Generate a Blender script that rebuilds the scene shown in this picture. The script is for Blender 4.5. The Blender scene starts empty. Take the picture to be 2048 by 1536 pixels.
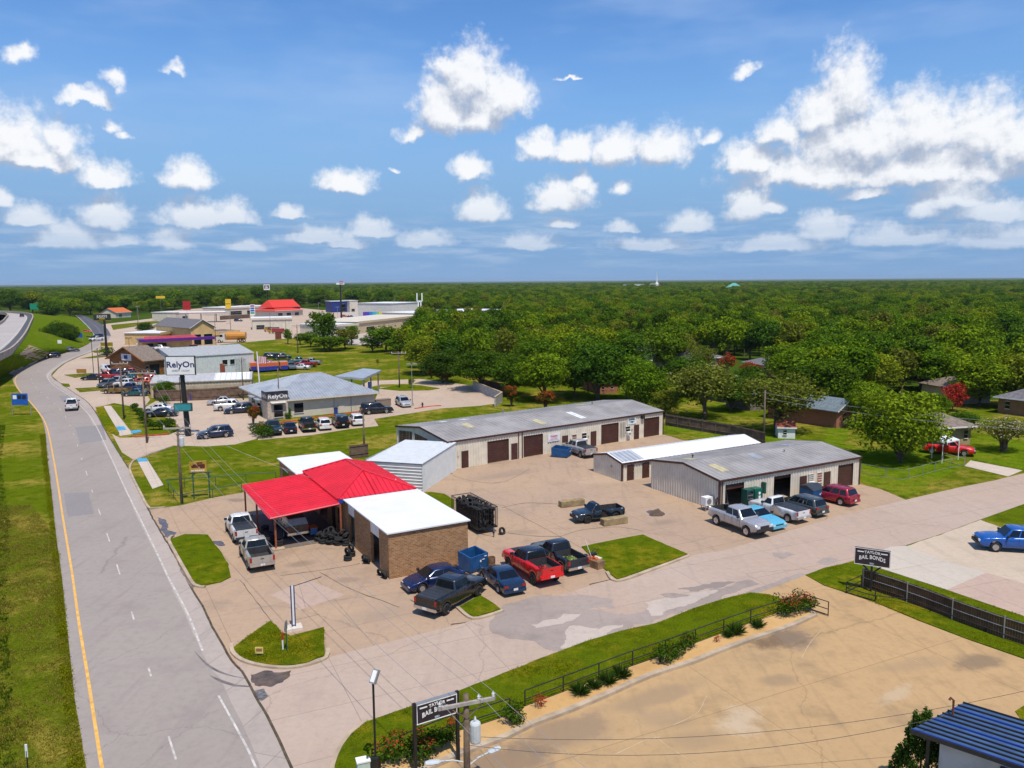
import bpy, bmesh, math, random
from mathutils import Vector, Matrix, noise as mnoise
from mathutils.geometry import tessellate_polygon
RAD = math.radians
rnd = random.Random(11)
scene = bpy.context.scene
COL = scene.collection

# ------------------------------------------------------------------ camera
CAM_H, FOC, HOR, ROLL = 22.0, 1600.0, 561.5, RAD(0.42)
PITCH = math.atan((768 - HOR) / FOC)
FWD = Vector((0, math.cos(PITCH), -math.sin(PITCH)))
_u0 = Vector((0, math.sin(PITCH), math.cos(PITCH))); _r0 = Vector((1, 0, 0))
RGT = _r0 * math.cos(ROLL) - _u0 * math.sin(ROLL)
UPV = _u0 * math.cos(ROLL) + _r0 * math.sin(ROLL)
CPOS = Vector((0, 0, CAM_H))
cam_data = bpy.data.cameras.new('camera')
cam_data.sensor_width = 36.0
cam_data.lens = 36.0 * FOC / 2048.0
cam_data.clip_start = 0.5
cam_data.clip_end = 60000.0
camera = bpy.data.objects.new('camera', cam_data)
COL.objects.link(camera)
_m = Matrix((RGT, UPV, -FWD)).transposed().to_4x4(); _m.translation = CPOS
camera.matrix_world = _m
scene.camera = camera

# measuring helpers: where a point of the survey photograph lies on the ground (or at height z)
def G(px, py, z=0.0):
 d = FWD + RGT * ((px - 1024) / FOC) - UPV * ((py - 768) / FOC)
 t = (z - CAM_H) / d.z
 return CPOS + d * t
def prow(p):
 q = Vector(p) - CPOS
 w = q.dot(FWD)
 return 768 - FOC * q.dot(UPV) / w
def HT(base, toprow, lim=21.5):
 b = G(*base); lo, hi = 0.0, lim
 for _ in range(40):
  m = (lo + hi) / 2
  if prow((b.x, b.y, m)) > toprow: lo = m
  else: hi = m
 return lo
def AZEL(px, py):
 d = (FWD + RGT * ((px - 1024) / FOC) - UPV * ((py - 768) / FOC)).normalized()
 return math.atan2(d.x, d.y), math.asin(d.z)

# ------------------------------------------------------------------ render settings
scene.render.engine = 'CYCLES'
scene.cycles.use_denoising = True
scene.cycles.use_adaptive_sampling = True
scene.cycles.adaptive_threshold = 0.015
scene.cycles.max_bounces = 5
scene.cycles.diffuse_bounces = 2
scene.cycles.glossy_bounces = 2
scene.cycles.transmission_bounces = 2
scene.cycles.transparent_max_bounces = 6
scene.cycles.caustics_reflective = False
scene.cycles.caustics_refractive = False
scene.view_settings.view_transform = 'Standard'
scene.view_settings.look = 'None'
scene.view_settings.gamma = 1.0
scene.view_settings.use_curve_mapping = False
scene.view_settings.exposure = 0.35

# ------------------------------------------------------------------ sun and sky
SUN_EL, SUN_AZ = RAD(65), RAD(158)          # azimuth clockwise from +Y: behind the camera, to its right
sun_dir = Vector((math.sin(SUN_AZ) * math.cos(SUN_EL), math.cos(SUN_AZ) * math.cos(SUN_EL), math.sin(SUN_EL)))
sd = bpy.data.lights.new('sun', 'SUN')
sd.energy = 3.7; sd.angle = RAD(0.53); sd.color = (1.0, 0.915, 0.79)
sun = bpy.data.objects.new('sun', sd); COL.objects.link(sun)
sun.rotation_euler = sun_dir.to_track_quat('Z', 'Y').to_euler()
sun.location = (60, -60, 150)

world = bpy.data.worlds.new('World'); scene.world = world
world.use_nodes = True
world.cycles.sampling_method = 'NONE'
CLOUDS = [  # photo position, half width, height above and flatness of the base
 (940,140,88,66,1.3),(1012,180,60,52,1.2),(884,205,62,52,1.1),(826,262,46,26,1.6),(955,212,78,44,1.2),(900,120,42,30,1),
 (1695,165,64,76,1.4),(1650,215,62,52,1.3),(1720,265,160,70,1.6),(1560,262,66,38,1.6),(1845,245,92,70,1.6),(1960,255,105,72,1.8),(2050,280,90,60,1.8),(1500,315,70,42,2.2),(1640,335,190,54,3),(1860,330,210,60,3),
 (1075,285,52,30,1.3),(1150,292,66,36,1.3),(1235,292,64,42,1.3),(1320,288,70,44,1.3),(1410,268,40,22,1.2),(1120,388,76,40,2),(1160,362,42,32,1.4),(1235,370,32,20,1.4),(940,335,52,24,1.2),
 (25,275,95,62,1.6),(128,275,46,48,1.8),(60,312,110,30,2.6),(230,150,34,24,1),(168,192,54,18,1.6),(32,95,32,25,1),(345,130,36,18,1.3),(225,245,28,20,1),(242,270,16,12,1),
 (212,350,58,26,2),(375,350,54,30,1.4),(695,360,62,32,2),(790,338,22,8,1),(965,415,62,44,3),(1495,400,52,50,2),(1535,412,40,20,2),
 (212,425,54,46,3),(395,428,78,38,3.4),(465,428,52,36,3.4),(580,424,38,18,3),(742,456,58,26,3),(1125,446,44,14,1.6),(1650,452,62,44,2.4),(1905,385,84,50,2.4),(1850,412,40,28,2.4),(1380,448,54,26,2.4),(1245,455,34,16,2.4),(1735,385,52,14,2),(1980,420,90,30,2.4),
 (60,432,56,28,3),(0,395,30,26,2),(150,472,66,34,2.4),(105,480,60,20,2.4),(225,478,60,18,2.4),(345,478,46,28,2.4),(640,470,90,22,2.4),(700,486,60,14,2.4),(850,478,70,22,2.4),(490,490,50,14,2),(1060,482,70,22,2.4),(1800,470,120,30,2.4),(2000,470,110,34,2.4),(1560,488,120,20,2.4),(1300,488,110,16,2.4),
 (1490,140,34,18,1.1),(1142,156,32,6,1)]
def build_world():
 nt = world.node_tree; nt.nodes.clear()
 N = nt.nodes.new; L = nt.links.new
 def math_n(op, a, b=None, c=None, tree=nt, clamp=False):
  n = tree.nodes.new('ShaderNodeMath'); n.operation = op; n.use_clamp = clamp
  for i, v in enumerate((a, b, c)):
   if v is None: continue
   if isinstance(v, (int, float)): n.inputs[i].default_value = v
   else: tree.links.new(v, n.inputs[i])
  return n.outputs[0]
 def vec_n(op, a, b=None, c=None, tree=nt, out=0):
  n = tree.nodes.new('ShaderNodeVectorMath'); n.operation = op
  for i, v in enumerate((a, b, c)):
   if v is None: continue
   if isinstance(v, (tuple, list)): n.inputs[i].default_value = v
   else: tree.links.new(v, n.inputs[i])
  return n.outputs[out]
 # group: distance field of the cumulus masses at (azimuth, elevation)
 grp = bpy.data.node_groups.new('cumulus_field', 'ShaderNodeTree')
 grp.interface.new_socket('P', in_out='INPUT', socket_type='NodeSocketVector')
 grp.interface.new_socket('d', in_out='OUTPUT', socket_type='NodeSocketFloat')
 gi = grp.nodes.new('NodeGroupInput'); go = grp.nodes.new('NodeGroupOutput')
 cur = None
 for (px, py, rx, ry, fl) in CLOUDS:
  az, el = AZEL(px, py + ry * 0.45)
  sx, sy = FOC / (rx * 0.9), FOC / (ry * 1.3)
  v = vec_n('MULTIPLY_ADD', gi.outputs[0], (sx, sy, 0), (-az * sx, -el * sy, 0), tree=grp)
  w = vec_n('MULTIPLY', v, (1, -1.6 * fl, 0), tree=grp)
  m = vec_n('MAXIMUM', v, w, tree=grp)
  l = vec_n('LENGTH', m, tree=grp, out=1)
  if rx < 48 and py < 400: l = math_n('ADD', l, 0.30 if ry < 26 else 0.2, tree=grp)
  cur = l if cur is None else math_n('MINIMUM', cur, l, tree=grp)
 grp.links.new(cur, go.inputs[0])
 tc = N('ShaderNodeTexCoord')
 sx = N('ShaderNodeSeparateXYZ'); L(tc.outputs['Generated'], sx.inputs[0])
 az = math_n('ARCTAN2', sx.outputs[0], sx.outputs[1])
 per = RAD(72)
 az = math_n('SUBTRACT', math_n('PINGPONG', math_n('ADD', az, per / 2), per), per / 2)
 el = math_n('ARCSINE', sx.outputs[2])
 P = N('ShaderNodeCombineXYZ'); L(az, P.inputs[0]); L(el, P.inputs[1])
 # turbulence: bigger billows high up, finer towards the horizon
 def fbm(vec, scale, detail, rough, dim='2D'):
  n = N('ShaderNodeTexNoise'); n.noise_dimensions = dim
  n.inputs['Scale'].default_value = scale; n.inputs['Detail'].default_value = detail; n.inputs['Roughness'].default_value = rough
  L(vec, n.inputs['Vector']); return n
 n1 = fbm(P.outputs[0], 22, 4, 0.55)
 amp = math_n('MULTIPLY_ADD', el, 0.17, 0.006)
 wv = vec_n('SUBTRACT', n1.outputs['Color'], (0.5, 0.5, 0.5))
 ws = N('ShaderNodeVectorMath'); ws.operation = 'SCALE'; L(wv, ws.inputs[0]); L(amp, ws.inputs['Scale'])
 PW = vec_n('ADD', P.outputs[0], ws.outputs[0])
 def field(vec):
  g = N('ShaderNodeGroup'); g.node_tree = grp; L(vec, g.inputs[0]); return g.outputs[0]
 d0 = field(PW)
 n2 = fbm(P.outputs[0], 75, 6, 0.62)
 off = vec_n('ADD', P.outputs[0], (0.0035, 0.0085, 0))
 n2b = fbm(off, 75, 4, 0.6)
 fine = math_n('MULTIPLY', math_n('SUBTRACT', n2.outputs['Fac'], 0.5), 0.8)
 dd = math_n('ADD', d0, fine)
 a = N('ShaderNodeMapRange'); a.interpolation_type = 'SMOOTHSTEP'
 a.inputs['From Min'].default_value = 1.22; a.inputs['From Max'].default_value = 0.46
 L(dd, a.inputs['Value'])
 # light on the cloud: brighter where the way towards the sun leaves the cloud
 d1 = field(vec_n('ADD', PW, (0.006, 0.020, 0)))
 rel = math_n('MULTIPLY', math_n('SUBTRACT', n2b.outputs['Fac'], n2.outputs['Fac']), 0.62)
 lit = math_n('ADD', math_n('MULTIPLY', math_n('SUBTRACT', d1, d0), 0.95), rel)
 lr = N('ShaderNodeMapRange'); lr.interpolation_type = 'SMOOTHSTEP'
 lr.inputs['From Min'].default_value = -0.55; lr.inputs['From Max'].default_value = 0.40
 L(lit, lr.inputs['Value'])
 cc = N('ShaderNodeMix'); cc.data_type = 'RGBA'
 cc.inputs[6].default_value = (2.15, 2.5, 3.2, 1); cc.inputs[7].default_value = (5.1, 5.15, 5.25, 1)
 L(lr.outputs[0], cc.inputs[0])
 sky = N('ShaderNodeTexSky'); sky.sky_type = 'NISHITA'; sky.sun_disc = False
 sky.sun_elevation = SUN_EL; sky.sun_rotation = SUN_AZ
 sky.altitude = 100; sky.air_density = 1.0; sky.dust_density = 0.2; sky.ozone_density = 2.0
 hsv = N('ShaderNodeHueSaturation'); hsv.inputs['Hue'].default_value = 0.508; hsv.inputs['Saturation'].default_value = 1.3; hsv.inputs['Value'].default_value = 0.82; L(sky.outputs[0], hsv.inputs['Color'])
 def mix(f, c1, c2):
  m = N('ShaderNodeMix'); m.data_type = 'RGBA'
  if isinstance(f, (int, float)): m.inputs[0].default_value = f
  else: L(f, m.inputs[0])
  for s, c in ((6, c1), (7, c2)):
   if isinstance(c, tuple): m.inputs[s].default_value = c
   else: L(c, m.inputs[s])
  return m.outputs[2]
 def mrange(v, a0, a1, b0, b1, smooth=True):
  m = N('ShaderNodeMapRange'); m.interpolation_type = 'SMOOTHSTEP' if smooth else 'LINEAR'
  m.inputs['From Min'].default_value = a0; m.inputs['From Max'].default_value = a1
  m.inputs['To Min'].default_value = b0; m.inputs['To Max'].default_value = b1
  L(v, m.inputs['Value']); return m.outputs[0]
 # thin cirrus veil everywhere
 n4 = fbm(vec_n('MULTIPLY_ADD', P.outputs[0], (2.2, 9, 1), (3.1, 1.7, 0)), 1.3, 4, 0.55)
 cia = mrange(n4.outputs['Fac'], 0.40, 0.80, 0.0, 0.34)
 base = mix(cia, hsv.outputs[0], (2.9, 3.6, 4.9, 1))
 # lower sky: haze and layered far cloud, then the cumulus
 n3 = fbm(vec_n('MULTIPLY', P.outputs[0], (11, 95, 1)), 1.0, 6, 0.62)
 lay = mrange(n3.outputs['Fac'], 0.40, 0.74, 0.0, 1.0)
 sta = math_n('MULTIPLY', math_n('MULTIPLY', lay, mrange(el, RAD(6.2), RAD(2.4), 0, 1)), math_n('MULTIPLY', mrange(el, RAD(0.2), RAD(2.2), 0.12, 1), 0.42))
 c = mix(mrange(el, RAD(17), RAD(2.0), 0.0, 0.95), base, (0.98, 1.92, 3.45, 1))
 c = mix(sta, c, (3.0, 3.5, 4.3, 1))
 af = math_n('MULTIPLY', a.outputs[0], mrange(el, RAD(1.2), RAD(7), 0.35, 0.96))
 c = mix(af, c, cc.outputs[2])
 bg = N('ShaderNodeBackground'); bg.inputs['Strength'].default_value = 0.15; L(c, bg.inputs[0])
 # overhead: the same kind of broken cumulus, seen from below
 iz = math_n('DIVIDE', 1.0, math_n('MAXIMUM', sx.outputs[2], 0.2))
 pl = N('ShaderNodeVectorMath'); pl.operation = 'SCALE'; L(tc.outputs['Generated'], pl.inputs[0]); L(iz, pl.inputs['Scale'])
 n5 = fbm(pl.outputs[0], 1.7, 4, 0.6)
 hi = mix(mrange(n5.outputs['Fac'], 0.58, 0.74, 0.0, 0.9), base, (4.2, 4.4, 4.8, 1))
 bg2 = N('ShaderNodeBackground'); bg2.inputs['Strength'].default_value = 0.15; L(hi, bg2.inputs[0])
 ms = N('ShaderNodeMixShader'); L(mrange(el, RAD(19), RAD(20.5), 0, 1), ms.inputs[0]); L(bg.outputs[0], ms.inputs[1]); L(bg2.outputs[0], ms.inputs[2])
 out = N('ShaderNodeOutputWorld'); L(ms.outputs[0], out.inputs[0])
build_world()

# ------------------------------------------------------------------ materials
def _nodes(name):
 m = bpy.data.materials.new(name); m.use_nodes = True
 nt = m.node_tree
 return m, nt, nt.nodes['Principled BSDF']
def _noise(nt, vec, scale, detail=4, rough=0.55, dim='3D'):
 n = nt.nodes.new('ShaderNodeTexNoise'); n.noise_dimensions = dim
 n.inputs['Scale'].default_value = scale; n.inputs['Detail'].default_value = detail; n.inputs['Roughness'].default_value = rough
 if vec is not None: nt.links.new(vec, n.inputs['Vector'])
 return n
def _mixc(nt, f, a, b, blend='MIX'):
 m = nt.nodes.new('ShaderNodeMix'); m.data_type = 'RGBA'; m.blend_type = blend
 for s, c in ((0, f), (6, a), (7, b)):
  if isinstance(c, (int, float)): m.inputs[s].default_value = c
  elif isinstance(c, tuple): m.inputs[s].default_value = (*c[:3], 1)
  else: nt.links.new(c, m.inputs[s])
 return m.outputs[2]
def _ramp(nt, v, lo, hi, t0=0.0, t1=1.0, smooth=True):
 m = nt.nodes.new('ShaderNodeMapRange'); m.interpolation_type = 'SMOOTHSTEP' if smooth else 'LINEAR'
 m.inputs['From Min'].default_value = lo; m.inputs['From Max'].default_value = hi
 m.inputs['To Min'].default_value = t0; m.inputs['To Max'].default_value = t1
 nt.links.new(v, m.inputs['Value']); return m.outputs[0]
def _math(nt, op, a, b=0.0):
 n = nt.nodes.new('ShaderNodeMath'); n.operation = op
 for i, v in enumerate((a, b)):
  if isinstance(v, (int, float)): n.inputs[i].default_value = v
  else: nt.links.new(v, n.inputs[i])
 return n.outputs[0]
def _pos(nt):
 return nt.nodes.new('ShaderNodeNewGeometry').outputs['Position']
def _map(nt, vec, scale=(1, 1, 1), rot=(0, 0, 0)):
 n = nt.nodes.new('ShaderNodeMapping'); n.inputs['Scale'].default_value = scale; n.inputs['Rotation'].default_value = rot
 nt.links.new(vec, n.inputs['Vector']); return n.outputs[0]
def _bump(nt, bsdf, h, strength=0.3, dist=0.05):
 b = nt.nodes.new('ShaderNodeBump'); b.inputs['Strength'].default_value = strength; b.inputs['Distance'].default_value = dist
 nt.links.new(h, b.inputs['Height']); nt.links.new(b.outputs[0], bsdf.inputs['Normal'])
_mc = {}
def mat(name, col, rough=0.6, metal=0.0, var=0.14, scale=1.5, spec=0.4, coat=0.0, col2=None, bump=0.0):
 """plain painted / raw surface with uneven tone and wear"""
 if name in _mc: return _mc[name]
 m, nt, b = _nodes(name)
 p = _pos(nt)
 n = _noise(nt, p, scale, 5, 0.6)
 lo = tuple(c * (1 - var) for c in col); hi = tuple(min(1, c * (1 + var)) for c in col)
 if col2: lo = col2
 c = _mixc(nt, _ramp(nt, n.outputs['Fac'], 0.3, 0.7), lo, hi)
 nt.links.new(c, b.inputs['Base Color'])
 b.inputs['Roughness'].default_value = rough; b.inputs['Metallic'].default_value = metal
 b.inputs['Specular IOR Level'].default_value = spec
 if coat: b.inputs['Coat Weight'].default_value = coat; b.inputs['Coat Roughness'].default_value = 0.06
 if bump: _bump(nt, b, n.outputs['Fac'], bump, 0.03)
 _mc[name] = m
 return m
def emit(name, col, s):
 if name in _mc: return _mc[name]
 m, nt, b = _nodes(name)
 b.inputs['Base Color'].default_value = (*col, 1)
 b.inputs['Emission Color'].default_value = (*col, 1); b.inputs['Emission Strength'].default_value = s
 _mc[name] = m; return m
def glass(name='dark_glass', col=(0.006, 0.009, 0.014), rough=0.06):
 if name in _mc: return _mc[name]
 m, nt, b = _nodes(name)
 b.inputs['Base Color'].default_value = (*col, 1); b.inputs['Roughness'].default_value = rough
 b.inputs['Specular IOR Level'].default_value = 0.38
 _mc[name] = m; return m
def paint(name, col, metal=0.0):
 if name in _mc: return _mc[name]
 m, nt, b = _nodes(name)
 n = _noise(nt, _pos(nt), 2.3, 4)
 c = _mixc(nt, _ramp(nt, n.outputs['Fac'], 0.3, 0.7), tuple(x * 0.96 for x in col), col)
 nt.links.new(c, b.inputs['Base Color'])
 nt.links.new(_ramp(nt, n.outputs['Fac'], 0.3, 0.75, 0.22, 0.36), b.inputs['Roughness'])
 b.inputs['Metallic'].default_value = metal
 b.inputs['Coat Weight'].default_value = 0.5; b.inputs['Coat Roughness'].default_value = 0.08
 _mc[name] = m; return m

M_GLASS = glass()
M_TYRE = mat('tyre_rubber', (0.018, 0.018, 0.019), 0.85, var=0.2, scale=3)
M_RIM = mat('alloy_rim', (0.50, 0.50, 0.51), 0.3, 0.8, var=0.1)
M_BLACKRIM = mat('black_rim', (0.03, 0.03, 0.032), 0.35, 0.4)
M_TRIM = mat('black_trim', (0.022, 0.022, 0.024), 0.6, var=0.2)
M_CHROME = mat('chrome', (0.62, 0.62, 0.63), 0.18, 0.95, var=0.08)
M_HEAD = mat('headlight_lens', (0.62, 0.63, 0.62), 0.12, 0.1, var=0.1, spec=0.7)
M_TAIL = mat('tail_lens', (0.30, 0.012, 0.012), 0.15, var=0.15, spec=0.6)
M_PLATE = mat('number_plate', (0.66, 0.66, 0.64), 0.5, var=0.1)
M_BEDLINER = mat('bed_liner', (0.035, 0.035, 0.037), 0.8, var=0.25, scale=3)
M_TONNEAU = mat('tonneau_vinyl', (0.030, 0.034, 0.040), 0.42, var=0.2, scale=2)

# ------------------------------------------------------------------ mesh building
class MB:
 def __init__(s): s.v = []; s.f = []; s.m = []
 def add(s, verts, faces, mi=0):
  o = len(s.v); s.v += [tuple(v) for v in verts]
  for f in faces: s.f.append(tuple(i + o for i in f)); s.m.append(mi)
  return s
 def box(s, c, d, rz=0.0, mi=0, ax=None):
  """box centred at c with size d, turned by rz about z (or axes ax)"""
  x, y, z = d[0] / 2, d[1] / 2, d[2] / 2
  pts = [(-x, -y, -z), (x, -y, -z), (x, y, -z), (-x, y, -z), (-x, -y, z), (x, -y, z), (x, y, z), (-x, y, z)]
  cr, sr = math.cos(rz), math.sin(rz)
  if ax is None: pts = [(c[0] + a * cr - b * sr, c[1] + a * sr + b * cr, c[2] + h) for a, b, h in pts]
  else: pts = [tuple(Vector(c) + ax[0] * a + ax[1] * b + ax[2] * h) for a, b, h in pts]
  return s.add(pts, [(3, 2, 1, 0), (4, 5, 6, 7), (0, 1, 5, 4), (1, 2, 6, 5), (2, 3, 7, 6), (3, 0, 4, 7)], mi)
 def bx(s, x0, x1, y0, y1, z0, z1, mi=0):
  return s.box(((x0 + x1) / 2, (y0 + y1) / 2, (z0 + z1) / 2), (x1 - x0, y1 - y0, z1 - z0), 0, mi)
 def tube(s, pts, r, n=8, mi=0, caps=True):
  """tapered tube through pts; r a number or one radius per point"""
  pts = [Vector(p) for p in pts]; k = len(pts)
  rs = r if isinstance(r, (list, tuple)) else [r] * k
  V = []
  for i, p in enumerate(pts):
   t = (pts[min(i + 1, k - 1)] - pts[max(i - 1, 0)])
   t = t.normalized() if t.length > 1e-9 else Vector((0, 0, 1))
   a = t.cross(Vector((0, 0, 1)))
   if a.length < 1e-3: a = Vector((1, 0, 0))
   a.normalize(); b = t.cross(a)
   for j in range(n):
    th = 2 * math.pi * j / n
    V.append(p + (a * math.cos(th) + b * math.sin(th)) * rs[i])
  F = []
  for i in range(k - 1):
   for j in range(n):
    F.append((i * n + j, i * n + (j + 1) % n, (i + 1) * n + (j + 1) % n, (i + 1) * n + j))
  if caps: F.append(tuple(range(n - 1, -1, -1))); F.append(tuple((k - 1) * n + j for j in range(n)))
  return s.add(V, F, mi)
 def lathe(s, prof, n=16, c=(0, 0, 0), axis='z', mi=0):
  """profile of (radius, along) turned about an axis"""
  V = []
  for r, h in prof:
   for j in range(n):
    a = 2 * math.pi * j / n; u, w = r * math.cos(a), r * math.sin(a)
    q = (u, w, h) if axis == 'z' else ((u, h, w) if axis == 'y' else (h, u, w))
    V.append((c[0] + q[0], c[1] + q[1], c[2] + q[2]))
  F = []
  for i in range(len(prof) - 1):
   for j in range(n): F.append((i * n + j, i * n + (j + 1) % n, (i + 1) * n + (j + 1) % n, (i + 1) * n + j))
  return s.add(V, F, mi)
 def prism(s, poly, z0, z1, mi=0):
  """upright prism over a ground polygon (concave allowed)"""
  n = len(poly); P = [Vector((p[0], p[1], 0)) for p in poly]
  if sum(P[i].x * P[(i + 1) % n].y - P[(i + 1) % n].x * P[i].y for i in range(n)) < 0: P.reverse()
  tri = tessellate_polygon([P])
  V = [(p.x, p.y, z1) for p in P] + [(p.x, p.y, z0) for p in P]
  F = []
  for t in tri:
   a, b, c = t
   if (P[b] - P[a]).cross(P[c] - P[a]).z < 0: t = (c, b, a)
   F.append(tuple(t))
  for i in range(n): F.append((n + i, n + (i + 1) % n, (i + 1) % n, i))
  return s.add(V, F, mi)
 def quad(s, a, b, c, d, mi=0): return s.add([a, b, c, d], [(0, 1, 2, 3)], mi)
 def mesh(s, name, mats, smooth=False):
  me = bpy.data.meshes.new(name)
  me.from_pydata(s.v, [], s.f)
  for m in (mats if isinstance(mats, (list, tuple)) else [mats]): me.materials.append(m)
  me.polygons.foreach_set('material_index', s.m)
  if smooth: me.polygons.foreach_set('use_smooth', [True] * len(s.f))
  me.update(); return me
 def build(s, name, mats, parent=None, smooth=False):
  return put(name, s.mesh(name, mats, smooth), parent)
def put(name, me, parent=None, loc=None, rz=None):
 o = bpy.data.objects.new(name, me); COL.objects.link(o)
 if parent is not None: o.parent = parent
 if loc is not None: o.location = loc
 if rz is not None: o.rotation_euler = (0, 0, rz)
 return o
def tag(o, label=None, cat=None, group=None, kind=None):
 if label: o['label'] = label
 if cat: o['category'] = cat
 if group: o['group'] = group
 if kind: o['kind'] = kind
 return o
def thing(name, label, cat, loc=(0, 0, 0), rz=0.0, group=None):
 o = bpy.data.objects.new(name, None); COL.objects.link(o)
 o.empty_display_size = 0.3
 o.location = loc; o.rotation_euler = (0, 0, rz)
 return tag(o, label, cat, group)
def part(name, mb, mats, parent, smooth=False, label=None):
 o = mb.build(name, mats, parent, smooth)
 if label: o['label'] = label
 return o
def copy_tree(o, parent=None):
 c = o.copy(); COL.objects.link(c)
 if parent is not None: c.parent = parent
 for ch in list(o.children): copy_tree(ch, c)
 return c
def smooth_line(pts, step=2.0, closed=False):
 """Catmull-Rom through 2D/3D points, resampled"""
 P = [Vector((*p[:2], p[2] if len(p) > 2 else 0.0)) for p in pts]; n = len(P); out = []
 rng = range(n if closed else n - 1)
 for i in rng:
  g = lambda k: P[k % n] if closed else P[max(0, min(n - 1, k))]
  p0, p1, p2, p3 = g(i - 1), g(i), g(i + 1), g(i + 2)
  k = max(1, int((p2 - p1).length / step))
  for j in range(k):
   t = j / k
   out.append(0.5 * ((2 * p1) + (p2 - p0) * t + (2 * p0 - 5 * p1 + 4 * p2 - p3) * t * t + (3 * p1 - p0 - 3 * p2 + p3) * t ** 3))
 if not closed: out.append(P[-1])
 return out
def offset_line(pts, d):
 """line moved d to its left in plan"""
 out = []
 for i, p in enumerate(pts):
  t = pts[min(i + 1, len(pts) - 1)] - pts[max(i - 1, 0)]; t.z = 0; t.normalize()
  out.append(p + Vector((-t.y, t.x, 0)) * d)
 return out
def strip(mb, A, B, z=None, mi=0):
 """ribbon between two lines of equal length"""
 V = []
 for a, b in zip(A, B):
  V += [(a.x, a.y, a.z if z is None else z), (b.x, b.y, b.z if z is None else z)]
 F = [(2 * i, 2 * i + 2, 2 * i + 3, 2 * i + 1) for i in range(len(A) - 1)]
 return mb.add(V, F, mi)
def gp(pts, z=0.0): return [G(x, y, z) for x, y in pts]
def jag(poly, amp=0.12, step=0.6, seed=0):
 """worn outline: subdivide a ground polygon and shift its points a little"""
 out = []; n = len(poly)
 for i in range(n):
  a, b = Vector((poly[i][0], poly[i][1], 0)), Vector((poly[(i + 1) % n][0], poly[(i + 1) % n][1], 0))
  k = max(1, int((b - a).length / step))
  for j in range(k):
   p = a.lerp(b, j / k)
   q = Vector((p.x * 0.9 + seed, p.y * 0.9, seed * 1.7))
   v = mnoise.noise_vector(q) * amp + mnoise.noise_vector(q * 3.7) * amp * 0.5
   out.append(Vector((p.x + v.x, p.y + v.y, 0)))
 return out
def text_mesh(s, size=1.0, extrude=0.012, align='CENTER', bold=0.0):
 cu = bpy.data.curves.new('lettering', 'FONT'); cu.body = s; cu.size = size; cu.extrude = extrude
 cu.align_x = align; cu.align_y = 'CENTER'; cu.resolution_u = 2; cu.offset = bold
 o = bpy.data.objects.new('lettering', cu); COL.objects.link(o)
 dg = bpy.context.evaluated_depsgraph_get(); dg.update()
 me = bpy.data.meshes.new_from_object(o.evaluated_get(dg))
 bpy.data.objects.remove(o); bpy.data.curves.remove(cu)
 return me
def lettering(name, s, size, parent, loc, rot, m, bold=0.01, arc=0.0, sx=1.0):
 """text standing in the local XZ plane, facing -Y; arc lifts the ends (negative) or the middle"""
 me = text_mesh(s, size, 0.01, bold=bold)
 w = max(abs(v.co.x) for v in me.vertices) or 1
 for v in me.vertices:
  v.co.x *= sx
  if arc: v.co.y += arc * (1 - (v.co.x / (w * sx)) ** 2)
 me.materials.clear(); me.materials.append(m)
 o = put(name, me, parent, loc); o.rotation_euler = (math.pi / 2 + rot[0], rot[1], rot[2])
 return o

# ------------------------------------------------------------------ ground materials
def grass_mat(name, green, dry, dryness=0.5, dark=(0.045, 0.062, 0.004), sc=1.0):
 m, nt, b = _nodes(name)
 p = _pos(nt)
 big = _noise(nt, p, 0.09 * sc, 4, 0.6)
 mid = _noise(nt, p, 0.7 * sc, 5, 0.65)
 fin = _noise(nt, p, 5.5 * sc, 5, 0.7)
 s = _math(nt, 'ADD', _math(nt, 'MULTIPLY', big.outputs['Fac'], 0.65), _math(nt, 'MULTIPLY', mid.outputs['Fac'], 0.35))
 c = _mixc(nt, _ramp(nt, s, 0.62 - dryness * 0.3, 0.80 - dryness * 0.3), green, dry)
 c = _mixc(nt, _math(nt, 'MULTIPLY', _ramp(nt, fin.outputs['Fac'], 0.58, 0.30), 0.75), c, dark)
 c = _mixc(nt, _math(nt, 'MULTIPLY', _ramp(nt, mid.outputs['Fac'], 0.54, 0.30), 0.6), c, dark)
 nt.links.new(c, b.inputs['Base Color'])
 b.inputs['Roughness'].default_value = 0.9; b.inputs['Specular IOR Level'].default_value = 0.0
 h = _math(nt, 'ADD', fin.outputs['Fac'], _math(nt, 'MULTIPLY', mid.outputs['Fac'], 1.5))
 _bump(nt, b, h, 0.9, 0.12)
 return m
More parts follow.
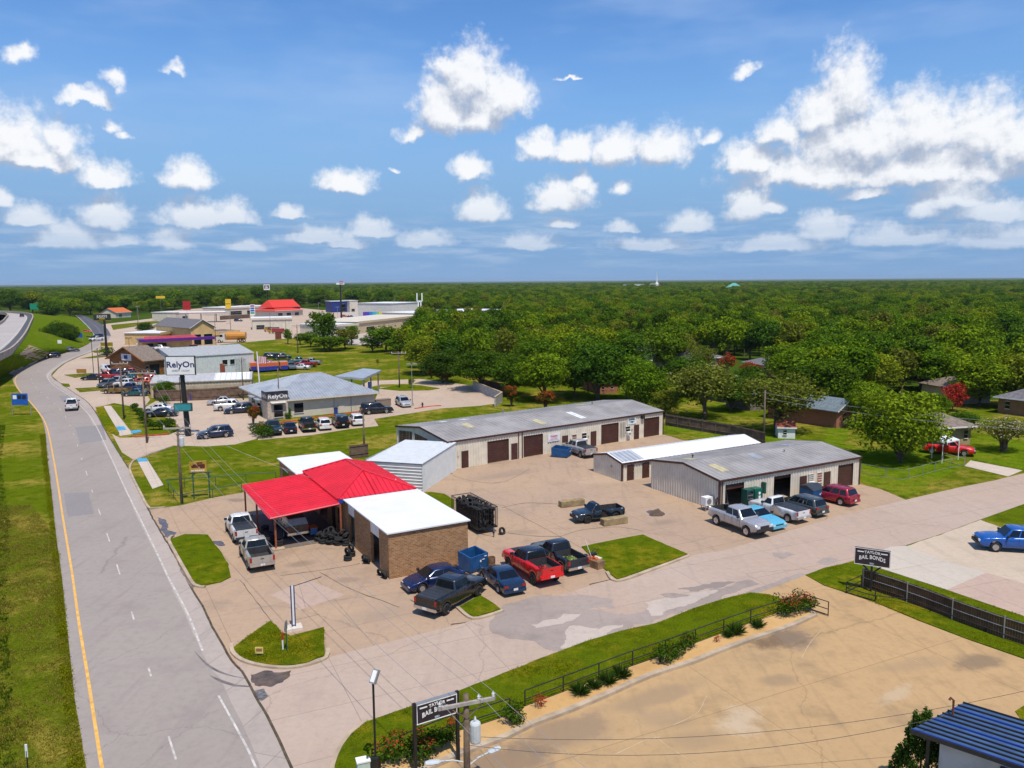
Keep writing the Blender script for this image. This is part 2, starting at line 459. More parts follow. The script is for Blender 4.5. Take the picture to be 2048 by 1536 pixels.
def slab_mat(name, col, stain=(0.5, 0.46, 0.42), warm=None, joints=None, rot=0.0, stain_amt=0.55, rough=0.8, streak=True, cracks=0.0, stain_th=0.5, spots=()):
 m, nt, b = _nodes(name)
 p = _pos(nt)
 big = _noise(nt, p, 0.055, 5, 0.6)
 mid = _noise(nt, p, 0.33, 6, 0.62)
 fin = _noise(nt, p, 9.0, 4, 0.7)
 c = _mixc(nt, _ramp(nt, big.outputs['Fac'], 0.34, 0.66), col, warm or tuple(x * 1.1 for x in col))
 dk = tuple(x * s for x, s in zip(col, stain))
 c = _mixc(nt, _math(nt, 'MULTIPLY', _ramp(nt, mid.outputs['Fac'], stain_th, stain_th + 0.24), stain_amt), c, dk)
 if streak:
  st = _noise(nt, _map(nt, p, (1.6, 0.12, 1), (0, 0, rot)), 1.0, 5, 0.6)
  c = _mixc(nt, _math(nt, 'MULTIPLY', _ramp(nt, st.outputs['Fac'], 0.52, 0.74), 0.38), c, dk)
  c = _mixc(nt, _math(nt, 'MULTIPLY', _ramp(nt, st.outputs['Fac'], 0.44, 0.26), 0.25), c, tuple(min(1, x * 1.25) for x in col))
 grn = _noise(nt, p, 2.2, 6, 0.78)
 c = _mixc(nt, _math(nt, 'MULTIPLY', _ramp(nt, grn.outputs['Fac'], 0.46, 0.70), 0.34), c, tuple(x * 0.66 for x in col))
 c = _mixc(nt, _math(nt, 'MULTIPLY', _ramp(nt, grn.outputs['Fac'], 0.46, 0.30), 0.22), c, tuple(min(1, x * 1.28) for x in col))
 for (sx, sy, rx, ry, ang, amt, sc_) in spots:          # old stains with soft edges, each at its own place
  q = G(sx, sy); v0 = nt.nodes.new('ShaderNodeMapping'); v0.vector_type = 'TEXTURE'
  v0.inputs['Location'].default_value = (q.x, q.y, 0); v0.inputs['Rotation'].default_value = (0, 0, RAD(ang)); v0.inputs['Scale'].default_value = (rx, ry, 99); nt.links.new(p, v0.inputs['Vector'])
  ln = nt.nodes.new('ShaderNodeVectorMath'); ln.operation = 'LENGTH'; nt.links.new(v0.outputs[0], ln.inputs[0])
  dd = _math(nt, 'ADD', ln.outputs[1 if len(ln.outputs) > 1 else 0], _math(nt, 'MULTIPLY', _math(nt, 'SUBTRACT', mid.outputs['Fac'], 0.5), 2.4))
  dd = _math(nt, 'ADD', dd, _math(nt, 'MULTIPLY', _math(nt, 'SUBTRACT', grn.outputs['Fac'], 0.5), 1.2))
  c = _mixc(nt, _math(nt, 'MULTIPLY', _ramp(nt, dd, 1.1, 0.35), amt), c, sc_)
 if cracks:
  v = nt.nodes.new('ShaderNodeTexVoronoi'); v.feature = 'DISTANCE_TO_EDGE'; v.inputs['Scale'].default_value = cracks
  wv = nt.nodes.new('ShaderNodeVectorMath'); wv.operation = 'MULTIPLY_ADD'; nt.links.new(mid.outputs['Color'], wv.inputs[0]); wv.inputs[1].default_value = (2.2, 2.2, 0); nt.links.new(p, wv.inputs[2])
  nt.links.new(wv.outputs[0], v.inputs['Vector'])
  c = _mixc(nt, _math(nt, 'MULTIPLY', _ramp(nt, v.outputs[0], 0.003, 0.0008), 0.28), c, tuple(x * 0.3 for x in col))
 if joints:
  br = nt.nodes.new('ShaderNodeTexBrick'); br.offset = 0.0
  br.inputs['Scale'].default_value = 1.0; br.inputs['Mortar Size'].default_value = 0.022
  br.inputs['Brick Width'].default_value = joints[0]; br.inputs['Row Height'].default_value = joints[1]
  br.inputs['Color1'].default_value = (0, 0, 0, 1); br.inputs['Color2'].default_value = (0.10, 0.10, 0.10, 1); br.inputs['Mortar'].default_value = (1, 1, 1, 1)
  nt.links.new(_map(nt, p, (1, 1, 1), (0, 0, rot)), br.inputs['Vector'])
  c = _mixc(nt, _math(nt, 'MULTIPLY', br.outputs['Color'], 0.6), c, tuple(x * 0.42 for x in col))
 nt.links.new(c, b.inputs['Base Color'])
 b.inputs['Roughness'].default_value = rough; b.inputs['Specular IOR Level'].default_value = 0.25
 _bump(nt, b, fin.outputs['Fac'], 0.25, 0.02)
 return m
AX = RAD(29)                                       # the yard's building line, from +X
M_GRASS = grass_mat('lawn_grass', (0.105, 0.145, 0.005), (0.32, 0.245, 0.045), 0.52)
M_GRASS2 = grass_mat('trimmed_grass', (0.105, 0.148, 0.004), (0.27, 0.21, 0.014), 0.46, sc=1.6)
M_VERGE = grass_mat('verge_grass', (0.11, 0.135, 0.007), (0.26, 0.20, 0.06), 0.5, sc=1.3)
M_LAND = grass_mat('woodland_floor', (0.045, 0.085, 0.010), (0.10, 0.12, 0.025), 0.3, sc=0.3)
M_ROAD = slab_mat('worn_asphalt', (0.285, 0.248, 0.220), (0.76, 0.70, 0.74), None, None, RAD(-31), 0.35, cracks=0.10)
M_DARKROAD = slab_mat('fresh_asphalt', (0.085, 0.085, 0.095), (0.8, 0.8, 0.8), None, None, 0.3, 0.3)
M_HWAY = slab_mat('highway_concrete', (0.38, 0.35, 0.325), (0.8, 0.8, 0.8), None, (5, 3.7), RAD(-62), 0.25)
M_YARD = slab_mat('yard_concrete', (0.375, 0.270, 0.190), (0.66, 0.68, 0.72), (0.425, 0.300, 0.195), (7.5, 6.0), -AX, 0.5, cracks=0.07, spots=[(600,1128,1.6,.8,30,.6,(.20,.15,.11)),(700,1160,1.2,.7,0,.5,(.22,.16,.12)),(480,1000,1.2,.8,0,.6,(.17,.13,.10)),(560,1110,2.4,1.0,60,.4,(.24,.175,.13)),(1050,1065,1.8,.9,0,.45,(.24,.18,.13)),(1330,1045,2.0,1.0,30,.5,(.22,.165,.12)),(1540,1070,2.2,.8,28,.45,(.23,.17,.125)),(880,1205,1.6,1.0,50,.5,(.20,.15,.11)),(1090,1160,2.0,1.2,120,.4,(.24,.18,.13)),(1010,950,5.0,1.6,35,.45,(.25,.19,.145)),(1200,960,4.0,2.0,10,.35,(.52,.39,.27)),(760,1230,3.0,1.6,30,.35,(.27,.21,.165))])
M_STREET = slab_mat('street_concrete', (0.430, 0.338, 0.270), (0.76, 0.74, 0.76), (0.415, 0.310, 0.24), (9, 4.4), -RAD(25), 0.45, cracks=0.06)
M_TANLOT = slab_mat('tan_lot_concrete', (0.420, 0.285, 0.145), (0.56, 0.57, 0.62), (0.46, 0.300, 0.145), (14, 10), -RAD(26), 0.6, stain_th=0.5, cracks=0.05, spots=[(1560,1280,2.6,1.3,30,.9,(.15,.10,.06)),(1590,1275,2.2,1.6,60,.7,(.22,.16,.11)),(1960,1325,2.2,.9,20,.8,(.20,.145,.09)),(1130,1470,3.4,1.6,25,.75,(.24,.17,.11)),(1010,1530,3.2,1.6,25,.8,(.21,.15,.10)),(1300,1395,3.6,.9,28,.6,(.27,.19,.12)),(1390,1480,1.8,1.0,10,.5,(.28,.20,.12)),(1560,1360,1.3,.7,10,.6,(.25,.18,.11)),(1340,1440,2.0,1.1,0,.5,(.29,.21,.13)),(1480,1440,1.6,1.4,60,.5,(.52,.44,.33)),(1790,1390,2.0,.6,40,.4,(.50,.42,.31)),(1830,1330,3.0,.8,15,.4,(.29,.21,.13))])
M_WALK = slab_mat('walk_concrete', (0.50, 0.42, 0.345), (0.8, 0.8, 0.8), None, (1.5, 1.5), -AX, 0.25, streak=False)
M_PALE = slab_mat('new_concrete', (0.46, 0.405, 0.335), (0.86, 0.86, 0.86), None, (4.5, 4.5), -RAD(20), 0.2)
M_PINK = slab_mat('pink_concrete', (0.42, 0.31, 0.245), (0.8, 0.8, 0.8), None, (4.5, 4.5), -RAD(20), 0.3)
M_GRAVEL = slab_mat('gravel_lot', (0.47, 0.385, 0.29), (0.68, 0.68, 0.68), None, None, 0.6, 0.5)
M_LOT = slab_mat('car_lot_concrete', (0.44, 0.34, 0.255), (0.7, 0.7, 0.7), None, (6, 6), -RAD(25), 0.45)
M_BED = slab_mat('bed_gravel', (0.50, 0.30, 0.110), (0.6, 0.6, 0.6), (0.56, 0.36, 0.16), None, 0.2, 0.4, streak=False)
M_KERB = mat('kerb_concrete', (0.40, 0.315, 0.22), 0.85, var=0.22, scale=0.9)
M_REDKERB = mat('red_kerb_paint', (0.55, 0.055, 0.030), 0.7, var=0.25, scale=1.2)
M_WHITE_LINE = mat('white_road_paint', (0.47, 0.44, 0.40), 0.7, var=0.3, scale=2.2)
M_YELLOW_LINE = mat('yellow_road_paint', (0.68, 0.38, 0.085), 0.7, var=0.2, scale=2.2)
M_PATCH = slab_mat('broken_asphalt_patch', (0.285, 0.236, 0.204), (0.76, 0.76, 0.78), (0.34, 0.28, 0.24), None, 0.5, 0.7, cracks=0.9)
M_PALEPATCH = slab_mat('pale_patch', (0.43, 0.365, 0.31), (0.8, 0.8, 0.8), None, None, 0.5, 0.4)
M_WET = mat('wet_ground', (0.105, 0.070, 0.042), 0.10, var=0.4, scale=1.4, spec=0.6)
M_DIRT = mat('dirt_joint', (0.075, 0.058, 0.035), 0.95, var=0.4, scale=2)
M_OIL = mat('oil_stain', (0.20, 0.145, 0.10), 0.55, var=0.3, scale=2)
M_TYREMARK = mat('tyre_mark', (0.15, 0.135, 0.13), 0.85, var=0.3, scale=1)

def structure(name, mb, m, parent=None):
 o = mb.build(name, m, parent)
 if parent is None: o['kind'] = 'structure'
 return o
def sheet(name, px, m, z, th=0.3, parent=None, jagged=0.0, seed=1, step=0.7):
 poly = [G(x, y) for x, y in px]
 if jagged: poly = jag(poly, jagged, step, seed)
 return structure(name, MB().prism(poly, z - th, z), m, parent)

# the land: one sheet to the horizon
mb = MB(); mb.add([(-16000, -400, 0), (16000, -400, 0), (16000, 30000, 0), (-16000, 30000, 0)], [(0, 1, 2, 3)])
structure('ground', mb, M_GRASS)
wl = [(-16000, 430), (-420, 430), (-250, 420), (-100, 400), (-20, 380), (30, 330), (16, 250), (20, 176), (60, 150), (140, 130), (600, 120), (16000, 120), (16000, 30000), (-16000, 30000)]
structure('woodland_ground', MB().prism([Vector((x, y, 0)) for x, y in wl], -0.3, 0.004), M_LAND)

# ------------------------------------------------------------------ frontage road
ROAD_L = smooth_line(gp([(186,1575),(172,1536),(162,1467),(150,1402),(140,1307),(132,1234),(124,1155),(112,1067),(102,972),(95,917),(91,868),(82,835),(60,806),(36,780),(26,762),(28,750),(43,737),(70,727),(95,715),(135,704),(160,696),(180,686),(187,678),(176,668)]), 1.5)
ROAD_R = smooth_line(gp([(600,1575),(582,1536),(560,1484),(535,1434),(510,1392),(485,1344),(462,1322),(447,1294),(425,1254),(405,1212),(385,1180),(350,1112),(322,1065),(297,1020),(277,975),(260,942),(240,910),(211,862),(190,823),(172,802),(147,785),(120,766),(107,757),(104,748),(115,737),(132,725),(160,712),(187,702),(208,688),(222,672)]), 1.5)
def resample(line, n):
 d = [0.0]
 for i in range(1, len(line)): d.append(d[-1] + (line[i] - line[i - 1]).length)
 out = []; k = 0
 for i in range(n):
  t = d[-1] * i / (n - 1)
  while k < len(line) - 2 and d[k + 1] < t: k += 1
  u = (t - d[k]) / max(1e-9, d[k + 1] - d[k]); out.append(line[k].lerp(line[k + 1], max(0, min(1, u))))
 return out
def at_len(line, s0, s1, step=0.8):
 """piece of a line between two lengths"""
 out = []; acc = 0.0
 for i in range(1, len(line)):
  L_ = (line[i] - line[i - 1]).length
  k = max(1, int(L_ / step))
  for j in range(k):
   s = acc + L_ * j / k
   if s0 <= s <= s1: out.append(line[i - 1].lerp(line[i], j / k))
  acc += L_
 return out
rl, rr = resample(ROAD_L, 240), resample(ROAD_R, 240)
mb = MB(); strip(mb, rl, rr, 0.024)
road = structure('frontage_road', mb, M_ROAD)
def painted(name, line, width, m, z, parent, dash=None):
 if dash is None:
  mb = MB(); strip(mb, offset_line(line, width / 2), offset_line(line, -width / 2), z)
  return mb.build(name, m, parent)
 total = sum((line[i] - line[i - 1]).length for i in range(1, len(line))); s = 1.5
 while s < total - dash[0]:
  seg = at_len(line, s, s + dash[0])
  if len(seg) > 1:
   mb = MB(); strip(mb, offset_line(seg, width / 2), offset_line(seg, -width / 2), z); mb.build(name, m, parent)
  s += dash[1]
YEL = smooth_line(gp([(214,1575),(204,1536),(186,1422),(172,1332),(157,1240),(145,1152),(136,1097),(125,1030),(117,977),(107,917),(97,866),(86,837),(63,807),(40,783),(30,763),(34,751)]), 1.2)
WHI = smooth_line(gp([(335,1152),(307,1092),(280,1037),(250,977),(222,915),(192,852),(170,821),(140,793),(108,771),(96,757),(99,746),(120,731)]), 1.2)
WHI2 = smooth_line(gp([(405,1302),(375,1227),(336,1154)]), 1.2)
WHI3 = smooth_line(gp([(520,1560),(497,1502),(437,1392)]), 1.2)
CEN = smooth_line(gp([(372,1575),(352,1520),(324,1430),(311,1383),(268,1240),(243,1160),(222,1092),(203,1036),(185,985),(172,943),(160,908),(148,870),(130,832),(108,806),(80,783),(64,764),(66,750),(88,735)]), 1.2)
painted('yellow_line', YEL, 0.16, M_YELLOW_LINE, 0.030, road)
painted('edge_line', WHI, 0.13, M_WHITE_LINE, 0.030, road)
painted('edge_line', WHI2, 0.13, M_WHITE_LINE, 0.030, road)
painted('edge_line', WHI3, 0.11, M_WHITE_LINE, 0.030, road)
painted('lane_dash', CEN, 0.10, M_WHITE_LINE, 0.030, road, (3.2, 9.4))
for pts, w in (([(388,1302),(412,1328),(440,1345),(470,1354),(492,1358)], 0.22), ([(420,1352),(445,1364),(470,1372),(500,1374)], 0.26)):
 ln = smooth_line(gp(pts), 0.5); k = len(ln)
 mb = MB(); strip(mb, [p + Vector((0, w / 2 * math.sin(math.pi * (i + .3) / k), 0)) for i, p in enumerate(ln)], [p - Vector((0, w / 2 * math.sin(math.pi * (i + .3) / k), 0)) for i, p in enumerate(ln)], 0.030)
 mb.build('skid_mark', M_TYREMARK, road)
for px in ([(128,987),(178,985),(187,1028),(135,1034)], [(150,855),(205,850),(213,880),(160,888)], [(118,792),(138,793),(146,806),(126,805)]):
 mb = MB(); mb.prism(jag(gp(px), 0.1, 0.8, 3), 0.0, 0.028); mb.build('road_patch', slab_mat('road_patch_' + str(px[0][0]), (0.232, 0.212, 0.205), (0.85, 0.85, 0.85), None, None, 0.3, 0.4), road)
# gutter and dirt line along the right edge
g0 = at_len(ROAD_R, 0, 330)
mb = MB(); strip(mb, offset_line(g0, 1.25), offset_line(g0, 0.0), 0.027); structure('gutter', mb, M_PALE if False else slab_mat('gutter_concrete', (0.36, 0.31, 0.27), (0.75, 0.75, 0.75), None, (3, 30), 0.3, 0.3))
mb = MB(); gj = [p + Vector((mnoise.noise(p * 0.8) * 0.09, 0, 0)) for p in g0]
strip(mb, offset_line(gj, 0.07), offset_line(gj, -0.07), 0.036); structure('gutter_joint', mb, M_DIRT)

# far road, highway and its bank
fl = smooth_line(gp([(187,672),(178,658),(166,645),(158,637),(150,630)]), 3); fr = smooth_line(gp([(222,672),(214,657),(196,644),(180,636),(162,629)]), 3)
mb = MB(); strip(mb, resample(fl, 40), resample(fr, 40), 0.02); farroad = structure('far_road', mb, M_DARKROAD)
painted('lane_dash', smooth_line(gp([(203,668),(195,656),(181,644),(166,634)]), 2), 0.3, M_WHITE_LINE, 0.026, farroad, (4, 11))
painted('edge_line', [a.lerp(b, 0.06) for a, b in zip(resample(fl, 40), resample(fr, 40))], 0.3, M_WHITE_LINE, 0.026, farroad)
HZ = 6.0
hu = smooth_line([G(x, y, HZ) for x, y in [(-170,782),(-80,748),(0,715),(30,697),(52,669),(62,647),(66,637),(62,631),(45,627.5),(0,624.5),(-80,621)]], 3)
hi_ = smooth_line([G(x, y, HZ) for x, y in [(-170,722),(-80,690),(0,649),(12,638),(16,632),(11,628),(0,626.4),(-20,625.2),(-80,623.5)]], 3)
U, I_ = resample(hu, 90), resample(hi_, 90)
mb = MB(); strip(mb, I_, U, HZ); highway = structure('highway', mb, M_HWAY)
painted('shoulder', [a.lerp(b, 0.10) for a, b in zip(U, I_)], 2.6, M_DARKROAD, HZ + 0.01, highway)
painted('edge_line', [a.lerp(b, 0.24) for a, b in zip(U, I_)], 0.35, M_WHITE_LINE, HZ + 0.015, highway)
M_BARRIER = mat('barrier_concrete', (0.36, 0.30, 0.235), 0.85, var=0.2, scale=0.4)
def barrier(line, name, label):
 mb = MB(); a = offset_line(line, 0.22); b = offset_line(line, -0.22)
 strip(mb, [p + Vector((0, 0, 1.0)) for p in a], [p + Vector((0, 0, 1.0)) for p in b])
 strip(mb, [p + Vector((0, 0, 1.0)) for p in b], [p - Vector((0, 0, 0.6)) for p in b]); strip(mb, [p - Vector((0, 0, 0.6)) for p in a], [p + Vector((0, 0, 1.0)) for p in a])
 tag(mb.build(name, M_BARRIER), label, 'barrier')
barrier(U, 'highway_barrier', 'long tan concrete barrier along the outer edge of the raised highway')
barrier(I_, 'median_barrier', 'dark concrete barrier on the median side of the raised highway')
low = smooth_line(gp([(-190,835),(-60,790),(8,752),(42,738),(95,715.5),(160,696.5),(187,680),(186,664),(168,646),(150,634),(120,630),(60,627),(-80,623)]), 3)
Lw = resample(low, 90)
mb = MB()
rows = [[u.lerp(w, t) + Vector((0, 0, -0.05)) for u, w in zip(U, Lw)] for t in (0, .1, .3, .5, .7, .9, 1.0)]
for a, b in zip(rows[:-1], rows[1:]): strip(mb, a, b)
bank = structure('bank', mb, grass_mat('bank_grass', (0.105, 0.165, 0.006), (0.19, 0.18, 0.02), 0.38, sc=0.9))
from mathutils.geometry import intersect_ray_tri
def BANK(px, py, lift=0.05):
 d = FWD + RGT * ((px - 1024) / FOC) - UPV * ((py - 768) / FOC); best = None
 for a, b in zip(rows[:-1], rows[1:]):
  for i in range(len(a) - 1):
   for tri in ((a[i], a[i + 1], b[i + 1]), (a[i], b[i + 1], b[i])):
    h = intersect_ray_tri(*tri, d, CPOS, True)
    if h is not None and (best is None or h.length < best.length): best = h
 return (best if best is not None else G(px, py)) + Vector((0, 0, lift))
def bank_sheet(name, c, m, n=6):
 mb = MB(); V = []
 for i in range(n + 1):
  for j in range(n + 1):
   u, v = i / n, j / n
   x = (c[0][0] * (1 - u) + c[1][0] * u) * (1 - v) + (c[3][0] * (1 - u) + c[2][0] * u) * v
   y = (c[0][1] * (1 - u) + c[1][1] * u) * (1 - v) + (c[3][1] * (1 - u) + c[2][1] * u) * v
   V.append(BANK(x, y))
 mb.add(V, [(i * (n + 1) + j, (i + 1) * (n + 1) + j, (i + 1) * (n + 1) + j + 1, i * (n + 1) + j + 1) for i in range(n) for j in range(n)])
 return structure(name, mb, m)
M_SLOPE = slab_mat('slope_paving', (0.30, 0.215, 0.155), (0.75, 0.75, 0.75), None, (60, 1.5), RAD(-40), 0.4)
bank_sheet('slope_paving', [(2,744),(58,690),(103,706),(30,751)], M_SLOPE)

# ------------------------------------------------------------------ the yard, the side street and the lots
yard = sheet('yard_pavement', [(297,1020),(332,1015),(362,1011),(425,996),(482,986),(560,968),(700,960),(838,984),(866,948),(893,946),(896,941),(1325,869),(1345,874),(1366,881),(1420,884),(1500,900),(1717,968),(1762,979),(1812,1000),(1675,1034),(1550,1072),(1450,1102),(1377,1113),(1228,1160),(1175,1176),(1025,1221),(917,1252),(800,1281),(650,1320),(470,1335),(462,1322),(447,1294),(425,1254),(405,1212),(385,1180),(350,1112),(322,1065)], M_YARD, 0.020)
street = sheet('side_street', [(470,1318),(485,1344),(510,1392),(535,1434),(560,1484),(582,1536),(600,1575),(668,1575),(665,1536),(682,1494),(700,1470),(727,1448),(800,1423),(900,1392),(975,1362),(1050,1332),(1100,1312),(1175,1284),(1250,1262),(1312,1249),(1387,1219),(1450,1199),(1500,1187),(1545,1173),(1611,1151),(1650,1136),(1675,1131),(1711,1120),(1783,1094),(1811,1091),(1880,1069),(1961,1039),(2048,1008),(2150,972),(2150,918),(2048,947),(1990,961),(1915,976),(1850,991),(1812,1000),(1675,1033),(1550,1071),(1450,1101),(1377,1112),(1228,1158),(1175,1174),(1025,1219),(917,1250),(800,1279),(650,1317)], M_STREET, 0.028)
tanlot = sheet('tan_parking_lot', [(845,1545),(937,1504),(1012,1477),(1062,1452),(1150,1419),(1225,1387),(1300,1354),(1392,1324),(1420,1312),(1500,1282),(1575,1257),(1630,1232),(1600,1216),(1572,1203),(1537,1191),(1500,1187),(1545,1172),(1611,1151),(1648,1172),(1688,1185),(1748,1205),(1836,1242),(1936,1280),(2048,1319),(2300,1420),(2300,1900),(700,1900),(760,1590)], M_TANLOT, 0.022)
STREET_EDGE = [(700,1590),(668,1575),(665,1536),(682,1494),(700,1470),(727,1448),(800,1423),(900,1392),(975,1362),(1050,1332),(1100,1312),(1175,1284),(1250,1262),(1312,1249),(1387,1219),(1450,1199),(1500,1187),(1537,1191),(1572,1203)]
RAIL_A = [(1555,1229),(1510,1246),(1425,1277),(1300,1324),(1200,1359),(1150,1379),(1050,1417)]
RAIL_B = [(1020,1434),(960,1454),(890,1474),(800,1512),(740,1545),(715,1560)]
KERB_PX = [(1630,1232),(1575,1257),(1500,1282),(1420,1312),(1392,1324),(1300,1354),(1225,1387),(1150,1419),(1062,1452),(1012,1477),(937,1504),(845,1545),(780,1585)]
sheet('front_lawn', STREET_EDGE + RAIL_A + RAIL_B, M_GRASS2, 0.10, 0.2, jagged=0.05, seed=4, step=0.5)
bed = sheet('planting_bed', RAIL_A[::-1] + [(1600,1216)] + KERB_PX + [(740,1590),(715,1560)] + RAIL_B[::-1], M_BED, 0.13, 0.2)
def kerb(name, line, w=0.30, h=0.15, m=None, parent=None):
 m = m or M_KERB
 mb = MB(); a, b = offset_line(line, w / 2), offset_line(line, -w / 2); up = Vector((0, 0, h)); dn = Vector((0, 0, -0.05))
 strip(mb, [p + up for p in b], [p + up for p in a]); strip(mb, [p + up for p in a], [p + dn for p in a]); strip(mb, [p + dn for p in b], [p + up for p in b])
 return structure(name, mb, m, parent)
kerb('kerb', smooth_line(gp(KERB_PX), 0.8), 0.34, 0.20)
kerb('kerb', smooth_line(gp(STREET_EDGE[:6]), 0.6), 0.20, 0.14)
kerb('kerb', smooth_line(gp([(1572,1203),(1600,1216),(1630,1232)]), 0.8), 0.3, 0.2)
sheet('fence_lawn', [(1611,1151),(1650,1136),(1675,1131),(1711,1124),(1760,1139),(1893,1181),(2048,1234),(2300,1330),(2300,1418),(2048,1318),(1936,1279),(1836,1241),(1748,1204),(1688,1184),(1648,1171)], M_GRASS2, 0.06, 0.2, jagged=0.05, seed=8, step=0.5)
sheet('gravel_lot', [(1811,1093),(1831,1100),(1898,1125),(1973,1146),(2048,1168),(2200,1215),(2200,1110),(2048,1069),(1998,1054),(1961,1040),(1880,1070)], M_GRAVEL, 0.016, jagged=0.1, seed=2)
sheet('pale_driveway', [(1711,1121),(1783,1094),(1811,1092),(1831,1100),(1898,1125),(1973,1146),(1893,1180)], M_PALE, 0.036)
sheet('pink_driveway', [(1893,1180),(1973,1146),(2048,1168),(2200,1215),(2200,1290),(2048,1233)], M_PINK, 0.034)
sheet('house_driveway', [(1929,932),(1941,921),(2045,941),(2016,953)], M_WALK, 0.02)
sheet('tan_lot_lawn', [(2030,1424),(2070,1398),(2200,1440),(2200,1560),(2100,1520)], M_GRASS2, 0.05)

# lawns and islands inside the yard
def island(px, seed, kerb_px=None, z=0.10, m=None, name='lawn_island'):
 sheet(name, px, m or M_GRASS2, z, 0.15, jagged=0.07, seed=seed, step=0.4)
 if kerb_px: kerb('kerb', smooth_line(gp(kerb_px), 0.4), 0.24, 0.15)
island([(465,1299),(500,1272),(540,1244),(552,1254),(562,1266),(580,1274),(615,1266),(647,1257),(650,1312),(612,1327),(575,1333),(525,1329),(487,1319)], 5, [(462,1290),(465,1306),(485,1323),(525,1334),(575,1338),(615,1332),(652,1318),(656,1300)])
island([(340,1080),(370,1070),(415,1071),(438,1100),(457,1130),(462,1155),(440,1166),(410,1172),(392,1170),(372,1142),(353,1108)], 6, [(345,1073),(338,1082),(352,1110),(371,1144),(389,1172),(410,1176)])
island([(917,1217),(960,1192),(1002,1220),(947,1236)], 7, [(915,1217),(945,1239),(985,1231),(1006,1223)])
island([(1163,1095),(1225,1082),(1285,1071),(1376,1110),(1235,1160),(1212,1143)], 9, [(1214,1146),(1234,1164),(1300,1143),(1378,1113)])
island([(832,987),(860,984),(888,988),(908,1000),(907,1024),(890,1022),(845,1000)], 12, None, 0.05)
island([(872,926),(884,930),(892,940),(904,948),(880,950),(868,944)], 13, None, 0.05)
sheet('sidewalk', [(273,918),(294,918),(327,970),(305,978)], M_WALK, 0.03)
M_BLUEPAINT = mat('blue_ramp_paint', (0.06, 0.30, 0.48), 0.7, var=0.2)
sheet('blue_ramp_mark', [(272,917),(294,917),(296,923),(276,924)], M_BLUEPAINT, 0.05, 0.02)
kerb('kerb', smooth_line(gp([(330,1016),(300,1018),(280,985),(262,948),(260,935),(268,922),(290,913),(345,893)]), 0.8), 0.22, 0.14)
# joints, cracks and stains
def crack_and_line(px, w=0.07, parent=None, m=None, z=0.026, amp=0.10):
 ln = smooth_line(gp(px), 0.4)
 ln = [p + mnoise.noise_vector(p * 0.7) * amp for p in ln]
 A = [p + Vector((0, w * (0.4 + abs(mnoise.noise(p * 1.9)) * 2.2), 0)) for p in ln]; B = [p - Vector((0, w * 0.6, 0)) for p in ln]
 mb = MB(); strip(mb, B, A, z); mb.build('crack_and_line', m or M_DIRT, parent)
for px in ([(1004,1016),(1030,1010),(1060,1006),(1126,1009)], [(1008,1014),(1047,1035),(1085,1055),(1120,1074),(1162,1096)], [(1120,1074),(1150,1064),(1190,1057),(1240,1055),(1288,1063)], [(905,952),(960,965),(1010,963),(1060,938)], [(560,1152),(650,1140),(720,1128)], [(640,1145),(705,1180),(800,1215)], [(1000,1064),(1060,1072),(1120,1074)], [(880,1010),(940,1005),(1010,1012)]):
 crack_and_line(px, 0.06, yard)
for px in ([(540,1190),(615,1160),(690,1190),(600,1220)], ):
 mb = MB(); mb.prism(jag(gp(px), 0.1, 0.8, 3), 0.0, 0.024); mb.build('pavement_patch', M_PINK, yard)
for px, w in (([(480,1160),(545,1245)], 0.05), ([(820,1200),(850,1215),(905,1222)], 0.10), ([(903,1250),(960,1240),(1020,1222),(1110,1195)], 0.08), ([(1180,1170),(1225,1159)], 0.1)):  # the first is just a thin dark line running to the corner island
 crack_and_line(px, w, yard)
def stain(px, m, parent, seed, z=0.032, amp=0.35, step=0.25):
 mb = MB(); mb.prism(jag(gp(px), amp, step, seed), 0.0, z); mb.build('stain', m, parent)
stain([(500,1352),(525,1342),(560,1346),(580,1344),(570,1362),(545,1376),(512,1372)], M_WET, street, 3)
stain([(506,1380),(530,1377),(534,1392),(520,1404),(509,1394)], mat('asphalt_lump', (0.13, 0.125, 0.13), 0.95, var=0.5, scale=6), street, 5, amp=0.2)
stain([(313,1036),(330,1040),(338,1062),(350,1066),(340,1080),(330,1074),(322,1056)], M_WET, yard, 8, amp=0.25)
stain([(335,1082),(345,1086),(362,1120),(388,1162),(392,1172),(384,1178),(366,1148),(348,1112)], mat('wet_gutter', (0.20, 0.145, 0.105), 0.35, var=0.3, scale=1.4), yard, 9, z=0.040, amp=0.10)
stain([(423,1082),(440,1082),(450,1092),(440,1094),(430,1092)], M_WET, yard, 10, amp=0.3)
stain([(1295,1022),(1318,1018),(1334,1028),(1322,1034),(1300,1032)], M_WET, yard, 11, amp=0.3)
# broken asphalt on the side street
stain([(990,1219),(1060,1196),(1115,1189),(1170,1192),(1225,1200),(1230,1215),(1180,1222),(1235,1232),(1290,1222),(1340,1206),(1400,1188),(1470,1168),(1500,1160),(1515,1168),(1460,1190),(1390,1215),(1300,1247),(1250,1260),(1175,1282),(1115,1304),(1090,1298),(1060,1282),(1010,1276),(975,1262)], M_PATCH, street, 21, z=0.034, amp=0.45, step=0.3)
stain([(1140,1252),(1195,1256),(1240,1250),(1215,1272),(1170,1288),(1125,1300),(1130,1278)], M_PALEPATCH, street, 22, z=0.037, amp=0.35)
stain([(1290,1206),(1330,1196),(1390,1186),(1440,1180),(1410,1198),(1340,1220),(1300,1232)], M_PALEPATCH, street, 23, z=0.037, amp=0.4)
stain([(1060,1250),(1110,1240),(1130,1228),(1160,1232),(1120,1250),(1070,1258)], M_PALEPATCH, street, 24, z=0.037, amp=0.35)
stain([(1320,1190),(1350,1184),(1375,1190),(1350,1198)], M_PATCH, street, 25, z=0.041, amp=0.3)
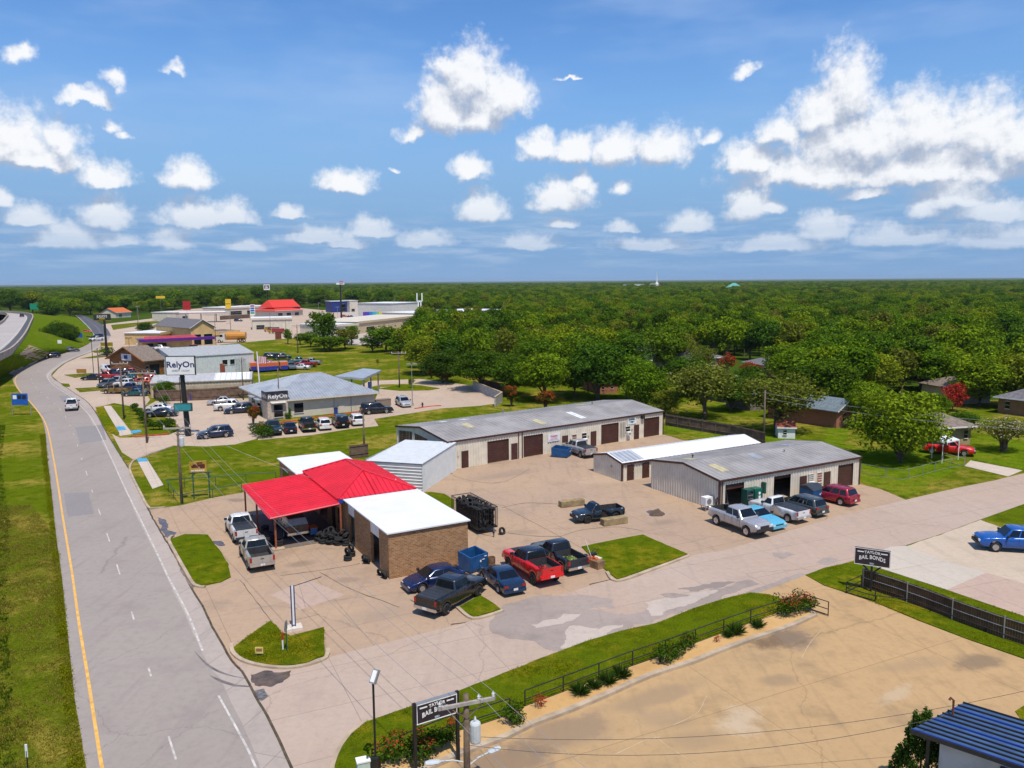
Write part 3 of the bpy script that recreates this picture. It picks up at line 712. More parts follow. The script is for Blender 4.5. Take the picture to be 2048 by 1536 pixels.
stain([(1355,1180),(1420,1165),(1470,1164),(1440,1176),(1380,1184)], slab_mat('dark_patch', (0.25, 0.205, 0.18), (0.8,0.8,0.8), None, None, 0.4, 0.4), street, 26, z=0.036, amp=0.4)
stain([(1545,1106),(1575,1104),(1590,1110),(1565,1118),(1548,1114)], M_PATCH, street, 27, z=0.034, amp=0.3)
stain([(1632,1124),(1665,1116),(1680,1122),(1650,1130)], M_PATCH, street, 28, z=0.033, amp=0.3)
stain([(1490,1186),(1540,1168),(1600,1146),(1612,1150),(1560,1172),(1510,1188)], M_PATCH, street, 29, z=0.0335, amp=0.2)
# damp and mildew on the tan lot
for px in ([(1270,1442),(1300,1465),(1345,1500),(1400,1535)], [(1640,1262),(1618,1290),(1603,1318)], [(1345,1452),(1390,1430),(1410,1400),(1415,1392)], [(1230,1510),(1290,1482),(1320,1475)], [(1640,1255),(1720,1280),(1850,1330)]):
 crack_and_line(px, 0.035, tanlot, mat('crack_filler', (0.50, 0.38, 0.24), .8), 0.031, 0.06)

# car lots along the frontage road and the credit union's drives
sheet('west_drive', [(224,868),(240,876),(268,875),(338,870),(364,858),(340,838),(286,817),(312,802),(420,797),(500,797),(505,822),(545,846),(512,878),(470,889),(412,893),(345,891),(300,906),(266,919),(244,905)], M_LOT, 0.018)
sheet('parking_row', [(516,880),(520,862),(560,852),(740,826),(830,812),(945,793),(962,789),(938,778),(882,774),(838,767),(762,769),(738,775),(700,800),(690,790),(738,762),(840,758),(950,772),(1004,792),(1003,806),(955,812),(882,817),(748,838),(757,852),(700,858),(625,870),(540,878)], M_LOT, 0.022)
sheet('drive_apron', [(740,826),(760,775),(838,768),(882,774),(940,778),(962,789),(945,794),(830,812)], M_LOT, 0.020)
sheet('drive_island', [(757,778),(800,770),(838,771),(880,777),(860,781),(800,782)], M_GRASS2, 0.09, 0.1)
kerb('red_kerb', smooth_line(gp([(512,852),(560,846),(640,835),(735,822),(770,818)]), 1), 0.25, 0.14, M_REDKERB)
kerb('red_kerb', smooth_line(gp([(830,818),(862,813),(882,812)]), 1), 0.25, 0.14, M_REDKERB)
kerb('red_kerb', smooth_line(gp([(266,873),(300,872),(338,868)]), 1), 0.3, 0.14, M_REDKERB)
sheet('sidewalk', [(207,812),(222,812),(266,868),(240,872)], M_WALK, 0.03)
sheet('blue_ramp_mark', [(228,854),(248,853),(253,860),(233,862)], M_BLUEPAINT, 0.05, 0.02)
sheet('verge_lawn', [(191,815),(206,813),(239,867),(234,871),(215,862)], M_GRASS2, 0.08, 0.1)
sheet('blue_ramp_mark', [(262,862),(280,860),(284,864),(262,868)], M_BLUEPAINT, 0.05, 0.02)
sheet('car_lot', [(104,752),(116,738),(132,726),(160,713),(187,703),(208,690),(245,697),(262,712),(275,750),(300,800),(286,817),(228,806),(205,812),(190,822),(172,801),(147,785),(120,766)], M_LOT, 0.018)
for px in ([(128,750),(185,746),(190,751),(150,756)], [(150,777),(205,774),(205,781),(160,785)], [(160,717),(215,708),(232,712),(180,717)], [(122,767),(138,768),(140,774),(128,774)], [(183,703),(205,699),(212,704),(190,706)]):
 sheet('lot_verge', px, M_VERGE, 0.06, 0.1, jagged=0.15, seed=px[0][0])
sheet('shop_lots', [(208,690),(196,672),(188,656),(210,648),(330,634),(330,622),(470,610),(560,612),(640,620),(700,630),(648,660),(586,676),(430,690),(424,704),(330,710),(262,712),(245,697)], M_LOT, 0.014)
sheet('store_lots', [(560,640),(620,622),(720,616),(860,618),(850,650),(760,690),(700,690),(640,660)], slab_mat('store_lot', (0.41,0.36,0.315), (0.75,0.75,0.75), None, None, 0.4, 0.4), 0.012)
sheet('shop_verge', [(222,650),(330,640),(330,644),(226,660)], M_VERGE, 0.05)
for px in ([(1336,744),(1362,747),(1440,767),(1490,769),(1545,776),(1560,790),(1452,798),(1400,776),(1340,760)], [(1430,757),(1500,746),(1522,754),(1440,764)], [(1244,731),(1272,737),(1268,746),(1240,741)], [(1240,715),(1290,712),(1292,717),(1244,720)], [(1170,690),(1290,686),(1290,694),(1170,698)]):
 sheet('residential_street', px, M_WALK, 0.02)
for px in ([(1245,722),(1300,716),(1320,726),(1275,736)], [(1330,835),(1420,850),(1530,872),(1700,890),(1730,905),(1600,900),(1400,875),(1335,860)], [(1400,800),(1470,806),(1460,818),(1395,812)], [(1720,900),(1930,905),(1925,935),(1815,995),(1722,965)], [(1930,870),(2048,880),(2048,940),(1945,920)], [(1660,845),(1700,850),(1690,890),(1650,885)]):
 sheet('house_lawn', px, grass_mat('green_lawn_%d' % px[0][0], (0.12, 0.19, 0.006), (0.24, 0.215, 0.025), 0.42), 0.03, 0.1, jagged=0.3, seed=px[0][0])  # brighter green grass on the house plots

# ------------------------------------------------------------------ buildings
def pcol(p):
 q = Vector(p) - CPOS
 return 1024 + FOC * q.dot(RGT) / q.dot(FWD)
def frame(fl, fr):
 """root placement of a building from the two ends of its front wall base"""
 a, b = G(*fl), G(*fr); d = b - a
 return a, math.atan2(d.y, d.x), d.length
def ualong(o, ang, L, px):
 lo, hi = -3.0, L + 3.0; d = Vector((math.cos(ang), math.sin(ang), 0))
 for _ in range(40):
  m = (lo + hi) / 2
  if pcol(o + d * m) < px: lo = m
  else: hi = m
 return lo
M_CREAM = mat('cream_steel', (0.64, 0.585, 0.48), 0.45, var=0.10, scale=0.8, spec=0.3)
M_BROWNSTEEL = mat('brown_steel', (0.062, 0.024, 0.018), 0.5, var=0.2)
M_GREYROOF = mat('grey_metal_roof', (0.285, 0.272, 0.262), 0.6, 0.0, var=0.18, scale=0.35)
M_WHITEROOF = mat('white_metal_roof', (0.70, 0.71, 0.72), 0.5, var=0.05, scale=0.6)
M_GALV = mat('galvanised_roof', (0.40, 0.43, 0.46), 0.42, 0.35, var=0.12, scale=0.6)
M_SKYLIGHT = mat('yellowed_skylight', (0.48, 0.42, 0.22), 0.4, var=0.15)
M_SKYLIGHT2 = mat('clear_skylight', (0.70, 0.72, 0.70), 0.35, var=0.08)
M_REDROOF = mat('red_metal_roof', (0.60, 0.016, 0.036), 0.45, var=0.10, scale=0.7, spec=0.4)
M_BLUETRIM = mat('blue_fascia', (0.015, 0.05, 0.26), 0.5, var=0.15)
M_WHITEPAINT = mat('white_paint', (0.72, 0.72, 0.70), 0.55, var=0.08)
M_TAN = mat('tan_stucco', (0.52, 0.36, 0.16), 0.8, var=0.12, scale=0.8)
M_CREAMBLOCK = mat('cream_block', (0.56, 0.51, 0.42), 0.8, var=0.1, scale=0.8)
M_DARKIN = mat('dark_interior', (0.03, 0.027, 0.025), 0.9, var=0.3)
M_WOOD = mat('cedar_wood', (0.23, 0.095, 0.028), 0.75, var=0.3, scale=2.5)
M_FENCE = mat('grey_brown_boards', (0.130, 0.088, 0.062), 0.9, var=0.35, scale=1.5)
M_DKFENCE = mat('dark_stained_boards', (0.070, 0.036, 0.022), 0.8, var=0.35, scale=1.5)
M_SHINGLE = mat('grey_shingle', (0.135, 0.13, 0.14), 0.9, var=0.28, scale=2.5, bump=0.4)
M_BRSHINGLE = mat('brown_shingle', (0.185, 0.145, 0.115), 0.9, var=0.28, scale=2.5, bump=0.4)
M_BLUEROOF = mat('blue_grey_shingle', (0.13, 0.17, 0.19), 0.85, var=0.2, scale=2.5)
M_STEELPOST = mat('steel_post', (0.32, 0.33, 0.33), 0.45, 0.5, var=0.12)
M_BLACKSTEEL = mat('black_steel', (0.014, 0.014, 0.015), 0.5, var=0.2)
M_GREENSTEEL = mat('dark_green_steel', (0.012, 0.075, 0.06), 0.5, var=0.2)
def brick_mat(name, c1, c2, mortar, scale=1.0):
 m, nt, b = _nodes(name)
 tc = nt.nodes.new('ShaderNodeTexCoord')
 sep = nt.nodes.new('ShaderNodeSeparateXYZ'); nt.links.new(tc.outputs['Object'], sep.inputs[0])
 u = _math(nt, 'ADD', sep.outputs[0], sep.outputs[1])
 cmb = nt.nodes.new('ShaderNodeCombineXYZ'); nt.links.new(u, cmb.inputs[0]); nt.links.new(sep.outputs[2], cmb.inputs[1])
 br = nt.nodes.new('ShaderNodeTexBrick'); br.inputs['Scale'].default_value = 1.0
 br.inputs['Brick Width'].default_value = 0.22 * scale; br.inputs['Row Height'].default_value = 0.085 * scale; br.inputs['Mortar Size'].default_value = 0.011 * scale
 br.inputs['Bias'].default_value = -0.1
 br.inputs['Color1'].default_value = (*c1, 1); br.inputs['Color2'].default_value = (*c2, 1); br.inputs['Mortar'].default_value = (*mortar, 1)
 nt.links.new(cmb.outputs[0], br.inputs['Vector'])
 n = _noise(nt, cmb.outputs[0], 5.5 / scale, 3, 0.7); n2 = _noise(nt, cmb.outputs[0], 0.7, 4)
 c = _mixc(nt, _math(nt, 'MULTIPLY', _ramp(nt, n.outputs['Fac'], 0.45, 0.65), 0.7), br.outputs['Color'], tuple(x * 1.7 for x in c1))
 c = _mixc(nt, _math(nt, 'MULTIPLY', _ramp(nt, n2.outputs['Fac'], 0.5, 0.75), 0.3), c, tuple(x * 0.6 for x in c1))
 nt.links.new(c, b.inputs['Base Color']); b.inputs['Roughness'].default_value = 0.9; b.inputs['Specular IOR Level'].default_value = 0.2
 _bump(nt, b, br.outputs['Fac'], -0.5, 0.01)
 return m
M_BRICK = brick_mat('buff_brown_brick', (0.20, 0.092, 0.036), (0.40, 0.225, 0.105), (0.38, 0.28, 0.18), 1.35)
M_REDBRICK = brick_mat('red_brick', (0.26, 0.080, 0.040), (0.32, 0.115, 0.06), (0.30, 0.22, 0.17))
M_BLOCK = brick_mat('grey_block', (0.33, 0.33, 0.32), (0.40, 0.39, 0.38), (0.24, 0.24, 0.23), 2.2)
M_STONE = brick_mat('pale_stone', (0.40, 0.33, 0.26), (0.52, 0.45, 0.37), (0.30, 0.26, 0.22), 2.0)

def corr(a, b, z0, top, period=0.36, depth=0.06, flat=0.5):
 """one sheet of ribbed steel from a to b (plan), from z0 to top(s)"""
 a, b = Vector((*a, 0)), Vector((*b, 0)); d = b - a; L = d.length; d.normalize(); n = Vector((d.y, -d.x, 0))
 k = max(1, round(L / period)); S = []
 for i in range(k):
  s = L * i / k; w = L / k
  S += [(s, 0), (s + w * flat, 0), (s + w * (flat + .10), depth), (s + w * .90, depth)]
 S.append((L, 0)); mb = MB(); Vv = []
 for s, h in S:
  p = a + d * s + n * h
  Vv += [(p.x, p.y, z0 if not callable(z0) else z0(s)), (p.x, p.y, top(s) if callable(top) else top)]
 return mb.add(Vv, [(2 * i, 2 * i + 2, 2 * i + 3, 2 * i + 1) for i in range(len(S) - 1)])
def roof_sheet(P00, P10, P01, P11, period=0.6, depth=0.04, th=0.0):
 """ribbed sheet: ribs run from the P0* edge to the P1* edge; spaced along P*0 -> P*1"""
 P00, P10, P01, P11 = map(Vector, (P00, P10, P01, P11))
 L = (P01 - P00).length; k = max(1, round(L / period)); n = (P10 - P00).cross(P01 - P00).normalized()
 if n.z < 0: n = -n
 S = []
 for i in range(k): S += [(i / k, 0), ((i + .82) / k, 0), ((i + .86) / k, depth), ((i + .96) / k, depth)]
 S.append((1, 0)); mb = MB(); Vv = []
 for t, h in S: Vv += [P00.lerp(P01, t) + n * h, P10.lerp(P11, t) + n * h]
 mb.add(Vv, [(2 * i, 2 * i + 2, 2 * i + 3, 2 * i + 1) for i in range(len(S) - 1)])
 q = [P00 - n * .05, P10 - n * .05, P11 - n * .05, P01 - n * .05]
 return mb.add(q, [(0, 1, 2, 3)])
def ribbed_door(parent, u0, u1, v, z0, z1, m, rows=None, name='roll_up_door'):
 k = rows or max(3, round((z1 - z0) / 0.28)); mb = MB(); Vv = []; S = []
 for i in range(k): S += [(i / k, .0), ((i + .8) / k, .0), ((i + .88) / k, .03)]
 S.append((1, 0))
 for t, h in S: Vv += [(u0, v + h, z0 + (z1 - z0) * t), (u1, v + h, z0 + (z1 - z0) * t)]
 mb.add(Vv, [(2 * i, 2 * i + 1, 2 * i + 3, 2 * i + 2) for i in range(len(S) - 1)])
 d = mb.build(name, m, parent)
 return d
def plain_door(parent, u, v, m, w=0.95, h=2.05, z0=0.0):
 d = MB().bx(u, u + w, v - .05, v + .02, z0, z0 + h).build('door', m, parent)
 MB().lathe([(.001, -.03), (.035, -.03), (.035, .03), (.001, .03)], 8, (u + w - .1, v - .08, z0 + 1.0), 'y').build('door_knob', M_STEELPOST, d)
 return d
def window(parent, u0, u1, z0, z1, v, fm=None, panes=2, gm=None):
 f = MB(); t = .06; fm = fm or M_WHITEPAINT
 w = MB().bx(u0, u1, v - .03, v + .02, z0, z1).build('window', gm or M_GLASS, parent)
 f.bx(u0 - t, u1 + t, v - .06, v - .0, z1, z1 + t); f.build('frame', fm, w)
 MB().bx(u0 - t, u1 + t, v - .10, v - .0, z0 - t, z0).build('sill', fm, w)
 for i in range(1, panes): MB().bx(u0, u1, v - .05, v - .032, z0 + (z1 - z0) * i / panes - .02, z0 + (z1 - z0) * i / panes + .02).build('glazing_bar', fm, w)
 return w
def ac_unit(parent, u, v, z, w=.62):
 a = MB().bx(u, u + w, v - .45, v + .02, z, z + .42).build('air_conditioner', M_WHITEPAINT, parent)
 MB().bx(u + .06, u + w - .06, v - .462, v - .45, z + .06, z + .34).build('grille', M_STEELPOST, a)
def wall_run(parent, a, b, H, openings, m, top=None, name='wall_panel', period=0.30):
 """ribbed wall from a to b with openings (s0, s1, z0, z1)"""
 a, b = Vector((*a, 0)), Vector((*b, 0)); L = (b - a).length; d = (b - a) / L
 tp = top or (lambda s: H); pt = lambda s: ((a + d * s).x, (a + d * s).y)
 s = 0.0
 for (s0, s1, z0, z1) in sorted(openings) + [(L, L, 0, 0)]:
  if s0 - s > .05: corr(pt(s), pt(s0), 0, lambda q, s=s: tp(s + q), period).build(name, m, parent)
  if s1 > s0:
   corr(pt(s0), pt(s1), z1, lambda q, s0=s0: tp(s0 + q), period).build(name, m, parent)
   if z0 > .05: corr(pt(s0), pt(s1), 0, z0, period).build(name, m, parent)
  s = s1
def steel_building(name, label, fl, fr, depth, H, HR, ridge=0.5, wall=None, roof=None, trim=None, openings=(), left_open=(), right=True, over=0.12, L=None, period=0.38, roofper=0.62):
 o, ang, L0 = frame(fl, fr); L = L or L0
 root = thing(name, label, 'building', o, ang); wall = wall or M_CREAM; roof = roof or M_GREYROOF; trim = trim or M_BROWNSTEEL
 rv = depth * ridge
 gab = lambda s: H + (HR - H) * (1 - abs(s - (depth - rv)) / ((depth - rv) if s < depth - rv else rv))
 wall_run(root, (0, 0), (L, 0), H, openings, wall, period=period)
 wall_run(root, (0, depth), (0, 0), H, left_open, wall, gab, period=period)
 wall_run(root, (L, 0), (L, depth), H, (), wall, lambda s: gab(depth - s), period=period)
 corr((L, depth), (0, depth), 0, H).build('wall_panel', wall, root)
 e = over
 r1 = roof_sheet((-e, -e, H + .02), (-e, rv, HR + .04), (L + e, -e, H + .02), (L + e, rv, HR + .04), roofper); part('roof_slope', r1, roof, root)
 r2 = roof_sheet((-e, depth + e, H + .02), (-e, rv, HR + .04), (L + e, depth + e, H + .02), (L + e, rv, HR + .04), roofper); part('roof_slope', r2, roof, root)
 MB().bx(-e - .02, L + e + .02, -e - .10, -e + .02, H - .16, H + .035).build('eave_trim', trim, root)
 for x in (-e, L + e):
  for (v0, z0, v1, z1) in ((-e, H, rv, HR), (rv, HR, depth + e, H)):
   mb = MB(); s = -1 if x < 0 else 1
   mb.add([(x, v0, z0 - .14), (x, v1, z1 - .14), (x, v1, z1 + .08), (x, v0, z0 + .08), (x + s * .04, v0, z0 - .14), (x + s * .04, v1, z1 - .14), (x + s * .04, v1, z1 + .08), (x + s * .04, v0, z0 + .08)], [(0, 1, 2, 3), (7, 6, 5, 4), (3, 2, 6, 7), (0, 4, 5, 1), (0, 3, 7, 4), (1, 5, 6, 2)])
   mb.build('rake_trim', trim, root)
 for x in (0, L): MB().bx(x - .09, x + .09, -.09, .09, 0, H - .02).build('corner_trim', trim, root)
 MB().bx(.05, L - .05, .06, depth - .05, .02, .05).build('floor_slab', M_KERB, root)
 root['len'] = L
 U = lambda px: ualong(o, ang, L, px)
 slope = lambda v: H + (HR - H) * (v / rv if v < rv else (depth - v) / (depth - rv))
 return root, U, slope
def skylight(root, slope, u0, v0, v1, m, w=1.0):
 MB().add([(u0, v0, slope(v0) + .075), (u0 + w, v0, slope(v0) + .075), (u0 + w, v1, slope(v1) + .075), (u0, v1, slope(v1) + .075), (u0, v0, slope(v0) + .02), (u0 + w, v0, slope(v0) + .02), (u0 + w, v1, slope(v1) + .02), (u0, v1, slope(v1) + .02)], [(0, 1, 2, 3), (0, 4, 5, 1), (1, 5, 6, 2), (2, 6, 7, 3), (3, 7, 4, 0)]).build('skylight', m, root)
def vent(root, u, v, z, h=.5, r=.08, m=None):
 mb = MB().lathe([(r, -.15), (r, h), (r * 1.9, h), (r * 1.9, h + .08), (.001, h + .14)], 10, (u, v, z)); mb.build('roof_vent', m or M_STEELPOST, root)
def spout(root, u, H, v=-.06): MB().bx(u - .05, u + .05, v - .08, v, 0, H).build('downspout', M_BROWNSTEEL, root)

# --- long metal building at the back of the yard
o, ang, L = frame((896,941), (1325,869.5)); U = lambda p: ualong(o, ang, L, p)
H1 = 3.45; dz = 2.75
ops = [(U(975), U(1018), 0, dz), (U(1047), U(1086), 0, dz), (U(1202), U(1237), 0, dz), (U(1287), U(1318), 0, dz)]
b1, U, sl = steel_building('metal_building', 'long cream metal building with brown roll-up doors along the back of the yard', (896,941), (1325,869.5), 12.8, H1, 4.25, 0.5, openings=ops)
for s0, s1, z0, z1 in ops: ribbed_door(b1, s0 - .05, s1 + .05, .10, 0, dz + .05, M_BROWNSTEEL)
for p in (923, 1022, 1124, 1181, 1267): plain_door(b1, U(p), -.05, M_BROWNSTEEL)
window(b1, U(902), U(911), 1.15, 1.95, -.06)
for p0, p1 in ((1144, 1152), (1164, 1172), (1251, 1259)):
 window(b1, U(p0), U(p1), 1.3, 2.0, -.06, gm=mat('brown_blind', (0.16, 0.08, 0.035), 0.6) if p0 == 1144 else None); ac_unit(b1, U(p0) + .02, -.05, .85)
for p in (1036.5, 1044): spout(b1, U(p), H1)
for u0, v0, v1, m in ((5.2, 3.6, 5.4, M_SKYLIGHT), (7.4, 8.2, 9.8, M_SKYLIGHT2), (4.6, 9.0, 10.4, M_SKYLIGHT2), (14.8, 1.2, 3.4, M_SKYLIGHT), (21.6, 1.4, 4.6, M_SKYLIGHT2), (27.5, 8, 10, M_SKYLIGHT)): skylight(b1, sl, u0, v0, v1, m)
vent(b1, 15.6, 11.0, sl(11.0)); vent(b1, 29.0, 7.5, sl(7.5), .3)
for k in range(4): MB().tube([(U(1239.5) + k * .28, -.1, .55), (U(1239.5) + k * .28, -.1, 2.7)], .035, 6).build('conduit', M_STEELPOST, b1)
MB().box((U(1283), -.22, 3.05), (.5, .35, .45)).build('wall_fan', M_TRIM, b1)
for p in (916, 1140, 1176, 1263): MB().box((U(p), -.08, 1.45), (.14, .06, .2)).build('meter_box', M_STEELPOST, b1)
# its gable end has two sloped dark openings
for v0, v1, zt0, zt1 in ((12.0, 8.6, 3.0, 3.35), (7.8, 4.6, 3.3, 3.0)):
 mb = MB(); mb.add([(-.06, v0, .9), (-.06, v1, .9), (-.06, v1, zt1), (-.06, v0, zt0), (-.02, v0, .9), (-.02, v1, .9), (-.02, v1, zt1), (-.02, v0, zt0)], [(0, 1, 2, 3), (0, 4, 5, 1), (1, 5, 6, 2), (2, 6, 7, 3), (3, 7, 4, 0)]); mb.build('gable_shutter', M_BROWNSTEEL, b1)
bd = MB().bx(U(1095), U(1118.5), -.12, -.07, 1.55, 2.55).build('banner', M_WHITEPAINT, b1)
um = (U(1095) + U(1118.5)) / 2
M_PINKTXT = mat('faded_pink_print', (0.55, 0.16, 0.26), 0.7)
M_DKTXT = mat('navy_print', (0.03, 0.05, 0.09), 0.7)
lettering('lettering', 'Xclusive', .34, bd, (um, -.135, 2.25), (0, 0, 0), M_PINKTXT)
for k in range(3): MB().box((um, -.126, 1.72 + k * .14), (1.5 - .25 * k, .01, .045)).build('print_line', M_PINKTXT, bd)
sg = MB().bx(U(1253.5), U(1271), -.11, -.07, 2.25, 3.15).build('wall_sign', mat('pale_sign', (0.60, 0.66, 0.64), 0.6), b1); um = (U(1253.5) + U(1271)) / 2
lettering('lettering', 'BARNELL', .30, sg, (um, -.125, 2.92), (0, 0, 0), M_DKTXT, .012); lettering('lettering', '* PIES *', .28, sg, (um, -.125, 2.55), (0, 0, 0), M_DKTXT, .012)

# --- metal shop on the right
o, ang, L = frame((1438,1023), (1717,969)); U = lambda p: ualong(o, ang, L, p)
H3 = 3.05; dz = 2.5
ops = [(U(1449), U(1487), 0, dz), (U(1546), U(1580), 0, dz), (U(1674), U(1705), 0, dz)]
b3, U, sl = steel_building('metal_shop', 'cream metal shop with two open garage doors facing the street', (1438,1023), (1717,969), 10.2, H3, 3.75, 0.5, openings=ops)
ribbed_door(b3, ops[0][0] - .05, ops[0][1] + .05, .12, 1.95, dz + .05, M_BROWNSTEEL, 3); ribbed_door(b3, ops[1][0] - .05, ops[1][1] + .05, .12, 2.15, dz + .05, M_BROWNSTEEL, 2); ribbed_door(b3, ops[2][0] - .05, ops[2][1] + .05, .10, 0, dz + .05, M_BROWNSTEEL)
for p in (1598, 1646): plain_door(b3, U(p), -.05, M_BROWNSTEEL)
window(b3, U(1615), U(1624), 1.35, 2.1, -.06, panes=4, gm=mat('blind', (0.30, 0.27, 0.22), 0.6)); ac_unit(b3, U(1615), -.05, .9); window(b3, U(1633), U(1641), 1.1, 2.1, -.06, panes=4, gm=mat('rust_blind', (0.26, 0.10, 0.05), 0.6))
for u0, v0, v1 in ((1.8, 1.6, 3.6), (1.6, 6.0, 7.4), (8.2, 3.2, 4.8), (15.5, 5.6, 7.2)): skylight(b3, sl, u0, v0, v1, M_SKYLIGHT if u0 < 2 else M_GALV)
vent(b3, 3.2, 7.4, sl(7.4), .25, .06, M_TRIM); vent(b3, 13.0, 4.0, sl(4.0), .2, .06); spout(b3, U(1716), H3); spout(b3, U(1442), H3)
mb = MB().bx(U(1520.5), U(1524), -.5, -.05, 1.1, 2.2); mb.build('meter_cabinet', M_GREENSTEEL, b3)
# things inside the open bays
sh = MB()
for k in range(4): sh.bx(1.0, 2.4, 3.0, 3.5, .5 * k + .02, .5 * k + .07)
for x in (1.0, 2.35):
 for y in (3.0, 3.45): sh.bx(x, x + .05, y, y + .05, 0, 1.7)
w = thing('shelf_unit', 'wooden shelves inside the left open garage bay', 'shelf', o, ang)
for k in range(4): MB().bx(1.0, 2.4, 3.0, 3.5, .5 * k + .02, .5 * k + .07).build('shelf', M_WOOD, w)
for x in (1.0, 2.35): MB().bx(x, x + .05, 3.0, 3.05, .05, 1.8).build('post', M_STEELPOST, w)
w = thing('cabinet', 'brown wooden cabinet inside the right open garage bay', 'cabinet', o, ang)
MB().bx(7.9, 8.8, 1.6, 2.2, .05, 1.3).build('case', M_WOOD, w); MB().bx(7.95, 8.75, 1.57, 1.6, .6, .64).build('rail', M_TRIM, w)
w = thing('step_ladder', 'pale step ladder standing in the left open garage bay', 'ladder', o, ang)
for s in (-1, 1): MB().tube([(1.6 + s * .28, .7, .06), (1.6 + s * .16, 1.0, 1.9)], .03, 6).build('rail', M_STEELPOST, w); MB().tube([(1.6 + s * .28, 1.5, .06), (1.6 + s * .16, 1.02, 1.9)], .025, 6).build('rear_leg', M_STEELPOST, w)
for k in range(5): MB().box((1.6, .76 + k * .05, .35 + k * .32), (.46 - k * .03, .09, .03)).build('rung', M_STEELPOST, w)

# --- low metal building between them
b2, U, sl = steel_building('low_metal_building', 'low narrow metal building with white roof beside the metal shop', (1244,963), (1294,955), 5.4, 2.05, 2.65, 0.5, roof=M_WHITEROOF, L=21.0)
for p in (1253, 1284): plain_door(b2, U(p), -.05, M_BROWNSTEEL, .95, 1.75)
for k in range(3): skylight(b2, sl, .15 + k * 1.02, .15, 2.6, M_GALV, 1.0)
mb = MB().box((-.06, 1.9, 1.35), (.06, .25, .25)); mb.build('gable_vent', M_STEELPOST, b2)

# --- tyre shop: brick wing, hip roofed block, canopy, north wing
o = G(779, 1159); ANG = RAD(28.8)
ts = thing('tyre_shop', 'brick tyre shop with red metal hip roof, white flat wings and red canopy', 'building', o, ANG)
TS_O = o
def TP(u, v, z=0.0): return Vector((o.x + u * math.cos(ANG) - v * math.sin(ANG), o.y + u * math.sin(ANG) + v * math.cos(ANG), z))
TS = lambda u, v, z=0.0, o=o: Vector((o.x + u * math.cos(ANG) - v * math.sin(ANG), o.y + u * math.sin(ANG) + v * math.cos(ANG), z))
def bwall(u0, u1, v0, v1, z0, z1, m=None, name='brick_wall'): return MB().bx(u0, u1, v0, v1, z0, z1).build(name, m or M_BRICK, ts)
HB = 3.5
bwall(0, 6.5, 0, .25, 0, HB); bwall(6.25, 6.5, .25, 10.9, 0, HB)
for v0, v1 in ((.25, 2.1), (4.15, 8.15), (9.85, 11.0)): bwall(0, .25, v0, v1, 0, HB)
for v0, v1 in ((2.1, 4.15), (8.15, 9.85)):
 bwall(.03, .2, v0, v1, 2.55, HB, M_WHITEPAINT, 'door_header')
 mb = MB()
MB().bx(-.16, 6.68, -.16, 10.9, HB, HB + .10).build('flat_roof', M_WHITEROOF, ts)
MB().bx(.3, 6.2, .3, 10.8, .021, .05).build('floor_slab', M_KERB, ts)
bwall(6.15, 6.4, 11.0, 22.0, 0, 3.5, M_CREAMBLOCK, 'rear_wall'); bwall(0, 6.4, 10.92, 11.1, 0, 3.5, M_CREAMBLOCK, 'cross_wall')
for v0, v1 in ((11.1, 11.9), (13.2, 13.7), (15.0, 16.2), (19.0, 22.0)): bwall(0, .25, v0, v1, 0, 3.45)
for v0, v1, z0, z1 in ((11.9, 13.2, .9, 2.3), (13.7, 15.0, 0.05, 2.3)):
 w = MB().bx(.08, .12, v0, v1, z0, z1).build('window', M_GLASS, ts); MB().bx(.05, .14, v0, v1, z1, z1 + .08).build('frame', M_WHITEPAINT, w)
 bwall(.02, .2, v0, v1, z1 + .08, 3.45, M_WHITEPAINT, 'wall_panel')
 if z0 > .5: bwall(.02, .22, v0, v1, 0, z0)
bwall(.02, .2, 16.2, 19.0, 2.7, 3.45, M_WHITEPAINT, 'wall_panel')
E_ = [(-.6, 10.7), (6.6, 10.7), (6.6, 22.4), (-.6, 22.4)]; ze = 3.62; A1 = (2.8, 14.2, 5.05); A2 = (2.8, 19.2, 5.05)
def tri_roof(a, b, t1, t2, m, name='roof_slope', n=16):
 """hip roof slope with raised seams running up from eave a-b to ridge t1-t2"""
 a, b, t1, t2 = map(Vector, (a, b, t1, t2)); d = (b - a); L = d.length; d.normalize()
 nn = d.cross(t1 - a).normalized(); nn = nn if nn.z > 0 else -nn; up = nn.cross(d).normalized()
 if (t1 - a).dot(up) < 0: up = -up
 h = (t1 - a).dot(up); s1 = (t1 - a).dot(d); s2 = (t2 - a).dot(d)
 ht = lambda s: h * (s / s1 if s < s1 else ((L - s) / (L - s2) if s > s2 else 1)) if 0 <= s <= L else 0
 S = [(0, 0)]
 for i in range(n):
  w = L / n; c = (i + .5) * w; S += [(c - w * .12, 0), (c - w * .07, .07), (c + w * .07, .07), (c + w * .12, 0)]
 S += [(s1, 0), (s2, 0), (L, 0)]; S.sort(); mb = MB(); Vv = []
 for s, q in S: p = a + d * s; Vv += [p + nn * q, p + up * ht(s) + nn * q]
 mb.add(Vv, [(2 * i, 2 * i + 2, 2 * i + 3, 2 * i + 1) for i in range(len(S) - 1)])
 return mb.build(name, m, ts if m is M_REDROOF else None)
e3 = [(x, y, ze) for x, y in E_]
tri_roof(e3[0], e3[1], A1, A1, M_REDROOF, n=16); tri_roof(e3[1], e3[2], A1, A2, M_REDROOF, n=26); tri_roof(e3[2], e3[3], A2, A2, M_REDROOF, n=16); tri_roof(e3[3], e3[0], A2, A1, M_REDROOF, n=26)
for a, b in ((e3[0], A1), (e3[1], A1), (e3[2], A2), (e3[3], A2), (A1, A2)): MB().tube([Vector(a) + Vector((0, 0, .05)), Vector(b) + Vector((0, 0, .05))], .09, 6).build('ridge_cap', M_REDROOF, ts)
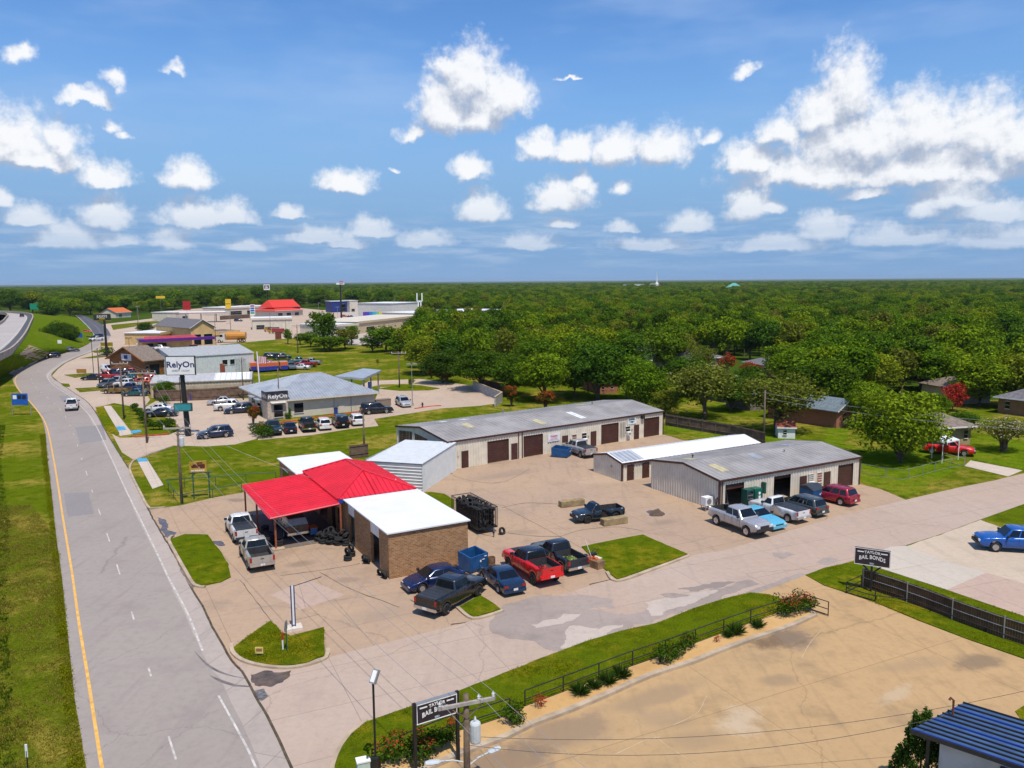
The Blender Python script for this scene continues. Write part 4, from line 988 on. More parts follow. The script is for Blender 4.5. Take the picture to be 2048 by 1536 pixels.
MB().bx(-.55, 6.6, 10.66, 10.74, 3.25, 3.6).build('fascia', M_BLUETRIM, ts); MB().bx(6.52, 6.62, 10.74, 22.4, 3.3, 3.6).build('fascia', M_BLUETRIM, ts); MB().bx(-.6, -.52, 10.76, 22.4, 3.42, 3.6).build('fascia', M_REDROOF, ts)
MB().bx(.2, 6.1, 11.1, 21.9, .021, .05).build('floor_slab', M_KERB, ts)
mb = MB().tube([(5.2, 12.2, 3.9), (5.2, 12.2, 4.35)], .05, 8); mb.build('roof_vent', M_WHITEPAINT, ts)
# north wing
bwall(-.9, -.65, 22.6, 31.2, 0, 3.2); bwall(-.65, 5.6, 31.0, 31.2, 0, 3.2); bwall(5.4, 5.6, 22.5, 31.0, 0, 3.2)
MB().bx(-1.1, 5.8, 22.45, 31.4, 3.2, 3.3).build('flat_roof', M_WHITEROOF, ts)
for v0, v1 in ((23.4, 25.6), (27.2, 29.6)):
 w = MB().bx(-.93, -.88, v0, v1, .1, 2.5).build('window', M_GLASS, ts); MB().bx(-.96, -.87, v0, v1, 2.5, 2.62).build('frame', M_WHITEPAINT, w)
# canopy
cs_ = [(-6.35, 10.45, 3.02), (-.55, 10.45, 3.42), (-6.35, 22.2, 3.02), (-.55, 22.2, 3.42)]
part('canopy_roof', roof_sheet(cs_[0], cs_[1], cs_[2], cs_[3], 0.6, .09), M_REDROOF, ts)
for (a, b) in ((cs_[0], cs_[2]), (cs_[0], cs_[1]), (cs_[2], cs_[3])):
 a, b = Vector(a), Vector(b); MB().tube([a - Vector((0, 0, .12)), b - Vector((0, 0, .12))], .09, 4).build('canopy_beam', M_REDROOF, ts)
M_RUSTPOST = mat('red_oxide_post', (0.30, 0.085, 0.04), 0.6, var=0.25)
for (u, v, z) in ((-5.85, 11.0, 3.0), (-6.2, 16.6, 3.0), (-6.2, 22.0, 3.0), (.05 - .45, 10.75, 3.35)): MB().bx(u - .07, u + .07, v - .07, v + .07, 0, z).build('canopy_post', M_RUSTPOST, ts)
MB().bx(-6.4, -.02, 10.9, 22.1, .021, .06).build('canopy_slab', slab_mat('dark_concrete', (0.15, 0.125, 0.105), (0.5, 0.5, 0.5), None, None, 0.4, 0.6), ts)  # slab concrete darker than the yard, with random blotches
MB().bx(-6.2, -5.2, 10.6, 11.3, .03, .16).build('post_kerb', M_KERB, ts)

# --- pale metal shed behind it
p1, p2 = TP(7.2, 26.2), TP(11.67, 21.76); d = p2 - p1
shed = thing('metal_shed', 'white ribbed metal shed behind the red roof of the tyre shop', 'shed', p1, math.atan2(d.y, d.x)); W_ = d.length; D_ = 10.2
M_SHED = mat('white_sheet_steel', (0.62, 0.65, 0.66), 0.42, 0.1, var=0.06)
mb = MB(); Vv = []; S = []
for i in range(9): S += [(i / 9, 0), ((i + .75) / 9, .10), ((i + .9) / 9, .0)]
S.append((1, 0))
for t, h in S: Vv += [(0, -h, 3.05 * t), (W_, -h, 3.05 * t)]
mb.add(Vv, [(2 * i, 2 * i + 1, 2 * i + 3, 2 * i + 2) for i in range(len(S) - 1)]); mb.build('louvred_front', M_SHED, shed)
corr((W_, 0), (W_, D_), 0, lambda s: 3.05 + s * .02, .25).build('wall_panel', M_SHED, shed); corr((0, D_), (0, 0), 0, 3.05, .25).build('wall_panel', M_SHED, shed); corr((W_, D_), (0, D_), 0, 3.05, .25).build('wall_panel', M_SHED, shed)
part('roof', roof_sheet((-.1, -.15, 3.10), (W_ + .1, -.15, 3.10), (-.1, D_ + .1, 3.30), (W_ + .1, D_ + .1, 3.30), .42, .05), M_SHED, shed)
MB().bx(-.16, -.08, -.15, D_, 2.95, 3.25).build('gutter', M_STEELPOST, shed)

# --- credit union
o, ang, L = frame((571,836), (750,819))
cu = thing('credit_union', 'cream credit union building with wide grey hipped metal roof', 'building', o, ang)
M_CUWALL = mat('cream_siding', (0.56, 0.50, 0.40), 0.7, var=0.08, scale=0.7)
MB().bx(0, L, 0, 20, 0, 3.0).build('wall', M_CUWALL, cu); MB().bx(-1.8, 0.0, 3, 17, 0, 3.0).build('wall', M_CUWALL, cu)
x0, x1, y0, y1, ze, zr = -2.6, L + .7, -.8, 20.8, 3.05, 6.0; R1, R2 = (6.0, 10.0, zr), (9.4, 10.0, zr)
E4 = [(x0, y0, ze), (x1, y0, ze), (x1, y1, ze), (x0, y1, ze)]
_ts = ts; ts = cu; _red = M_REDROOF; M_REDROOF = M_GALV
tri_roof(E4[0], E4[1], R1, R2, M_GALV, n=38); tri_roof(E4[1], E4[2], R2, R2, M_GALV, n=44); tri_roof(E4[2], E4[3], R2, R1, M_GALV, n=38); tri_roof(E4[3], E4[0], R1, R1, M_GALV, n=44)
ts = _ts; M_REDROOF = _red
MB().bx(x0, x1, y0 - .04, y0 + .02, ze - .22, ze + .02).build('fascia', M_CUWALL, cu); MB().bx(x0 - .02, x0 + .04, y0, y1, ze - .22, ze + .02).build('fascia', M_CUWALL, cu)
window(cu, 1.5, 3.0, .7, 2.3, -.04, panes=1); plain_door(cu, 9.0, -.03, M_CUWALL, 1.1, 2.1)
for u in (8.2, 11.2): MB().bx(u, u + .1, -.1, -.02, 0, 2.9).build('downspout', M_STEELPOST, cu)
tw = MB().bx(-3.0, .3, -.75, 2.6, 0, 4.7); T_ = tw.build('entrance_tower', M_STONE, cu)
MB().bx(-3.06, .36, -.81, 2.66, 3.05, 4.55).build('sign_band', mat('charcoal_band', (0.10, 0.085, 0.085), 0.7), T_)
mb = MB(); mb.add([(-3.4, -1.15, 4.7), (.7, -1.15, 4.7), (.7, 3.0, 4.7), (-3.4, 3.0, 4.7), (-1.35, .9, 5.6)], [(0, 1, 4), (1, 2, 4), (2, 3, 4), (3, 0, 4), (3, 2, 1, 0)]); mb.build('tower_roof', M_GALV, T_)
lettering('lettering', 'RelyOn', .98, T_, (-1.35, -.83, 3.80), (0, 0, 0), M_WHITEPAINT, .02, sx=1.05)
lettering('lettering', 'RelyOn', .9, T_, (-3.08, .9, 3.80), (0, 0, -math.pi / 2), M_WHITEPAINT, .02)
window(T_, -2.0, -.6, .4, 2.5, -.79, panes=2); MB().bx(-2.5, -.1, -1.45, -.8, 2.75, 2.85).build('awning', M_WHITEPAINT, T_)
for k in range(3):
 w = MB().bx(-1.87, -1.83, 4.5 + k * 4, 6.5 + k * 4, .5, 2.5).build('window', M_GLASS, cu); MB().bx(-1.9, -1.82, 4.5 + k * 4, 6.5 + k * 4, 2.5, 2.6).build('frame', M_WHITEPAINT, w)
for k in range(2): MB().bx(-3.4, -1.85, 4.2 + k * 4.2, 6.8 + k * 4.2, 2.62, 2.72).build('awning', M_GALV, cu)
dc = thing('drive_through_canopy', 'flat grey canopy over the drive-through lane behind the credit union', 'canopy', G(700, 775))
co = dc.location; cq = [G(x, y, 4.3) - Vector((co.x, co.y, 0)) for x, y in ((668,756), (727,740), (763,743.5), (728,760))]
mb = MB(); mb.add(cq + [p + Vector((0, 0, .35)) for p in cq], [(3, 2, 1, 0), (4, 5, 6, 7), (0, 1, 5, 4), (1, 2, 6, 5), (2, 3, 7, 6), (3, 0, 4, 7)]); mb.build('slab', M_GALV, dc)
for t, s in ((.12, .9), (.5, .9), (.9, .9), (.9, .15), (.45, .15)):
 p = (cq[0].lerp(cq[1], t)).lerp(cq[3].lerp(cq[2], t), s); MB().bx(p.x - .12, p.x + .12, p.y - .12, p.y + .12, 0, 4.35).build('post', M_STEELPOST, dc)
for x, y, lb in ((740,779,'blue drive-through teller island bin under the grey canopy'),):
 c = G(x, y); w = thing('teller_island', lb, 'kiosk', c, ang); MB().bx(-.4, .4, -.5, .5, 0, .2).build('base', M_KERB, w); MB().bx(-.3, .3, -.35, .35, .2, 1.6).build('cabinet', M_BLUETRIM, w)
tr = thing('trash_bin', 'blue round bin by the side door of the credit union', 'bin', G(672, 828)); MB().lathe([(.3, 0), (.34, .9), (.36, .95), (.3, 1.0), (.001, 1.0)], 12).build('can', M_BLUETRIM, tr); MB().lathe([(.37, 1.0), (.37, 1.06), (.001, 1.2)], 12).build('lid', M_TRIM, tr)
tb = thing('transformer_box', 'brown utility box behind the credit union', 'utility box', G(765, 812), ang); MB().bx(-1.4, 1.4, -.6, .6, .02, 1.2).build('cabinet', mat('taupe_box', (0.22, 0.17, 0.13), .7), tb); MB().bx(-1.45, 1.45, -.65, .65, 1.2, 1.28).build('lid', mat('taupe_box', (0.22, 0.17, 0.13)), tb)
bw = thing('block_wall', 'grey concrete block wall at the end of the credit union drive', 'wall', G(947, 779))
for a, b in (((947,779),(1004,803)), ((1004,803),(990,813))):
 a, b = G(*a) - bw.location, G(*b) - bw.location; d = b - a; mb = MB(); mb.box(tuple((a + b) / 2 + Vector((0, 0, .85))), (d.length, .25, 1.7), math.atan2(d.y, d.x)); mb.build('wall', M_BLOCK, bw); MB().box(tuple((a + b) / 2 + Vector((0, 0, 1.74))), (d.length + .1, .32, .08), math.atan2(d.y, d.x)).build('coping', M_KERB, bw)

# --- generic small and far buildings
def simple_building(name, label, fl, fr, depth, h, wall, roof, kind='flat', rise=1.5, over=.4, windows=(), doors=(), roofmat2=None, L=None, para=0.0, cat='building', ridge_along=True):
 o, ang, L0 = frame(fl, fr); L = L or L0
 root = thing(name, label, cat, o, ang)
 MB().bx(0, L, 0, depth, 0, h).build('wall', wall, root)
 e = over
 if kind == 'flat':
  MB().bx(-e, L + e, -e, depth + e, h, h + .18).build('roof', roof, root)
  if para: MB().bx(-e, L + e, -e - .02, -e + .12, h - para, h + .35).build('parapet', wall, root)
 elif kind == 'gable':
  if ridge_along:
   m = MB(); m.add([(-e, -e, h), (L + e, -e, h), (L + e, depth / 2, h + rise), (-e, depth / 2, h + rise), (-e, depth + e, h), (L + e, depth + e, h)], [(0, 1, 2, 3), (3, 2, 5, 4)]); m.add([(-e, -e, h - .12), (L + e, -e, h - .12), (L + e, depth / 2, h + rise - .12), (-e, depth / 2, h + rise - .12), (-e, depth + e, h - .12), (L + e, depth + e, h - .12)], [(3, 2, 1, 0), (4, 5, 2, 3)])
   m.build('roof', roof, root)
   for x in (0, L): MB().add([(x, 0, h), (x, depth, h), (x, depth / 2, h + rise * .92), (x + .02, 0, h), (x + .02, depth, h), (x + .02, depth / 2, h + rise * .92)], [(0, 1, 2), (5, 4, 3)]).build('gable', wall, root)
   MB().bx(-e, L + e, -e - .05, -e + .02, h - .16, h + .03).build('fascia', M_WHITEPAINT, root)
  else:
   m = MB(); m.add([(-e, -e, h), (-e, depth + e, h), (L / 2, depth + e, h + rise), (L / 2, -e, h + rise), (L + e, -e, h), (L + e, depth + e, h)], [(3, 2, 1, 0), (4, 5, 2, 3)]); m.add([(-e, -e, h - .12), (-e, depth + e, h - .12), (L / 2, depth + e, h + rise - .12), (L / 2, -e, h + rise - .12), (L + e, -e, h - .12), (L + e, depth + e, h - .12)], [(0, 1, 2, 3), (3, 2, 5, 4)])
   m.build('roof', roof, root)
   for y in (0, depth): MB().add([(0, y, h), (L, y, h), (L / 2, y, h + rise * .92), (0, y + .02, h), (L, y + .02, h), (L / 2, y + .02, h + rise * .92)], [(0, 1, 2), (5, 4, 3)]).build('gable', roofmat2 or wall, root)
   MB().add([(-e, -e - .03, h - .12), (L / 2, -e - .03, h + rise - .12), (L + e, -e - .03, h - .12), (L + e, -e - .03, h + .1), (L / 2, -e - .03, h + rise + .1), (-e, -e - .03, h + .1)], [(0, 1, 4, 5), (1, 2, 3, 4)]).build('fascia', M_WHITEPAINT, root)
 else:
  r = min(depth, L) / 2; a, b = ((r, depth / 2), (L - r, depth / 2)) if L >= depth else ((L / 2, r), (L / 2, depth - r))
  E5 = [(-e, -e, h), (L + e, -e, h), (L + e, depth + e, h), (-e, depth + e, h)]; A, B = (*a, h + rise), (*b, h + rise)
  m = MB(); m.add(E5 + [A, B], [(0, 1, 5, 4), (1, 2, 5), (2, 3, 4, 5), (3, 0, 4)] if L >= depth else [(0, 1, 4), (1, 2, 5, 4), (2, 3, 5), (3, 0, 4, 5)]); m.add([(x, y, z - .1) for x, y, z in E5], [(3, 2, 1, 0)])
  m.build('roof', roof, root); MB().bx(-e, L + e, -e - .05, -e + .02, h - .16, h + .02).build('fascia', M_WHITEPAINT, root)
 for (u0, u1, z0, z1) in windows: window(root, u0 * L, u1 * L, z0, z1, -.04)
 for u in doors: plain_door(root, u * L, -.04, M_BROWNSTEEL)
 return root
S_ = simple_building
# wood fronted shop
o = G(291, 752); b = G(331, 747.5); d = b - o; ang = math.atan2(d.y, d.x)
ws = thing('wood_shop', 'cedar shop with steep gable and porch beside the car lot', 'building', o, ang)
Ls = d.length; gd = (G(259, 742) - o).length; hs = 3.6
MB().bx(0, Ls, 0, gd, 0, hs).build('wall', M_WOOD, ws)
m = MB(); m.add([(-.7, -.7, hs), (Ls + .4, -.7, hs), (Ls + .4, gd / 2, hs + 3.2), (-.7, gd / 2, hs + 3.2), (-.7, gd + .7, hs), (Ls + .4, gd + .7, hs)], [(0, 1, 2, 3), (3, 2, 5, 4)]); m.add([(-.7, -.7, hs - .2), (Ls + .4, -.7, hs - .2), (Ls + .4, gd / 2, hs + 3.0), (-.7, gd / 2, hs + 3.0), (-.7, gd + .7, hs - .2), (Ls + .4, gd + .7, hs - .2)], [(3, 2, 1, 0), (4, 5, 2, 3)]); m.build('roof', M_BRSHINGLE, ws)
for x in (0, Ls): MB().add([(x, 0, hs), (x, gd, hs), (x, gd / 2, hs + 2.8), (x + .02, 0, hs), (x + .02, gd, hs), (x + .02, gd / 2, hs + 2.8)], [(0, 1, 2), (5, 4, 3)]).build('gable', M_WOOD, ws)
for s in (0, 1): MB().tube([(-.72, gd * s + (.7 if s else -.7), hs - .1), (-.72, gd / 2, hs + 3.1)], .16, 4).build('barge_board', M_WOOD, ws)
sg = MB().bx(-.1, -.02, gd * .36, gd * .64, hs - .2, hs + 1.4).build('gable_sign', M_WHITEPAINT, ws); MB().bx(-.14, -.1, gd * .46, gd * .56, hs + .2, hs + 1.1).build('emblem', M_BLUETRIM, sg)
MB().bx(Ls * .25, Ls * .7, -.06, .02, .1, 2.6).build('door', M_GLASS, ws); window(ws, Ls * .06, Ls * .16, .9, 2.4, -.04)
MB().bx(Ls + .05, Ls + 5.5, 0.6, gd, 0, 4.2).build('side_wing', M_WOOD, ws); window(ws, Ls + 1.2, Ls + 2.4, 1.2, 2.6, .56)
# metal warehouse and storage building
wh, U, sl = steel_building('metal_warehouse', 'pale grey metal warehouse behind the tall credit union sign', (345,753), (508,741), 22, 4.6, 6.0, 0.5, wall=mat('pale_steel', (0.52, 0.55, 0.55), 0.5, var=0.08), roof=mat('light_roof', (0.36, 0.37, 0.365), 0.5, var=0.1), trim=mat('pale_trim', (0.5, 0.52, 0.52), .5), period=.6, roofper=1.2)
for u0, u1, z0, z1 in ((.30, .36, 2.0, 3.2), (.395, .45, 2.0, 3.2)): window(wh, u0 * wh['len'] + 6, u1 * wh['len'] + 6, z0, z1, -.06, panes=1)
plain_door(wh, wh['len'] * .57, -.05, mat('rust_door', (0.24, 0.06, 0.03)), 1.2, 2.3); ribbed_door(wh, wh['len'] * .76, wh['len'] * .90, -.06, 0, 3.4, mat('pale_door', (0.46, 0.49, 0.49)))
st, U, sl = steel_building('storage_building', 'tan storage building with half white half grey roof behind the board fence', (303,796), (504,787), 13, 2.9, 3.7, 0.5, wall=mat('tan_steel', (0.52, 0.42, 0.30), 0.6, var=0.08), roof=mat('pale_grey_roof', (0.42, 0.42, 0.42), .5), trim=mat('tan_trim', (0.42, 0.34, 0.25), .6), period=.6, roofper=1.0)
sl2 = st['len']; skylight(st, sl, sl2 * .62, .05, 6.3, M_WHITEROOF, sl2 * .36)
for k in range(7): plain_door(st, sl2 * (.08 + .12 * k), -.05, mat('tan_trim', (0.42, 0.34, 0.25)), 2.2, 2.1)
# tan shops and purple canopy building
S_('tan_shop', 'low tan shop with flat roof beside the gabled arcade', (322,690), (372,683), 14, 4.2, M_TAN, M_WHITEROOF, windows=((.2, .5, .8, 2.6),), para=.5)
S_('gabled_arcade', 'tan drive-through building with grey gable roof', (383,692), (430,689), 30, 6.2, M_TAN, M_SHINGLE, 'gable', 3.0, .6, ridge_along=False, roofmat2=M_TAN, windows=((.12, .42, .2, 4.0), (.55, .90, .2, 4.0)))
S_('tan_annex', 'tan annex with dark mansard right of the gabled arcade', (431,682), (478,679), 12, 3.4, M_TAN, mat('dark_mansard', (0.09, 0.085, 0.10), .8), windows=((.3, .42, .6, 2.8),), para=1.2)
pb = S_('purple_canopy_store', 'tan store with purple fascia and pink awning', (285,702), (385,697), 9, 3.4, M_TAN, mat('dull_purple', (0.10, 0.06, 0.16), .6), windows=((.08, .22, .5, 2.4), (.30, .48, .5, 2.4)))
MB().bx(-1.0, 22.5, -2.6, -.2, 3.0, 3.9).build('fascia', mat('purple_fascia', (0.085, 0.012, 0.19), .5), pb); MB().add([(0, -2.3, 3.95), (17, -2.3, 3.95), (16.3, -.3, 4.7), (.7, -.3, 4.7)], [(0, 1, 2, 3), (3, 2, 1, 0)]).build('awning', mat('pink_awning', (0.75, 0.12, 0.16), .5), pb)
# filling station, far shops
fs = thing('filling_station_canopy', 'white and red striped filling station canopy on posts', 'canopy', G(395, 645), RAD(14))
MB().bx(-9, 15, -3, 9, 5.0, 5.9).build('canopy', M_WHITEPAINT, fs); MB().bx(-9.05, 15.05, -3.06, -3.0, 5.25, 5.55).build('stripe', mat('dark_red', (0.22, 0.012, 0.03), .5), fs)
for x in (-6, 2, 10): MB().bx(x - .3, x + .3, 0, .6, 0, 5.0).build('post', M_STEELPOST, fs)
S_('station_store', 'pale brick store beside the filling station canopy', (352,643), (378,641), 16, 5.2, M_CREAMBLOCK, M_WHITEROOF, windows=((.5, .9, .6, 2.8),))
S_('far_strip_mall', 'long pale strip of shops with dark red fronts', (450,632), (556,626), 20, 5.5, M_CREAMBLOCK, M_WHITEROOF, windows=((.1, .3, .5, 3), (.4, .6, .5, 3), (.7, .9, .5, 3)), para=.8)
for u in (.22, .62): pass
rr_ = S_('red_roof_restaurant', 'cream restaurant with a bright red two-tier roof', (551,635), (606,632), 20, 4.2, M_CREAMBLOCK, mat('bright_red_roof', (0.62, 0.045, 0.025), .5), 'hip', 2.5, 1.2, windows=((.1, .25, .8, 2.6), (.4, .55, .8, 2.6), (.7, .85, .8, 2.6)))
m = MB(); Lr = (G(606, 632) - G(551, 635)).length; m.add([(3, 5, 6.0), (Lr + 3, 5, 6.0), (Lr + 3, 12, 10.8), (5, 12, 10.8), (3, 19, 6.0), (Lr + 3, 19, 6.0)], [(0, 1, 2, 3), (3, 2, 5, 4), (0, 3, 4)]); m.build('upper_roof', mat('bright_red_roof', (0.62, 0.045, 0.025)), rr_); MB().add([(Lr + 2.9, 5.4, 3.0), (Lr + 2.9, 18.6, 3.0), (Lr + 2.9, 18.6, 6.0), (Lr + 2.9, 12, 10.4), (Lr + 2.9, 5.4, 6.0)], [(0, 1, 2, 3, 4)]).build('gable', M_CREAMBLOCK, rr_)
S_('blue_front_store', 'blue and white fronted store near the far lamp posts', (664,625), (700,624), 14, 8.0, mat('royal_blue', (0.012, 0.03, 0.16), .5), M_WHITEROOF, windows=((.55, .75, .5, 6),)); S_('pale_box_store', 'pale plain store next to the blue fronted one', (700,624.5), (716,624), 14, 8.4, M_CREAMBLOCK, M_WHITEROOF, windows=((.2, .6, .5, 2.5),))
S_('tan_flat_store', 'tan flat roofed store hidden behind the field trees', (718,668), (850,650), 26, 5.0, mat('sand_block', (0.54, 0.42, 0.27), .8), M_CREAMBLOCK, windows=((.1, .2, .6, 2.6),), para=.6)
S_('white_flat_store', 'white flat roofed store in the gap between the field trees', (664,674), (716,670), 20, 4.6, M_CREAMBLOCK, M_WHITEROOF, windows=((.3, .5, .6, 2.6),), para=.5)
S_('beige_corner_store', 'beige store with yellow sign band by the thin poles', (505,660), (585,658), 20, 5.2, M_CREAMBLOCK, M_WHITEROOF, windows=((.1, .3, .3, 2.2),), para=.6)
S_('long_white_store', 'long white flat roofed store at the edge of the woods', (786,637), (838,633), 26, 9.0, mat('off_white', (0.56, 0.54, 0.49), .7), M_WHITEROOF, windows=((.1, .2, .6, 3.6),))
S_('white_shed_row', 'long low white roofs running behind the trees', (835,646), (1010,636), 30, 5.0, M_CREAMBLOCK, M_WHITEROOF, windows=((.1, .15, .6, 2.6),)); S_('dark_red_store', 'dark red fronted store behind the rainbow trailer', (742,633), (788,631), 12, 6.0, mat('dark_red_front', (0.15, 0.02, 0.025), .7), M_SHINGLE, windows=((.3, .5, .6, 2.6),))
S_('orange_roof_house', 'house with orange and grey roof by the far road', (232,636), (262,634), 12, 3.4, M_CREAMBLOCK, mat('orange_roof', (0.50, 0.13, 0.03), .8), 'gable', 3.0, .6, windows=((.2, .4, .8, 2.2),))
# houses among the trees
hw_ = ((.12, .22, .9, 2.0), (.62, .74, .9, 2.0))
S_('brick_house', 'red brick house with blue grey roof behind the metal shop', (1672,857), (1713,849), 12, 2.6, M_REDBRICK, M_BLUEROOF, 'gable', 1.6, .6, windows=((.32, .45, .9, 2.1), (.75, .88, .9, 2.1)), cat='house', ridge_along=False, roofmat2=mat('pale_blue_gable', (0.42, 0.50, 0.54), .7)); S_('carport_house', 'tan house with low brown roof beside the white carport', (1874,893), (1940,889), 8, 2.6, mat('buff_brick', (0.34, 0.26, 0.14), .9), M_BRSHINGLE, 'hip', 1.4, .7, windows=((.80, .90, .9, 2.0),), cat='house')
S_('corner_house', 'brown brick house with slate roof at the right edge', (1995,826), (2090,838), 10, 2.7, mat('brown_brick_wall', (0.22, 0.12, 0.055), .9), M_SHINGLE, 'hip', 1.8, .6, windows=((.16, .25, .9, 2.1),), cat='house'); S_('shaded_house', 'pale brick house under the dark trees at right', (1916,809), (1980,806), 9, 2.7, mat('pale_brick', (0.40, 0.34, 0.27), .9), M_BRSHINGLE, 'hip', 1.6, .6, windows=hw_, cat='house')
S_('blue_gable_house', 'house with pale blue gable and slate wings beside the pink tree', (1208,716), (1258,713), 12, 2.8, mat('cream_siding_house', (0.55, 0.50, 0.38), .8), M_SHINGLE, 'hip', 2.4, .6, windows=hw_, cat='house'); S_('white_house', 'white house with slate roof right of the pink tree', (1258,717), (1302,722), 10, 2.8, M_WHITEPAINT, M_SHINGLE, 'hip', 2.2, .6, windows=hw_, cat='house')
S_('grey_roof_house', 'long house with grey roof behind the red crepe myrtles', (1368,742), (1445,736), 12, 2.8, mat('buff_brick', (0.34, 0.26, 0.14)), M_SHINGLE, 'hip', 2.0, .6, windows=hw_, cat='house'); S_('myrtle_house', 'slate roofed house right of the red crepe myrtles', (1490,746), (1552,756), 12, 2.7, M_REDBRICK, M_SHINGLE, 'hip', 2.0, .6, windows=hw_, cat='house')
S_('tan_roof_house', 'house with broad tan roof beyond the board fence', (1452,806), (1530,800), 10, 2.4, M_BRSHINGLE, M_BRSHINGLE, 'gable', 1.2, .6, windows=hw_, cat='house'); S_('teal_shed', 'weathered shed with pale blue roof near the utility pole', (1500,822), (1540,818), 6, 2.3, M_BRSHINGLE, M_BLUEROOF, 'gable', 1.0, .4, windows=((.3, .5, .9, 1.8),), cat='shed')
S_('garden_shed', 'tiny garden shed with rusty red roof behind the metal shop', (1556,877), (1590,878), 3, 1.6, M_WHITEPAINT, mat('rust_roof', (0.27, 0.07, 0.035), .8), 'gable', .7, .2, windows=((.3, .5, .6, 1.2),), cat='shed', ridge_along=True); S_('hidden_house', 'brown house just visible under the trees behind the long building', (1200,788), (1235,786), 8, 2.6, M_REDBRICK, M_GALV, 'gable', 1.4, .5, windows=hw_, cat='house')
S_('far_white_hall', 'white hall roof on the far horizon', (1246,579), (1266,579), 60, 12, M_WHITEPAINT, M_WHITEROOF, windows=((.2, .4, 2, 6),)); S_('far_church', 'far church with thin white steeple on the horizon', (1296,580), (1312,580), 40, 9, M_REDBRICK, M_SHINGLE, 'gable', 6, 1, windows=((.2, .4, 2, 6),), cat='church')
ch = bpy.data.objects.get('far_church'); MB().lathe([(4, 0), (4, 14), (1.6, 16), (.05, 40)], 8, (20, 0, 0)).build('steeple', M_WHITEPAINT, ch)
S_('far_green_roof', 'far building with pale green roof among the trees', (1452,586), (1474,586), 40, 8, M_WHITEPAINT, mat('sea_green_roof', (0.10, 0.34, 0.28), .6), 'hip', 8, 2, windows=((.2, .4, 2, 5),)); S_('far_pale_hall', 'far pale low hall near the right horizon', (2010,577), (2042,577), 60, 8, M_WHITEPAINT, M_WHITEROOF, windows=((.2, .4, 2, 5),))
# carport and blue roofed building at the bottom right
cp = thing('carport', 'white flat carport over the old red pickup', 'carport', G(1884, 923)); c0 = cp.location.copy()
q = [G(x, y, 2.4) - Vector((c0.x, c0.y, 0)) for x, y in ((1865,878), (1886,888), (1919,881), (1896,872))]
MB().add(q + [p + Vector((0, 0, .14)) for p in q], [(3, 2, 1, 0), (4, 5, 6, 7), (0, 1, 5, 4), (1, 2, 6, 5), (2, 3, 7, 6), (3, 0, 4, 7)]).build('roof', M_WHITEROOF, cp)
for p in q: MB().tube([(p.x * .98, p.y * .98, 0), (p.x * .98, p.y * .98, 2.4)], .05, 8).build('post', M_WHITEPAINT, cp)
zb = 3.3; a = G(1822, 1459, zb); b = G(1926, 1406, zb + .9); c = G(2048, 1443, zb + .9)
bo = thing('blue_roof_office', 'pale office with blue standing seam metal roof at the bottom right', 'building', (a.x, a.y, 0), math.atan2((c - b).y, (c - b).x))
di = bo.rotation_euler.z; inv = Matrix.Rotation(-di, 3, 'Z'); loc_ = lambda p: inv @ (p - Vector((a.x, a.y, 0)))
B_ = loc_(b); Lx = 14.0; M_NAVYROOF = mat('blue_standing_seam', (0.035, 0.090, 0.215), .45, .1, var=.2, scale=1.2); n_ = 10
M_RUST = mat('rust_primer', (0.42, 0.10, 0.045), .8, var=.3, scale=5)
rt = part('roof', roof_sheet((0, 0, zb), (Lx, 0, zb), (B_.x, B_.y, zb + .9), (B_.x + Lx, B_.y, zb + .9), .42, .0), M_NAVYROOF, bo)
for k in range(n_ + 1):
 t = k / n_; p = Vector((B_.x * t, B_.y * t, zb + .9 * t + .03)); MB().box((p.x + Lx / 2, p.y, p.z), (Lx, .05, .07)).build('seam', M_TRIM if k % 4 else M_BLUETRIM, rt)
 for j in range(3):
  if rnd.random() < .75: xx = rnd.uniform(.2, 6); l_ = rnd.uniform(.4, 1.6); MB().box((p.x + xx + l_ / 2, p.y + .055, p.z - .012), (l_, .05, .02)).build('rust_streak', M_RUST, rt)
MB().add([(-.02, -.06, zb - .16), (Lx, -.06, zb - .16), (Lx, -.06, zb + .03), (-.02, -.06, zb + .03), (-.02, 0, zb - .16), (Lx, 0, zb - .16), (Lx, 0, zb + .03), (-.02, 0, zb + .03)], [(0, 1, 2, 3), (7, 6, 5, 4), (3, 2, 6, 7), (0, 4, 5, 1), (0, 3, 7, 4)]).build('fascia', M_TRIM, bo)
MB().bx(1.0, Lx, .5, B_.y - .4, 0, zb - .02).build('wall', mat('pale_blue_grey_stucco', (0.44, 0.49, 0.52), .8, var=.08), bo); MB().bx(.55, .68, .25, .38, 0, zb - .1).build('post', M_TRIM, bo)
pv = B_ * .62 + Vector((.35, 0, 0)); mb = MB().tube([(pv.x, pv.y, zb + .5), (pv.x, pv.y, zb + 1.25), (pv.x - .1, pv.y - .06, zb + 1.35), (pv.x - .14, pv.y - .1, zb + 1.25)], .05, 8); mb.build('vent_pipe', mat('rusty_pipe', (0.14, 0.05, 0.03), .8), bo)
lo = part('porch_roof', roof_sheet((3.2, -2.8, 2.2), (3.2, .45, 2.8), (8.5, -2.8, 2.2), (8.5, .45, 2.8), .42, .05), M_NAVYROOF, bo)
for k in range(13): MB().add([(3.3 + k * .42, -2.8, 2.26), (3.34 + k * .42, -2.8, 2.26), (3.34 + k * .42, .4, 2.85), (3.3 + k * .42, .4, 2.85)], [(0, 1, 2, 3), (3, 2, 1, 0)]).build('rust_streak', M_RUST, lo)
for x in (3.4, 8.3): MB().bx(x - .06, x + .06, -2.7, -2.58, 0, 2.25).build('porch_post', M_TRIM, bo)

